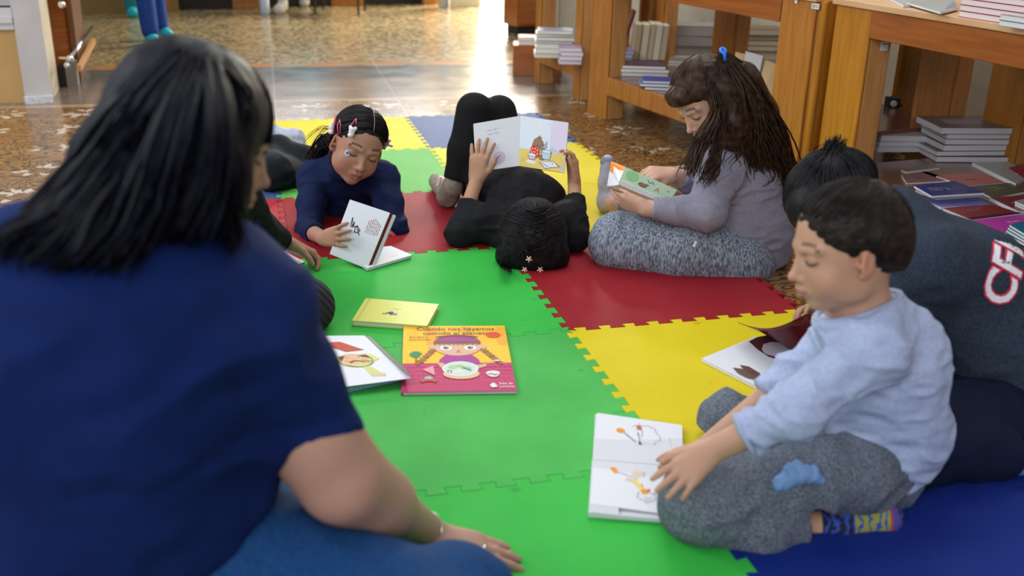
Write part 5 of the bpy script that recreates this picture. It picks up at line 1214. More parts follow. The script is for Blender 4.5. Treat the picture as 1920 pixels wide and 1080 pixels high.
    m, nt, b = new_mat('patterned sock'); L = nt.links; tc = N(nt, 'ShaderNodeTexCoord'); sx = N(nt, 'ShaderNodeSeparateXYZ'); L.new(tc.outputs['Object'], sx.inputs[0])
    cr = N(nt, 'ShaderNodeValToRGB'); mr = N(nt, 'ShaderNodeMapRange'); x0, x1 = Yp(1535, 985, 1.433)[0]-.62, toe[0]-.62+.025
    mr.inputs[1].default_value = x0; mr.inputs[2].default_value = x1; L.new(sx.outputs[0], mr.inputs[0]); L.new(mr.outputs[0], cr.inputs[0])
    cr.color_ramp.interpolation = 'CONSTANT'; e = cr.color_ramp.elements; e[0].color = (.010, .010, .035, 1); e[1].position = .36; e[1].color = (.30, .30, .04, 1)
    for p_, c_ in ((.80, (.45, .03, .03, 1)), (.84, (.10, .06, .25, 1)), (.91, (.012, .014, .03, 1))): q_ = e.new(p_); q_.color = c_
    n1 = N(nt, 'ShaderNodeTexWave'); n1.inputs['Scale'].default_value = 22; n1.inputs['Distortion'].default_value = 7; n1.inputs['Detail Scale'].default_value = 2.5; L.new(tc.outputs['Object'], n1.inputs['Vector'])
    gt = N(nt, 'ShaderNodeMath', operation='GREATER_THAN'); gt.inputs[1].default_value = .72; L.new(n1.outputs[1], gt.inputs[0])
    mx = N(nt, 'ShaderNodeMix', data_type='RGBA'); L.new(gt.outputs[0], mx.inputs[0]); L.new(cr.outputs[0], mx.inputs[6]); mx.inputs[7].default_value = (.03, .07, .38, 1); L.new(mx.outputs[2], b.inputs['Base Color']); b.inputs['Roughness'].default_value = .9
    o = grow('sock', f, .002, m, ro); o['label'] = 'dark sock with yellow and blue pattern'
    f = SDF(); f.chain([Zp(1670, 880, .03), Zp(1650, 840, .03)], [.024, .022]); 
    # hair: short, combed forward from the crown
    hr = Hair(); hb = SDF()
    hb.ell(H.w(0, -.085, .135), np.array([.350, .430, .382])*H.h, H.ax()); hb.ell(H.w(0, -.33, -.06), np.array([.25, .14, .22])*H.h, H.ax(), .04)
    hb.ell(H.w(0, .47, -.12), np.array([.42, .275, .345])*H.h, H.ax(), .02, 's'); 
    for sg in (-1, 1): hb.ell(H.w(sg*.37, -.01, -.19), np.array([.13, .10, .19])*H.h, H.ax(), .015, 's'); hb.ell(H.w(sg*.34, .17, -.24), np.array([.14, .15, .20])*H.h, H.ax(), .02, 's')
    hb.ell(H.w(0, -.16, -.42), np.array([.4, .40, .20])*H.h, H.ax(), .02, 's')
    hr.bulk(hb, .003, disp=lambda V: .0012*ridge(V*np.array([60, 60, 220]), 3))
    rng = random.Random(7); crown = np.array([.05, -.55, .80])
    def ends(u, r):
        a = u*2*math.pi
        f, s_ = math.cos(a), math.sin(a)
        if f > .1: e = np.array([s_*.80, .78*f+.1, .42+.05*(1-abs(s_))])       # towards the forehead and temples
        elif f > -.45: e = np.array([np.sign(s_)*.98, .02+f*.5, -.16])
        else: e = np.array([s_*.6, -.85, -.55])
        st = crown+np.array([s_*.10, f*.10, 0])
        t = r.random()*.6; return slerp(st, e, t), slerp(st, e, min(1, t+.45))
    comb(hr, H, ends, 2000, .0024, 1.035, 1.075, steps=7, jit=.045, rng=rng, rad=(.34, .425, .378))
    hr.build(HAIR_DK, ro)
boy()
# ------------------------------------------------------------ girl reading on her stomach
def girl_prone():
    base = (.47, .255, .165)
    H = Head(Tp(671, 272, 3.02), cv(.36, -.50, .79), cv(.44, .79, .42), .222)
    ro = person(Zp(600, 380, 0), 'girl in a navy turtleneck lying on her stomach, pink clips in her hair')
    nb = Yp(640, 330, 3.13); Ls = Yp(590, 333, 3.12); Rs = Yp(716, 335, 3.09); Lel = Yp(578, 432, 2.93); Lw = Yp(608, 448, BLp[1]+.06); Rel = Yp(742, 430, 2.94); Rw = Yp(724, 452, 2.90)
    ch = Yp(655, 385, 3.17); wa = Yp(600, 360, 3.42); pe = Yp(575, 335, 3.62)
    Lh = Yp(560, 335, 3.62); Lk = Zp(514, 325, .055); Lf = Yp(535, 268, 3.78); toe = Yp(500, 262, 3.80)
    Rh = Yp(600, 325, 3.66); Rk = Zp(560, 300, .05); 
    g = SDF(); head_sdf(g, H)
    g.cap(H.w(0, -.10, -.20), nb, .043, .045, .03); g.chain([nb, ch, wa, pe], [.05, .07, .06, .065], .03); g.cap(nb, Ls, .035, .03, .03); g.cap(nb, Rs, .035, .03, .03)
    g.chain([Ls, Lel, Lw], [.032, .026, .019]); g.chain([Rs, Rel, Rw], [.032, .026, .019]); g.chain([Lh, Lk, Lf, toe], [.05, .04, .025, .02]); g.chain([Rh, Rk], [.05, .04])
    hand(g, Lw, Yp(646, 441, BLp[1]-.012)-Lw, cv(.25, .0, -1), cv(.2, 1, .3), .70, curls=[(.12, .2, .15)]*4, thumb=(.4, .9), spread=.09)
    hand(g, Rw, Yp(712, 474, 2.86)-Rw, cv(-1, .1, -.3), cv(-.2, .3, 1), .70, curl=(.2, .3, .3), thumb=(.4, .3))
    def paint(V):
        c = np.tile(np.array(base), (len(V), 1)); paint_head(V, H, base, c, (.035, .02, .013), (.33, .13, .11)); return c
    grow('body', g, .0024, SKIN, ro, paint=paint)
    g2 = SDF(); head_sdf(g2, H); lashes(H, g2, ro, .0010)
    navy = cloth('navy jersey', (.006, .014, .060), noise=.15, nscale=40)
    s = SDF(); s.chain([nb, ch, wa], [.075, .098, .075], .04); s.cap(nb, Ls, .058, .050, .04); s.cap(nb, Rs, .058, .050, .04)
    s.chain([Ls, Ls*.5+Lel*.5, Lel, Lel+(Lw-Lel)*.45], [.050, .043, .036, .031], .03); s.chain([Rs, Rs*.5+Rel*.5, Rel, Rel+(Rw-Rel)*.5], [.050, .043, .037, .033], .03)
    s.cap(nb, nb+(H.w(0, -.10, -.20)-nb)*.62, .056, .052, .02); s.cut(nb+(H.w(0, -.10, -.20)-nb)*.60, H.w(0, -.10, -.20)-nb, .08)
    s.cut(Lel+(Lw-Lel)*.42, Lw-Lel, .05); s.cut(Rel+(Rw-Rel)*.5, Rw-Rel, .05)
    f1 = folds(.005, 18, (1, 1, 1.6), 21); grow('jumper', s, .0038, navy, ro, disp=f1)
    t = SDF(); blk = cloth('black blue stretch', (.007, .010, .014), noise=.15, nscale=60)
    t.chain([wa, pe], [.075, .095], .04); t.chain([Lh, Lk], [.085, .068], .04); t.chain([Lk, Yp(505, 292, 3.68)], [.062, .062]); t.chain([Yp(505, 292, 3.68), Yp(548, 285, 3.72)], [.062, .038]); t.chain([Rh, Rk], [.08, .06], .04)
    t.ell(Yp(522, 300, 3.62), (.07, .07, .095), k=.04)
    f2 = folds(.005, 14, (1, 1, 1.5), 22); grow('leggings', t, .0042, blk, ro, disp=f2)
    f = SDF(); f.chain([Yp(560, 276, 3.78), Yp(548, 262, 3.80), Yp(505, 250, 3.82), Yp(470, 245, 3.84)], [.030, .034, .036, .032], .02); f.ell(Yp(552, 257, 3.80), (.04, .035, .03), k=.02)
    f.cap(Yp(556, 262, 3.80), Yp(562, 290, 3.78), .026, .02); grow('sock', f, .0035, cloth('pale grey sock', (.46, .48, .58), noise=.1, nscale=80), ro, disp=folds(.003, 40, (1, 1, 1), 3))
    f = SDF(); f.chain([Yp(470, 285, 3.80), Yp(495, 290, 3.75)], [.035, .03]); grow('sock', f, .0035, cloth('pale grey sock', (.46, .48, .58)), ro)
    # hair with a centre parting, swept behind the ears
    hr = Hair(); hb = SDF(); hb.ell(H.w(0, -.085, .135), np.array([.345, .430, .378])*H.h, H.ax()); hb.ell(H.w(0, .40, -.13), np.array([.34, .28, .37])*H.h, H.ax(), .02, 's')
    hb.ell(H.w(0, -.24, -.28), np.array([.25, .18, .22])*H.h, H.ax(), .03)
    for sg in (-1, 1): hb.ell(H.w(sg*.37, .02, -.13), np.array([.10, .12, .15])*H.h, H.ax(), .02, 's')
    hr.bulk(hb, .003, disp=lambda V: .001*ridge(V*90, 5))
    rng = random.Random(3)
    for sg in (-1, 1):
        def pr(u, r, sg=sg):
            f = .93-1.45*u; up = math.sqrt(max(.05, 1-min(1, f*f)*.75))
            st = np.array([sg*.015, f*.80, up]); st = np.array([sg*.02, .86-1.25*u, .62+.42*min(1, u*2.2)])
            en = np.array([sg*.92, .15-.45*u, .10-.45*u])
            en = np.array([sg*.95, -.10-.25*u, -.02-.35*u]) if u > .12 else np.array([sg*.93, .22, .18-.25*r.random()])
            return st, en
        def fr(u, e, r, sg=sg):
            if u < .12: return [e+H.d(sg*.0, -.02, -.05)*H.h]
            return [e+H.d(-sg*.06, -.16, -.12)*H.h, e+H.d(-sg*.18, -.30, -.26)*H.h+np.array([0, .01, -.01])]
        comb(hr, H, pr, 380, .0034, 1.035, 1.075, free=fr, steps=9, jit=.012, rng=rng, rad=(.34, .425, .372))
    # long ends over the shoulder and a few flyaways
    for i in range(110):
        p0 = H.w(-.25+rng.gauss(0, .03), -.22, -.12+rng.gauss(0, .05)); e = Yp(592+rng.uniform(-12, 20), 290+rng.uniform(-10, 18), 3.2+rng.uniform(-.02, .03))
        mid = (p0+e)/2+np.array([0, 0, .02+rng.uniform(0, .02)]); hr.lock(smooth_path([p0, mid, e, e+np.array([-.02, 0, -.03])], 10), .0022)
    for i in range(14):
        p0 = H.w(-.2, -.30, .0); e = Yp(575+rng.uniform(-10, 20), 262+rng.uniform(-5, 12), 3.2); hr.lock(smooth_path([p0, (p0+e)/2+np.array([0, 0, .03]), e], 9), .0008)
    for i in range(220):   # baby hairs at the brow
        a = rng.uniform(-.62, .62); p0 = skull_pt(H, (a*1.1, .82-.25*a*a, .62-.30*a*a), 1.045); sgn = 1 if a > 0 else -1; hr.lock([p0, skull_pt(H, (a*1.25+sgn*.05, .84-.3*a*a, .55-.34*a*a), 1.03), skull_pt(H, (a*1.45+sgn*.10, .80-.3*a*a, .45-.36*a*a+rng.uniform(-.05, .05)), 1.012)], .0012)
    hr.build(HAIR_K, ro)
    k = MB(); pp = [skull_pt(H, nrm([.02+.02*t, .90-1.15*t, .50+.5*min(1, t*2)]), 1.098) for t in np.linspace(0, 1, 14)]; k.tube(pp, [.0006]+[.0013]*12+[.0006], mat('scalp', (.30, .17, .12), .6), 5); o = k.build('hair_parting', ro, True)
    pink = mat('pink enamel', (.72, .10, .22), .3); wht = mat('white clip charm', (.75, .72, .74), .35)
    def clip(px0, px1, charm=None, lab=None):
        hs = SDF(); hs.ell(H.w(0, -.085, .135), np.array([.378, .468, .412])*H.h, H.ax())
        vd = lambda x, y: march(hs, Tp(x, y, 2.80), ray(x, y), .002, 200)
        a, b = vd(*px0), vd(*px1); n = nrm(a-H.w(0, -.07, .115)); sd = nrm(np.cross(nrm(b-a), n)); k = MB()
        k.tube([a, a*.55+b*.45+sd*.0065+n*.002, b+sd*.004, b-sd*.004, a*.55+b*.45-sd*.0065+n*.002, a], .0017, pink, 6)
        if charm is not None:
            c = vd(*charm); s_ = SDF(); s_.ell(c+n*.003, (.0095, .0095, .012), k=.004); s_.ell(c+n*.004+sd*.008+nrm(a-b)*.010, (.005, .005, .006), k=.004); s_.ell(c+n*.004-sd*.008+nrm(a-b)*.010, (.005, .005, .006), k=.004)
            s_.ell(c+n*.002+nrm(b-a)*.012, (.009, .009, .007), k=.004)
            V, F = surf(s_, *s_.bounds(), .0018, 2); k.add(V, [tuple(f) for f in F], wht); k.tube([c+n*.012-sd*.004, c+n*.012+sd*.004], .0018, mat('grey print', (.5, .5, .5)), 5)
        o = k.build('hair_clip', ro, True); o['label'] = lab
    clip((630, 216), (624, 250), (623, 241), 'pink snap clip with a white charm, nearest the ear'); clip((637, 224), (636, 250), None, 'plain pink snap clip'); clip((668, 222), (658, 250), (660, 247), 'pink snap clip with a white charm above the brow')
    k = MB(); c = H.w(.33, .12, .16); rr = random.Random(5)
    for i in range(16):
        d = nrm([rr.gauss(0, 1), rr.gauss(0, 1), rr.gauss(0, 1)]); p = c+d*.012; k.tube([c, p, p+d*.006], .0035, [pink, mat('teal ribbon', (.05, .42, .50), .4), mat('lilac ribbon', (.42, .30, .70), .4)][i % 3], 6)
    o = k.build('hair_bow', ro, True); o['label'] = 'pink and teal scrunched hair tie'
    c = Yp(655+0, 287, 2.9); hs = SDF(); head_sdf(hs, H); p = march(hs, Tp(652, 287, 2.80), ray(652, 287), .0015, 300); n = -nrm(ray(652, 287)); n = nrm(n+H.S*-.6)
    k = MB(); p = p+n*.0025; k.lathe(p-n*.004, n, [(0, .0085), (.0044, .0085), (.0048, .0078)], wht, 16); k.lathe(p+n*.001, n, [(0, .005), (.0018, .005), (.002, .004)], mat('blue gem', (.03, .20, .60), .2), 14); k.build('face_sticker', ro)
    k = MB(); e_ = nrm(Rw-Rel); cc = Rel+(Rw-Rel)*.62; e1 = nrm(np.cross(e_, (0, 1, .2))); e2 = np.cross(e_, e1)
    for q in range(2): k.tube([cc+e_*q*.006+(e1*math.cos(t)+e2*math.sin(t))*.0285 for t in np.linspace(0, 2*math.pi, 25)], .0035, mat(('bracelet pink', 'bracelet orange')[q], ((.75, .03, .25), (.75, .20, .05))[q], .5), 7, cap=False)
    k.build('bracelet', ro, True)
girl_prone()

# ------------------------------------------------------------ girl lying on her back
def girl_back():
    base = (.50, .27, .165)
    H = Head(Yp(998, 428, 2.74), np.array([-.02, .56, .83]), np.array([.06, -.82, .56]), .215)
    ro = person(Zp(960, 400, 0), 'girl in black lying on her back with raised knees, holding a board book above her')
    nb = H.w(0, -.14, -.55); sh = nb+np.array([0, .06, 0]); Ls = Yp(905, 415, 2.86); Rs = Yp(1062, 412, 2.84)
    Lel = Yp(862, 437, 2.83); Rel = Yp(1078, 445, 2.80); Lw = Yp(893, 338, 2.93); Rw = Yp(1077, 345, 2.955)
    ch = Yp(975, 372, 2.97); be = Yp(955, 345, 3.12); pe = Yp(920, 338, 3.22)
    Lh = Yp(895, 335, 3.22); Rh = Yp(960, 335, 3.22); Lk = Yp(890, 208, 3.25); Rk = Yp(936, 212, 3.30); La = Zp(848, 352, .07); Ra = Zp(905, 345, .07); toe = Zp(815, 335, .03)
    g = SDF(); head_sdf(g, H); g.cap(H.w(0, -.10, -.20), nb, .042, .045, .03); g.chain([nb, ch, be, pe], [.05, .055, .05, .055], .03)
    g.cap(nb, Ls, .035, .03, .03); g.cap(nb, Rs, .035, .03, .03); g.chain([Ls, Lel, Lw], [.030, .026, .0195]); g.chain([Rs, Rel, Rw], [.030, .026, .0195])
    g.chain([Lh, Lk, La, toe], [.045, .035, .022, .018]); g.chain([Rh, Rk, Ra], [.045, .035, .022])
    hand(g, Lw, Yp(903, 262, 2.945)-Lw, cv(.35, .05, -1), cv(1, -.2, .1), .76, curls=[(.12, .15, .1)]*4, spread=.10, thumb=(.75, .1))
    hand(g, Rw, Yp(1071, 280, 2.975)-Rw, cv(-.9, .0, .35), cv(-.35, .1, .95), .76, curls=[(.35, .7, .5)]*4, spread=.03, thumb=(.30, .35))
    def paint(V):
        c = np.tile(np.array(base), (len(V), 1)); paint_head(V, H, base, c, (.035, .02, .013)); return c
    grow('body', g, .0024, SKIN, ro, paint=paint)
    blk = cloth('black jersey', (.010, .010, .012), noise=.2, nscale=50)
    s = SDF(); s.chain([nb, ch, be, pe], [.075, .085, .075, .08], .05, None); s.cap(Yp(930, 385, 2.98), Yp(1015, 380, 2.98), .085, .078, .05); s.cap(Yp(925, 350, 3.12), Yp(985, 350, 3.12), .07, .07, .05)
    s.cap(nb, Ls, .058, .050, .04); s.cap(nb, Rs, .058, .050, .04)
    s.chain([Ls, Lel, Lel+(Lw-Lel)*.62], [.050, .041, .030], .03); s.chain([Rs, Rel, Rel+(Rw-Rel)*.78], [.050, .040, .030], .03)
    s.cut(Lel+(Lw-Lel)*.60, Lw-Lel, .05); s.cut(Rel+(Rw-Rel)*.74, Rw-Rel, .05)
    grow('jumper', s, .0038, blk, ro, disp=folds(.0045, 20, (1, 1, 1.5), 31))
    t = SDF(); t.chain([be, pe], [.06, .08], .04); t.chain([Lh, Lk], [.074, .052], .03); t.chain([Rh, Rk], [.074, .052], .03); t.chain([Lk, Lk*.5+La*.5, La+(Lk-La)*.12], [.052, .048, .037], .03); t.chain([Rk, Ra], [.05, .034], .03)
    t.cut(La+(Lk-La)*.10, La-Lk, .06)
    grow('leggings', t, .0038, cloth('black leggings', (.008, .008, .009), noise=.2, nscale=50), ro, disp=folds(.002, 16, (1, 1, .6), 32))
    f = SDF(); f.chain([La+(Lk-La)*.13, La, Zp(838, 368, .035)], [.030, .030, .034], .02); f.chain([Zp(842, 368, .034), Zp(818, 340, .034)], [.032, .026], .02)
    grow('sock', f, .0028, cloth('beige grey sock', (.27, .235, .19), noise=.12, nscale=60), ro, disp=folds(.0018, 45, (1, 1, 1), 4))
    k = MB(); q = Tp(822, 345, 3.36); k.tube([Yp(826, 332, La[1]-.045), Yp(821, 348, La[1]-.05)], [.004, .005], mat('white sock mark', (.75, .75, .8), .7), 6); k.build('sock_mark', ro)
    # dark hair gathered in a plait down the middle of the head
    hr = Hair(); hb = SDF(); hb.ell(H.w(0, -.085, .135), np.array([.425, .46, .40])*H.h, H.ax()); hb.ell(H.w(0, .43, -.15), np.array([.36, .28, .40])*H.h, H.ax(), .02, 's')
    hb.ell(H.w(.12, -.33, -.10), np.array([.27, .18, .30])*H.h, H.ax(), .05); hb.ell(H.w(-.18, -.35, .06), np.array([.20, .14, .24])*H.h, H.ax(), .05)
    hb.ell(Yp(998, 484, 2.67), (.100, .05, .045), k=.04)
    hr.bulk(hb, .003, disp=lambda V: .001*ridge(V*80, 8))
    rng = random.Random(11)
    for sg in (-1, 1):
        def pr(u, r, sg=sg):
            # hairline from brow to ear -> centre line of the crown
            st = nrm([sg*(.10+.95*min(1, u*1.5)), .72-1.0*u, .72-.75*u]); en = nrm([sg*.035, .42-1.25*u, 1.0-.65*max(0, u-.45)])
            return st, en
        comb(hr, H, pr, 420, .0034, 1.035, 1.085, steps=9, jit=.02, rng=rng, rad=(.412, .445, .39))
    for i in range(150):  # loose hair falling to the mat beside the plait
        a = rng.uniform(-1, 1); st = nrm([a, -.45, .55]); p0 = skull_pt(H, st, 1.05); p1 = skull_pt(H, nrm([a*1.1, -.95, .05]), 1.10)
        e = np.array([p1[0]+.01*a, p1[1]-.02, .012]); hr.lock(smooth_path([p0, p1, e, e+np.array([.02*rng.uniform(-1, 1), -.02, 0])], 10), .0034)
    for i in range(260):
        a = rng.uniform(-.88, .88); P = []
        for t in np.linspace(0, 1, 8):
            x, y = 998+a*(66+8*math.sin(3*t)), 452+10*abs(a)+(62-26*a*a)*t; P.append(march(hb, Tp(x, y, 2.45), ray(x, y), .003, 160)-ray(x, y)*.002)
        hr.lock(P, .003)
    # plait
    L_ = [skull_pt(H, nrm([.02*math.sin(t*26), .50-1.62*t, 1-.75*max(0, t-.4)]), 1.145+.012*(i % 2)) for i, t in enumerate(np.linspace(0, 1, 15))]
    for i in range(13):
        sg = 1 if i % 2 else -1; p, q = L_[i], L_[i+1]; sd = H.S*sg
        for j in range(6):
            o_ = rng.uniform(-.004, .004); hr.lock(smooth_path([p+sd*(.028+o_), p*.6+q*.4+sd*.018+nrm(p-H.c)*.006, q-sd*.003+nrm(p-H.c)*.004, q*1.2-p*.2-sd*.010], 8), .0042)
    hr.build(HAIR_K, ro)
    ros = mat('rose gold metal', (.85, .52, .42), .25, metal=.8)
    hs = SDF(); hs.ell(H.w(0, -.085, .135), np.array([.43, .505, .445])*H.h, H.ax())
    for i, (x, y) in enumerate([(992, 489), (984, 511), (1013, 514)]):
        c = march(hb, Tp(x, min(y, 509)-3, 2.45), ray(x, min(y, 509)-3), .002, 300)-ray(x, y)*.007; n = nrm(O_-c); a_ = nrm(np.cross(n, (0, 0, 1))); b_ = np.cross(n, a_); k = MB()
        for q in range(5):
            t_ = q*2*math.pi/5+.3; d = a_*math.cos(t_)+b_*math.sin(t_); k.tube([c, c+d*.006+n*.002, c+d*.011], [.0022, .0032, .001], ros, 6)
        k.lathe(c+n*.001, n, [(0, .003), (.003, .0025), (.004, .001)], mat('pearl', (.8, .75, .72), .2), 10)
        o = k.build('hair_pin', ro, True); o['label'] = ('upper rose gold hair pin', 'lower rose gold hair pin', 'rose gold hair pin at the hair edge')[i]
girl_back()

# ------------------------------------------------------------ cross-legged girl in grey
def girl_grey():
    base = (.62, .37, .27)
    H = Head(Yp(1325, 185, 2.74), cv(-.72, -.66, .16), cv(-.55, .70, .42), .215)
    ro = person(Zp(1340, 500, 0), 'girl with long wavy brown hair, grey top and blue-grey leggings, cross-legged, reading')
    nb = Yp(1372, 262, 2.80); Ls = Yp(1352, 315, 2.70); Rs = Yp(1395, 300, 2.90); ch = Yp(1385, 345, 2.79); be = Yp(1385, 430, 2.78); pe = Yp(1400, 478, 2.78)
    Lel = Yp(1325, 398, 2.62); Lw = Yp(1212, 391, 2.63); Rel = Yp(1330, 360, 2.90); Rw = Yp(1262, 328, 2.83)
    Lh = Yp(1385, 490, 2.70); Lk = Yp(1160, 455, 2.72); Rh = Yp(1390, 470, 2.88); Rk = Yp(1240, 400, 3.02); Ra = Zp(1160, 385, .07); heel = Zp(1140, 378, .035); toe = Yp(1139, 305, 3.20)
    g = SDF(); head_sdf(g, H); g.cap(H.w(0, -.10, -.20), nb, .046, .05, .03); g.chain([nb, ch, be, pe], [.05, .08, .09, .09], .03); g.cap(nb, Ls, .035, .03, .03); g.cap(nb, Rs, .035, .03, .03)
    g.chain([Ls, Lel, Lw], [.035, .030, .022]); g.chain([Rs, Rel, Rw], [.035, .030, .022]); g.chain([Lh, Lk, Yp(1250, 480, 2.78)], [.07, .055, .035]); g.chain([Rh, Rk, Ra, heel], [.06, .05, .026, .022]); g.cap(heel, toe, .02, .018)
    hand(g, Lw, Yp(1174, 380, 2.66)-Lw, cv(.1, .8, -.6), cv(-.1, .5, .85), .72, curls=[(.1, .35, .3), (.15, .4, .3), (.2, .4, .3), (.25, .4, .3)], thumb=(.35, .15))
    hand(g, Rw, Yp(1222, 326, 2.80)-Rw, cv(-.2, -.6, -.5), cv(.1, -.5, .8), .82, curls=[(.3, .5, .4), (.5, .6, .4), (.6, .6, .4), (.6, .6, .4)], thumb=(.5, .4))
    g.ell(Yp(1404, 503, 2.71), (.075, .07, .035), k=.03)
    def paint(V):
        c = np.tile(np.array(base), (len(V), 1)); paint_head(V, H, base, c, (.08, .045, .03)); w = ((V[:, 2] < .1)*(V[:, 0] > .5))[:, None]; c = c*(1-w)+np.array((.48, .19, .12))*w; return c
    grow('body', g, .0027, SKIN, ro, paint=paint)
    g2 = SDF(); head_sdf(g2, H); lashes(H, g2, ro, .0010)
    gr = cloth('grey lilac knit', (.27, .255, .33), noise=.06, nscale=120)
    s = SDF(); s.chain([nb, ch, be, Yp(1402, 482, 2.77)], [.07, .115, .128, .105], .05); s.ell(Yp(1420, 440, 2.80), (.10, .12, .11), k=.05); s.cap(nb, Ls, .06, .055, .05); s.cap(nb, Rs, .06, .055, .05)
    s.chain([Ls, Lel, Lel+(Lw-Lel)*.88], [.060, .050, .030], .035); s.chain([Rs, Rel, Rel+(Rw-Rel)*.8], [.055, .045, .030], .03)
    s.cut(Lel+(Lw-Lel)*.9, Lw-Lel, .05); s.cut(Rel+(Rw-Rel)*.8, Rw-Rel, .05); s.cut(Yp(1405, 500, 2.77), nrm(np.array([.30, -.12, -1])), .20)
    grow('long_sleeved_top', s, .0038, gr, ro, disp=folds(.005, 17, (1, 1, 2.4), 41))
    t = SDF(); t.cap(pe, pe+np.array([-.02, 0, 0]), .10, .10); t.chain([Lh, Yp(1280, 465, 2.69), Lk], [.098, .098, .082], .04, (np.array([0, 0, 1]), 1.0)); t.ell(Yp(1160, 452, 2.73), (.072, .075, .078), k=.03); t.chain([Yp(1200, 490, 2.72), Yp(1330, 500, 2.72)], [.055, .05], .04)
    t.chain([Rh, Rk], [.085, .06], .04); t.chain([Rk, Yp(1195, 385, 3.12)], [.055, .036], .03); t.cut(Yp(1190, 384, 3.13), cv(-1, .1, -.3), .06)
    m = mat('heather blue-grey leggings', (.075, .10, .15), .85, .2, color2=(.36, .40, .46), nscale=230, stretch=(1, 1, .25), bump=.4, bscale=200, detail=2)
    grow('leggings', t, .0038, m, ro, disp=folds(.004, 18, (1.6, 1, .8), 42))
    k = MB(); c = Yp(1306, 452, 2.585); k.tube([c, c+np.array([-.006, -.002, -.016])], .004, mat('white tag', (.7, .7, .75), .6), 6); k.build('drawstring_tip', ro)
    f = SDF(); f.chain([heel+np.array([.02, 0, 0]), heel, toe*.5+heel*.5, toe], [.030, .034, .032, .026], .02, (cv(1, 0, 0), 1.15)); f.chain([heel, Zp(1165, 388, .05)], [.032, .030], .02)
    sk = cloth('pale grey sport sock', (.42, .42, .50), noise=.1, nscale=70); o = grow('sock', f, .003, sk, ro, disp=folds(.0015, 50, (1, 1, 1), 5))
    f = SDF(); f.chain([Zp(1157, 385, .055), Zp(1190, 395, .07)], [.037, .036]); f.cut(Zp(1157, 385, .055), cv(-1, .2, 0), .05); o = grow('ankle_cuff', f, .003, cloth('olive grey rib', (.17, .17, .13), noise=.3, nscale=60), ro, disp=lambda V: .0015*np.sin(V[:, 0]*700)); o['label'] = 'olive grey ribbed ankle cuff'
    o = mesh_obj('toe_cap', *(lambda VF: (VF[0], VF[1]))(surf((lambda q: (q.ell(toe+np.array([0, 0, .002]), (.024, .026, .022), k=.01), q)[1])(SDF()), toe-.05, toe+.05, .003, 3)), cloth('darker grey toe', (.22, .22, .27)), ro, smooth=True)
    # half-tied long wavy hair
    hr = Hair(); hb = SDF(); hb.ell(H.w(0, -.085, .135), np.array([.36, .445, .392])*H.h, H.ax()); hb.ell(H.w(0, .43, -.13), np.array([.40, .28, .40])*H.h, H.ax(), .02, 's')
    for sg in (-1, 1): hb.ell(H.w(sg*.36, .05, -.13), np.array([.10, .12, .16])*H.h, H.ax(), .02, 's')
    P = [(1392, 150, 2.76), (1420, 215, 2.80), (1440, 290, 2.84), (1455, 340, 2.87)]; hb.chain([Yp(*p) for p in P], [.055, .060, .055, .035], .05); hb.chain([Yp(1365, 170, 2.70), Yp(1375, 235, 2.69), Yp(1370, 270, 2.68)], [.05, .05, .03], .04)
    hb.ell(H.w(0, .35, .30), np.array([.20, .13, .12])*H.h, H.ax(), .05)
    hr.bulk(hb, .0036, disp=lambda V: .0015*ridge(V*np.array([60, 60, 20]), 8)-.006)
    rng = random.Random(21); tie = Yp(1354, 97, 2.70); 
    def pr(u, r):
        a = (u-.5)*2; st = nrm([a*.9, .85-.25*abs(a), .50-.42*abs(a)]); en = nrm([a*.10, -.28, .95]); return st, en
    comb(hr, H, pr, 620, .0034, 1.07, 1.13, steps=9, jit=.03, rng=rng, rad=(.345, .435, .385))
    for i in range(90):  # fringe swept up and forward
        a = rng.uniform(-.5, .5); p0 = skull_pt(H, nrm([a, .60, .75]), 1.08); p1 = skull_pt(H, nrm([a, .86, .55]), 1.20); p2 = skull_pt(H, nrm([a*1.2, .93, .33+rng.uniform(-.05, .1)]), 1.14)
        hr.lock(smooth_path([p0, p1, p2], 9), .0034)
    def wav(P, n, r, amp, m=16, sp=14, seed=0):
        for i in range(n):
            o1 = np.array([rng.gauss(0, sp), rng.gauss(0, sp*.6), rng.gauss(0, .018)]); Q = []
            ph = rng.uniform(0, 6.28); 
            for j, (x, y, d) in enumerate(P):
                f = (.35+.65*j/(len(P)-1)); Q.append(Yp(x+o1[0]*f, y+o1[1]*f, d+o1[2]*f))
            W_ = smooth_path(Q, m); tt = np.linspace(0, 1, m); W_[:, 0] += amp*np.sin(tt*14+ph)*tt; W_[:, 2] += amp*.6*np.cos(tt*12+ph)*tt; hr.lock(W_, r)
    wav([(1356, 105, 2.74), (1398, 150, 2.75), (1432, 225, 2.78), (1462, 300, 2.82), (1480, 350, 2.84)], 300, .0036, .006, sp=15)
    wav([(1356, 106, 2.71), (1400, 155, 2.69), (1434, 225, 2.71), (1458, 300, 2.75), (1470, 345, 2.78)], 240, .0034, .006, sp=15)
    wav([(1370, 120, 2.69), (1405, 175, 2.67), (1420, 240, 2.68), (1432, 300, 2.71)], 120, .0034, .007, sp=13)
    wav([(1352, 120, 2.70), (1372, 180, 2.68), (1395, 250, 2.68), (1425, 320, 2.70)], 190, .0034, .008, sp=17)
    wav([(1330, 150, 2.66), (1345, 205, 2.64), (1318, 260, 2.58), (1296, 325, 2.55)], 75, .0032, .006, sp=10)
    wav([(1340, 170, 2.66), (1350, 235, 2.62), (1338, 300, 2.58), (1322, 345, 2.57)], 50, .0024, .011, sp=9)
    wav([(1400, 210, 2.70), (1436, 280, 2.72), (1446, 335, 2.72), (1435, 352, 2.70)], 30, .0018, .014, sp=8)
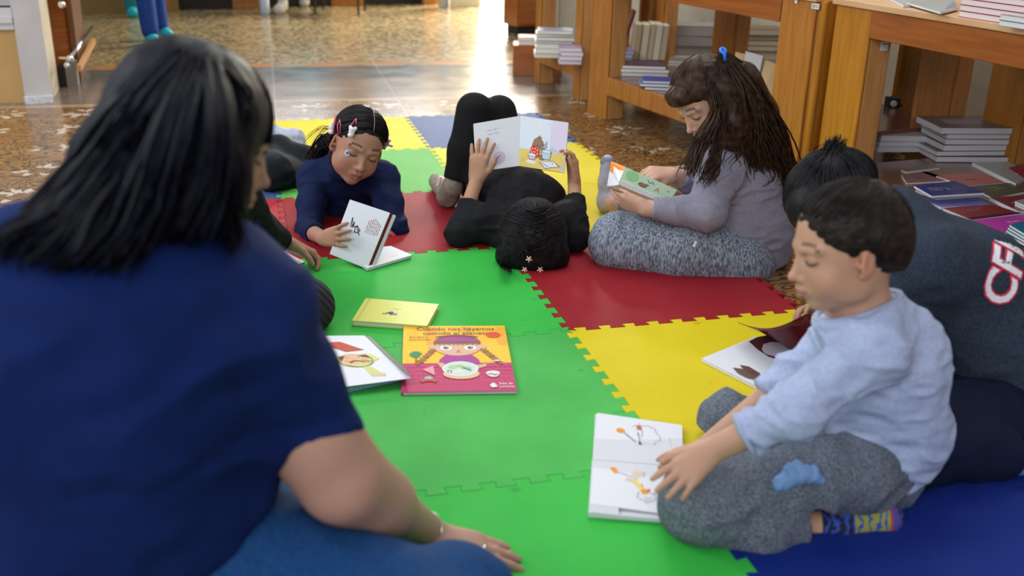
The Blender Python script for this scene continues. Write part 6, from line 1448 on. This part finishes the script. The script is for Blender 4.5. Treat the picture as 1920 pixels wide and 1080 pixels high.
    wav([(1375, 215, 2.66), (1385, 270, 2.66), (1372, 310, 2.66), (1345, 335, 2.65)], 22, .0013, .018, sp=14)
    wav([(1436, 230, 2.86), (1466, 290, 2.87), (1476, 338, 2.88)], 60, .003, .006, sp=5)
    hr.build(HAIR_BR, ro)
    k = MB(); n = nrm(np.array([0, -.3, 1])); k.tube([tie+np.array([.006*math.cos(t), .012*math.sin(t)-.01, .004+.004*math.sin(t)]) for t in np.linspace(0, 6.28, 17)], .0045, mat('blue elastic', (.01, .16, .70), .5), 8); k.tube([tie+np.array([0, -.03, .006]), tie+np.array([.003, -.034, -.018])], .0045, mat('blue elastic', (.01, .16, .70), .5), 8); k.build('hair_elastic', ro, True)
girl_grey()
# ------------------------------------------------------------ woman in front
def woman():
    base = (.52, .30, .22)
    H = Head(Tp(378, 258, 1.33), cv(.86, -.20, -.46), cv(-.02, .94, .30), .222)
    ro = person((-.35, 1.10, 0), 'woman with long dark hair in a navy T-shirt, seated with her back turned')
    nb = Yp(300, 470, 1.16); Rs = Yp(442, 588, 1.15); Ls = Yp(60, 560, 1.03); Re = Yp(640, 905, 1.13); Rw = Yp(804, 994, 1.325)
    ch = Yp(300, 640, 1.12); be = Yp(225, 800, 1.10); pe = Yp(190, 960, 1.08); 
    Rh = Yp(360, 1060, 1.10); Rk = Zp(860, 1130, .07); Lk = Zp(600, 990, .05)
    g = SDF(); head_sdf(g, H); g.cap(H.w(0, -.10, -.20), nb, .056, .060, .04); g.chain([nb, ch, be, pe], [.07, .10, .11, .12], .04); g.cap(nb, Rs, .05, .04, .04); g.cap(nb, Ls, .05, .04, .04)
    g.chain([Rs, Re], [.044, .044]); g.chain([Re, Re*.55+Rw*.45, Rw], [.046, .041, .024], .03)
    g.cap(Re*.7+Rs*.3, Rs, .046, .044, .04); g.cap(Re*.75+Rs*.25, Re*.7+Rw*.3, .044, .040, .05)
    g.chain([Ls, Yp(-60, 800, 1.02), Yp(60, 900, 1.2)], [.048, .042, .03], .03)
    hand(g, Rw+np.array([0, 0, -.012]), nrm(Zp(915, 1038, .016)-Rw-np.array([0, 0, -.012])), (0, .12, -1), cv(-.35, -.9, 0), .90, curls=[(.02, .08, .12), (.0, .05, .1), (.0, .05, .08), (.0, .05, .1)], thumb=(1.1, .1), spread=.015)
    def paint(V):
        c = np.tile(np.array(base), (len(V), 1)); paint_head(V, H, base, c); return c
    grow('body', g, .0032, SKIN, ro, paint=paint)
    g2 = SDF(); head_sdf(g2, H); lashes(H, g2, ro, .0012)
    navy = cloth('royal navy cotton', (.0022, .015, .098), noise=.10, nscale=30, bscale=500, bump=.25)
    s = SDF(); s.chain([Rs, Re*.45+Rs*.55, Re*.82+Rs*.18], [.080, .065, .058], .04); s.cut(Yp(562, 842, 1.13), cv(.30, -.95, .15), .16)
    s.chain([nb+np.array([0, 0, -.01]), ch, be, pe], [.085, .155, .165, .17], .06); s.ell(Yp(360, 640, 1.12), (.12, .11, .14), k=.08); s.ell(Yp(130, 690, 1.02), (.16, .13, .18), k=.08)
    s.ell(Yp(235, 900, 1.10), (.17, .15, .13), k=.08)
    s.cap(nb+np.array([.02, 0, -.01]), Rs, .075, .070, .06); s.cap(nb, Ls, .08, .075, .06); s.chain([Ls, Yp(-60, 800, 1.0)], [.07, .07], .05)
    s.cut(nb+(H.c-nb)*.22, H.c-nb, .11)
    fo = folds(.012, 7, (1.0, 1.0, 1.9), 51, .35)
    grow('t_shirt', s, .0048, navy, ro, disp=fo)
    den = mat('dark blue denim', (.006, .045, .16), .8, .2, color2=(.012, .075, .23), nscale=260, stretch=(1, 1, .3), bump=.5, bscale=300, detail=2)
    t = SDF(); t.chain([pe, Rh], [.14, .13], .05); t.chain([Rh, Zp(690, 1165, .085), Zp(850, 1240, .07)], [.120, .100, .085], .05); t.chain([pe, Lk], [.11, .065], .05); t.chain([Lk, Zp(740, 1020, .04)], [.060, .045], .04)
    t.chain([Rk, Zp(700, 1180, .06)], [.08, .06], .04)
    grow('jeans', t, .0048, den, ro, disp=folds(.010, 9, (1, 1, 1.3), 52))
    # hair falling over the shoulder
    hr = Hair(); hb = SDF(); hb.ell(H.w(0, -.10, .12), np.array([.375, .445, .405])*H.h, H.ax()); hb.ell(H.w(.0, .50, -.15), np.array([.42, .40, .44])*H.h, H.ax(), .02, 's')
    def TT(x, y, t): return Tp(x, y, t)
    hb.chain([TT(350, 215, 1.26), TT(300, 300, 1.22), TT(240, 390, 1.19), TT(180, 450, 1.18)], [.085, .088, .070, .035], .05); hb.chain([TT(375, 250, 1.22), TT(372, 330, 1.20), TT(365, 395, 1.19)], [.05, .052, .035], .05)
    hb.chain([TT(225, 340, 1.25), TT(120, 420, 1.27), TT(70, 450, 1.28)], [.06, .035, .02], .05); hb.chain([TT(405, 350, 1.22), TT(425, 440, 1.22)], [.028, .018], .03)
    hr.bulk(hb, .005, disp=lambda V: .003*ridge(V*np.array([30, 30, 14]), 8))
    rng = random.Random(31); TS_ = {}
    def tsurf(x, y):
        kk = (round(x/12), round(y/12))
        if kk not in TS_:
            P = np.array([Tp(kk[0]*12, kk[1]*12, .80+.006*q) for q in range(110)]); v = np.minimum(s(P), hb(P)); i = int(np.argmax(v < 0)); TS_[kk] = .80+.006*i if v[i] < 0 else 9.
        return TS_[kk]
    def strands(P, n, r, sx, sy, sd, curl=.003):
        for i in range(n):
            a, b, c = rng.gauss(0, 1), rng.gauss(0, 1), rng.gauss(0, 1); ph = rng.uniform(0, 6.3); Q = []
            for j, (x, y, t) in enumerate(P): f = .35+.65*j/(len(P)-1); xx, yy = x+a*sx*f, y+b*sy*f; Q.append(Tp(xx, yy, min(t-.045+c*sd*f, tsurf(xx, yy)-.008-.01*abs(c))))
            W_ = smooth_path(Q, 14); tt = np.linspace(0, 1, 14); W_[:, 0] += curl*np.sin(tt*9+ph)*tt; hr.lock(W_, r*rng.uniform(.6, 1.2))
    def pr(u, r):
        a = (u-.5)*2*math.pi; st = nrm([.25*math.sin(a)+.1, .35+.25*math.cos(a), .95]); en = nrm([math.sin(a), .55*math.cos(a)-.25, -.15]); return st, en
    comb(hr, H, pr, 420, .0046, 1.06, 1.12, steps=9, jit=.05, rng=rng, rad=(.35, .405, .39))
    strands([(345, 105, 1.26), (270, 190, 1.20), (200, 300, 1.18), (120, 400, 1.20), (60, 455, 1.22)], 170, .0046, 34, 20, .03)
    strands([(370, 110, 1.24), (330, 210, 1.17), (290, 320, 1.14), (250, 420, 1.14), (200, 480, 1.15)], 200, .0046, 34, 16, .02)
    strands([(390, 112, 1.25), (400, 210, 1.17), (390, 310, 1.15), (360, 400, 1.15), (340, 440, 1.16)], 170, .0044, 34, 14, .02)
    strands([(415, 120, 1.27), (440, 190, 1.24), (424, 280, 1.22), (420, 370, 1.21), (440, 455, 1.22)], 150, .0040, 10, 14, .02)
    strands([(425, 126, 1.30), (458, 172, 1.30), (462, 218, 1.30)], 60, .0036, 5, 6, .01)
    strands([(150, 330, 1.22), (80, 400, 1.24), (20, 440, 1.26), (-20, 470, 1.28)], 70, .0036, 18, 14, .02, .005)
    strands([(230, 330, 1.16), (180, 410, 1.14), (140, 480, 1.14), (100, 500, 1.15)], 40, .0035, 26, 10, .02, .006)
    strands([(160, 370, 1.20), (90, 420, 1.20), (40, 455, 1.22), (10, 480, 1.24)], 40, .0030, 16, 14, .02, .005)
    hr.build(HAIR_W, ro)
    hl = Hair()
    for i in range(9): q = i*.6; hl.lock(smooth_path([Tp(405+q, 446+q, 1.20), Tp(455+q, 455+q, 1.22), Tp(490, 455+q*.5, 1.25), Tp(512, 448+q*.3, 1.27)], 10), .0012)
    o = hl.build(hair_mat('amber hair ends', (.35, .17, .04), (.5, .27, .08), .5), ro, 'hair_ends'); o['label'] = 'amber bleached hair ends'
    k = MB(); c = Zp(905, 1036, .020); a_ = nrm(Zp(960, 1050, .016)-Rw); e1 = nrm(np.cross(a_, (0, 0, 1))); e2 = np.cross(a_, e1)
    k.tube([c+(e1*math.cos(t)+e2*math.sin(t))*.0105 for t in np.linspace(0, 6.283, 25)], .0022, M_chrome, 6, cap=False); k.build('ring', ro, True)
    k = MB(); c = Rw+(Re-Rw)*.03; a_ = nrm(Rw-Re); e1 = nrm(np.cross(a_, (0, 0, 1))); e2 = np.cross(a_, e1)
    k.tube([c+(e1*math.cos(t)+e2*math.sin(t))*.0262+a_*.005*math.sin(t) for t in np.linspace(0, 6.283, 41)], .0013, M_chrome, 6, cap=False)
    for i in range(7): t = .8+i*.55; k.lathe(c+(e1*math.cos(t)+e2*math.sin(t))*.0268+a_*.005*math.sin(t)-a_*.003, a_, [(0, .001), (.003, .0038), (.006, .001)], mat('pale lilac bead', (.70, .62, .75), .3), 8)
    k.build('bracelet', ro, True)
    return Rw, Re
HAIR_W = hair_mat('long black hair', (.0025, .0025, .0045), (.006, .007, .014), .5, .07)
WR, WE = woman()

# ------------------------------------------------------------ child mostly hidden behind the woman
def hidden_child():
    base = (.45, .245, .155)
    H = Head(Yp(395, 255, 2.35), cv(.75, -.45, .3), cv(.15, .9, .4), .20)
    ro = person(Zp(430, 560, 0), 'child in black mostly hidden behind the woman, one hand resting on a booklet')
    nb = Yp(400, 320, 2.42); sh = Yp(440, 350, 2.42); el = Yp(490, 432, 2.50); w = Yp(538, 455, 2.60); ch = Yp(395, 380, 2.42); pe = Zp(385, 520, .10)
    hp = pe+np.array([.05, -.03, 0]); kn = Zp(572, 575, .055); s2 = Yp(360, 350, 2.40); k2 = Zp(430, 470, .06)
    g = SDF(); head_sdf(g, H); g.cap(H.w(0, -.1, -.2), nb, .042, .045, .03); g.chain([nb, ch, pe], [.05, .07, .07], .03); g.chain([sh, el, w], [.03, .026, .0195]); g.cap(nb, sh, .035, .03, .03); g.chain([pe, kn], [.06, .045], .03)
    g.cap(nb, s2, .035, .03, .03); g.cap(s2, Yp(340, 450, 2.35), .03, .025, .02)
    hand(g, w, Yp(585, 478, 2.62)-w, cv(-.1, -.75, .2), cv(-.3, -.5, .8), .80, curls=[(.5, .7, .5), (.45, .7, .5), (.4, .7, .5), (.4, .7, .5)], thumb=(.5, .6), spread=.06)
    def paint(V):
        c = np.tile(np.array(base), (len(V), 1)); paint_head(V, H, base, c); return c
    grow('body', g, .003, SKIN, ro, paint=paint)
    blk = cloth('black jersey', (.010, .010, .012), noise=.2, nscale=50)
    s = SDF(); s.chain([nb, ch, pe], [.065, .10, .10], .04); s.cap(nb, sh, .055, .052, .04); s.cap(nb, s2, .055, .052, .04); s.chain([sh, el, el+(w-el)*.85], [.052, .044, .030], .03); s.cap(s2, Yp(340, 450, 2.35), .05, .04, .03); s.cut(el+(w-el)*.8, w-el, .05)
    grow('jumper', s, .0045, blk, ro, disp=folds(.004, 20, (1, 1, 1.6), 61))
    m, nt, b = new_mat('black ribbed knit'); L = nt.links; tc = N(nt, 'ShaderNodeTexCoord'); wv = N(nt, 'ShaderNodeTexWave'); wv.inputs['Scale'].default_value = 26; wv.inputs['Distortion'].default_value = .6; wv.bands_direction = 'DIAGONAL'
    L.new(tc.outputs['Object'], wv.inputs[0]); r = N(nt, 'ShaderNodeValToRGB'); r.color_ramp.elements[0].color = (.004, .004, .007, 1); r.color_ramp.elements[1].color = (.016, .017, .026, 1); L.new(wv.outputs[1], r.inputs[0]); L.new(r.outputs[0], b.inputs['Base Color'])
    bp = N(nt, 'ShaderNodeBump'); bp.inputs['Distance'].default_value = .004; L.new(wv.outputs[1], bp.inputs['Height']); L.new(bp.outputs[0], b.inputs['Normal']); b.inputs['Roughness'].default_value = .85
    t = SDF(); t.chain([pe, hp], [.10, .10]); t.chain([hp, Zp(500, 545, .075), kn], [.095, .085, .060], .04); t.chain([kn, Zp(480, 500, .05)], [.055, .045], .05); t.chain([pe, k2], [.09, .055], .04)
    grow('ribbed_trousers', t, .0042, m, ro)
    hr = Hair(); hb = SDF(); hb.ell(H.w(0, -.085, .135), np.array([.36, .44, .39])*H.h, H.ax()); hb.ell(H.w(0, .43, -.10), np.array([.42, .275, .345])*H.h, H.ax(), .02, 's'); hb.cap(H.w(0, -.3, -.1), H.w(0, -.3, -.5), .06, .04, .04); hr.bulk(hb, .004)
    hr.build(HAIR_K, ro)
    # blonde-brown strand lying over the sleeve belongs to the woman's hair: thin light ends
hidden_child()

# ------------------------------------------------------------ boy in the lettered sweatshirt
def boy_behind():
    base = (.50, .27, .18)
    H = Head(Tp(1556, 385, 2.10), cv(-.80, -.58, .05), cv(-.50, .72, .40), .205)
    ro = person((.92, 1.86, 0), 'boy in a dark lettered sweatshirt, bent over behind the boy in pale blue')
    nb = Yp(1665, 425, 1.96); Ls = Yp(1755, 500, 1.82); Rs = Yp(1700, 455, 2.06); ch = Yp(1800, 540, 1.90); be = Yp(1900, 650, 1.87); pe = Yp(1905, 745, 1.86)
    Lel = Yp(1640, 620, 1.86); Lw = Yp(1600, 640, 1.96); Rel = Yp(1610, 560, 2.10); Rw = Yp(1562, 584, 2.12)
    Lh = Yp(1890, 790, 1.80); Lk = Zp(1700, 830, .07); La = Zp(1930, 862, .03); Rh = Yp(1900, 770, 1.98); Rk = Zp(1690, 720, .07)
    g = SDF(); head_sdf(g, H); g.cap(H.w(0, -.1, -.2), nb, .045, .05, .03); g.chain([nb, ch, be, pe], [.05, .08, .08, .08], .03); g.cap(nb, Ls, .035, .03, .03); g.cap(nb, Rs, .035, .03, .03)
    g.chain([Ls, Lel, Lw], [.03, .027, .02]); g.chain([Rs, Rel, Rw], [.03, .027, .02]); g.chain([Lh, Lk, La], [.06, .045, .024], .03); g.chain([Rh, Rk], [.06, .045], .03); g.cap(La, La+np.array([.10, -.01, .0]), .022, .018, .01)
    hand(g, Rw, Yp(1508, 574, 2.10)-Rw, cv(0, -.8, .2), cv(0, .5, .8), .72, curl=(.4, .5, .4), thumb=(.5, .5))
    hand(g, Lw, Yp(1560, 650, 2.03)-Lw, cv(0, -.8, .2), cv(0, .5, .8), .72, curl=(.4, .5, .4), thumb=(.5, .5))
    def paint(V):
        c = np.tile(np.array(base), (len(V), 1)); paint_head(V, H, base, c); return c
    grow('body', g, .003, SKIN, ro, paint=paint)
    sw = cloth('dark slate marl sweatshirt', (.020, .030, .048), color2=(.036, .050, .076), nscale=220, detail=2, bump=.4)
    s = SDF(); s.chain([nb, ch, be, pe], [.070, .130, .140, .125], .06); s.cap(nb, Ls, .065, .065, .05); s.cap(nb, Rs, .065, .062, .05); s.chain([Ls, Lel, Lw], [.066, .055, .036], .04); s.chain([Rs, Rel, Rw], [.062, .05, .036], .04)
    s.cut(Lel+(Lw-Lel)*.85, Lw-Lel, .06); s.cut(Rel+(Rw-Rel)*.85, Rw-Rel, .06); s.cut(nb+nrm(H.c-nb)*.02, H.c-nb, .09); s.cut(Yp(1880, 800, 1.82), (.1, -.1, -1), .25)
    grow('sweatshirt', s, .0042, sw, ro, disp=folds(.007, 12, (1, 1, 1.8), 71))
    k = MB(); k.tube([nb+nrm(H.c-nb)*.012+(nrm(np.cross(H.c-nb, (0, 1, 0)))*math.cos(t)+nrm(np.cross(H.c-nb, np.cross(H.c-nb, (0, 1, 0))))*math.sin(t))*.066 for t in np.linspace(0, 6.283, 33)], .007, mat('dark slate rib', (.022, .032, .05), .9), 8, cap=False); k.build('collar', ro, True)
    # letters projected onto the cloth along its own surface
    sdf = s
    def letters(txt, px, py, size, rot, shear, colr, off, grow_=0.0, depth=1.70):
        cu = bpy.data.curves.new('lettering', 'FONT'); cu.body = txt; cu.size = 1; cu.resolution_u = 3; cu.offset = grow_
        t = bpy.data.objects.new('lettering', cu); COL.objects.link(t); bpy.context.view_layer.update(); me = t.to_mesh()
        import bmesh
        bm = bmesh.new(); bm.from_mesh(me); bmesh.ops.triangulate(bm, faces=bm.faces[:])
        for _ in range(2): bmesh.ops.subdivide_edges(bm, edges=[e for e in bm.edges if e.calc_length() > .06], cuts=1, use_grid_fill=True)
        bmesh.ops.triangulate(bm, faces=bm.faces[:]); P = [tuple(v.co) for v in bm.verts]; F = [tuple(v.index for v in f.verts) for f in bm.faces]; bm.free()
        t.to_mesh_clear(); bpy.data.objects.remove(t); bpy.data.curves.remove(cu)
        q = math.radians(rot); V = []; bad = []
        o0 = march(sdf, Tp(px, py, depth), ray(px, py), .003, 200); e = .004
        gr_ = np.array([sdf((o0+d)[None])[0]-sdf((o0-d)[None])[0] for d in np.eye(3)*e]); n0 = nrm(gr_)
        er = cv(1, 0, 0); er = nrm(er-n0*(er@n0)); eu = np.cross(n0, er); c_, s_ = math.cos(q), math.sin(q)
        for x, y, _ in P:
            x, y = x*size*1.0, y*size; x += shear*y; X, Y = x*c_-y*s_, x*s_+y*c_
            p = o0+er*X+eu*Y; h = march(sdf, p+n0*.06, -n0, .0015, 110)
            V.append(h+n0*(off+.0045)); bad.append(sdf(h[None])[0] > .004)
        k.add(V, [f for f in F if not any(bad[i] for i in f)], colr)
    for txt in ('CFN',):
        k = MB(); letters(txt, 1880, 580, .088, 60, .0, mat('red print', (.62, .02, .07), .6), .0006, .060); letters(txt, 1880, 580, .088, 60, .0, mat('white print', (.80, .78, .82), .6), .0016, .02)
        o = k.build('chest_print', ro); o['label'] = 'white letters with a red outline'
    jn = mat('dark navy trousers', (.004, .009, .030), .85, .2, bump=.3, bscale=300)
    t = SDF(); t.chain([be, pe], [.11, .13], .04); t.chain([Lh, Lk], [.105, .075], .04); t.chain([Lk, La-np.array([.06, 0, -.01])], [.065, .045], .04); t.chain([Rh, Rk], [.10, .07], .04)
    grow('trousers', t, .0045, jn, ro, disp=folds(.008, 10, (1, 1, 2), 72))
    f = SDF(); f.cap(La-np.array([.035, 0, 0]), La-np.array([.005, 0, 0]), .030, .028); grow('sock', f, .003, cloth('light blue sock', (.10, .30, .55)), ro)
    hr = Hair(); hb = SDF(); hb.ell(H.w(0, -.07, .145), np.array([.375, .455, .40])*H.h, H.ax()); hb.ell(H.w(0, .48, -.16), np.array([.44, .275, .345])*H.h, H.ax(), .02, 's'); hb.ell(H.w(0, -.3, -.05), np.array([.26, .18, .22])*H.h, H.ax(), .04)
    hb.ell(H.w(.15, .28, .12), np.array([.18, .17, .20])*H.h, H.ax(), .05); hr.bulk(hb, .0036)
    rng = random.Random(17)
    def ends(u, r):
        a = u*2*math.pi; f, s_ = math.cos(a), math.sin(a); st = nrm([.05, -.45, .85]); e = nrm([s_*.9, f*.95, .12 if f > 0 else -.25]); t = r.random()*.55; return slerp(st, e, t), slerp(st, e, min(1, t+.5))
    comb(hr, H, ends, 700, .0042, 1.08, 1.15, steps=8, jit=.03, rng=rng, rad=(.345, .435, .385))
    for i in range(50):   # tuft standing up at the crown
        p0 = skull_pt(H, nrm([rng.uniform(-.3, .3), -.35+rng.uniform(-.25, .25), .9]), 1.08); hr.lock([p0, p0+H.d(rng.uniform(-.04, .04), -.06, .05)*H.h, p0+H.d(rng.uniform(-.08, .08), -.14, .06+rng.uniform(0, .05))*H.h], .0024)
    hr.build(HAIR_K, ro)
boy_behind()

# ------------------------------------------------------------ people far behind: legs and shoes
def legs(label, parts, loc):
    ro = person(loc, label)
    for nm, prims, m, h in parts:
        s = SDF()
        for P, R in prims: s.chain(P, R, .03)
        grow(nm, s, h, m, ro, levels=3)
    return ro
jean = mat('blue jeans', (.012, .040, .20), .8, .2, color2=(.02, .065, .28), nscale=80); teal = mat('turquoise shoe', (.01, .42, .48), .5)
A_, B_ = Zp(282, 86, FZ), Zp(305, 74, FZ); hip = np.array([-2.42, 7.0, .86])
legs('person standing far behind in blue jeans and turquoise shoes', [
    ('jeans', [([A_+np.array([-.01, .05, .09]), A_+np.array([-.06, .14, .45]), hip+np.array([-.06, -.1, 0])], [.055, .065, .085]), ([B_+np.array([-.02, .05, .09]), B_+np.array([-.07, .12, .45]), hip+np.array([.05, .1, 0])], [.05, .062, .085])], jean, .008),
    ('body', [([hip, hip+np.array([0, 0, .25])], [.12, .13]), ([A_+np.array([0, .05, .07]), A_+np.array([0, .03, .05])], [.03, .03]), ([B_+np.array([0, .05, .07]), B_+np.array([0, .03, .05])], [.03, .03])], mat('teal top', (.02, .2, .24), .8), .01),
    ('shoe', [([A_+np.array([-.01, .06, .045]), A_+np.array([.035, -.02, .035])], [.042, .036])], teal, .006), ('shoe', [([B_+np.array([-.01, .06, .045]), B_+np.array([.045, -.01, .035])], [.040, .034])], teal, .006)], (A_+B_)/2)
C_ = Zp(247, 33, FZ)
legs('person in turquoise trousers standing at the back left', [('trousers', [([C_+np.array([0, .04, .08]), C_+np.array([-.02, .06, .8])], [.06, .09])], mat('turquoise cloth', (.01, .20, .24), .7), .009),
    ('body', [([C_+np.array([-.02, .06, .7]), C_+np.array([-.02, .06, 1.0])], [.08, .12])], mat('teal top', (.02, .2, .24), .8), .012), ('shoe', [([C_+np.array([0, .05, .045]), C_+np.array([.02, -.02, .04])], [.05, .045])], teal, .007)], C_)
whs = mat('white shoe', (.62, .58, .52), .5); D_, E_ = Zp(524, 26, FZ), Zp(571, 12, FZ)
legs('person seated at the back wall wearing white shoes', [
    ('shoe', [([D_+np.array([.0, .0, .035]), D_+np.array([0, .14, .05]), D_+np.array([0, .17, .12])], [.045, .04, .04])], whs, .007), ('shoe', [([E_+np.array([.0, .0, .035]), E_+np.array([0, .10, .06])], [.045, .045])], whs, .007),
    ('trousers', [([D_+np.array([0, .17, .15]), D_+np.array([.02, .2, .45])], [.06, .07]), ([E_+np.array([0, .10, .15]), E_+np.array([.0, .1, .45])], [.06, .07]), ([D_+np.array([.02, .2, .45]), D_+np.array([.1, .3, .48]), E_+np.array([0, .1, .45])], [.08, .1, .08])], mat('dark trousers', (.02, .02, .03), .8), .01),
    ('body', [([D_+np.array([.1, .3, .45]), D_+np.array([.1, .3, .8])], [.12, .13])], mat('teal top', (.02, .2, .24), .8), .012)], (D_+E_)/2)
k = MB(); c = Zp(497, 27, FZ); k.lathe(c, (0, 0, 1), [(0, .034), (.01, .04), (.12, .04), (.135, .03), (.15, .038), (.22, .038), (.25, .018), (.27, .016), (.28, .018), (.295, .018)], mat('clear pale bottle', (.50, .58, .68), .15, .6), 20)
o = k.build('water_bottle', loc=c, smooth=True); set_props(o, 'pale water bottle standing on the floor by the white shoes', 'bottle')
k = MB(); c = Zp(591, 27, FZ)
k.tube([c, c+np.array([0, .0, .45])], .010, M_dark, 8); k.build  # chair leg
for dx, dy in ((.36, 0), (0, .36), (.36, .36)): k.tube([c+np.array([dx, dy, 0]), c+np.array([dx, dy, .45])], .010, M_dark, 8)
root = empty('chair', c, 'thin dark-legged chair beside the white shoes at the back', 'chair')
for dx, dy in ((0, 0), (.36, 0), (0, .36), (.36, .36)):
    k = MB(); k.tube([c+np.array([dx, dy, 0]), c+np.array([dx, dy, .45])], .010, M_dark, 8); k.build('leg', root)
k = MB(); k.obox(c+np.array([-.02, -.02, .45]), (.40, 0, 0), (0, .40, 0), (0, 0, .03), M_dark); bevel(k.build('seat', root), .006)
s = SDF(); c = Zp(166, 17, FZ); s.chain([c+np.array([-.08, .05, .09]), c+np.array([.0, 0, .06]), c+np.array([.10, -.02, .03])], [.09, .07, .02], .03); o = grow('cloth_bag', s, .008, mat('crumpled pale cloth', (.45, .43, .44), .8), None, disp=folds(.01, 20, (1, 1, 1), 5), levels=3)
V_ = np.array([v.co[:] for v in o.data.vertices]); V_ -= c; o.data.vertices.foreach_set('co', V_.ravel()); o.location = tuple(c); set_props(o, 'crumpled pale cloth bag on the floor behind the display case', 'bag')
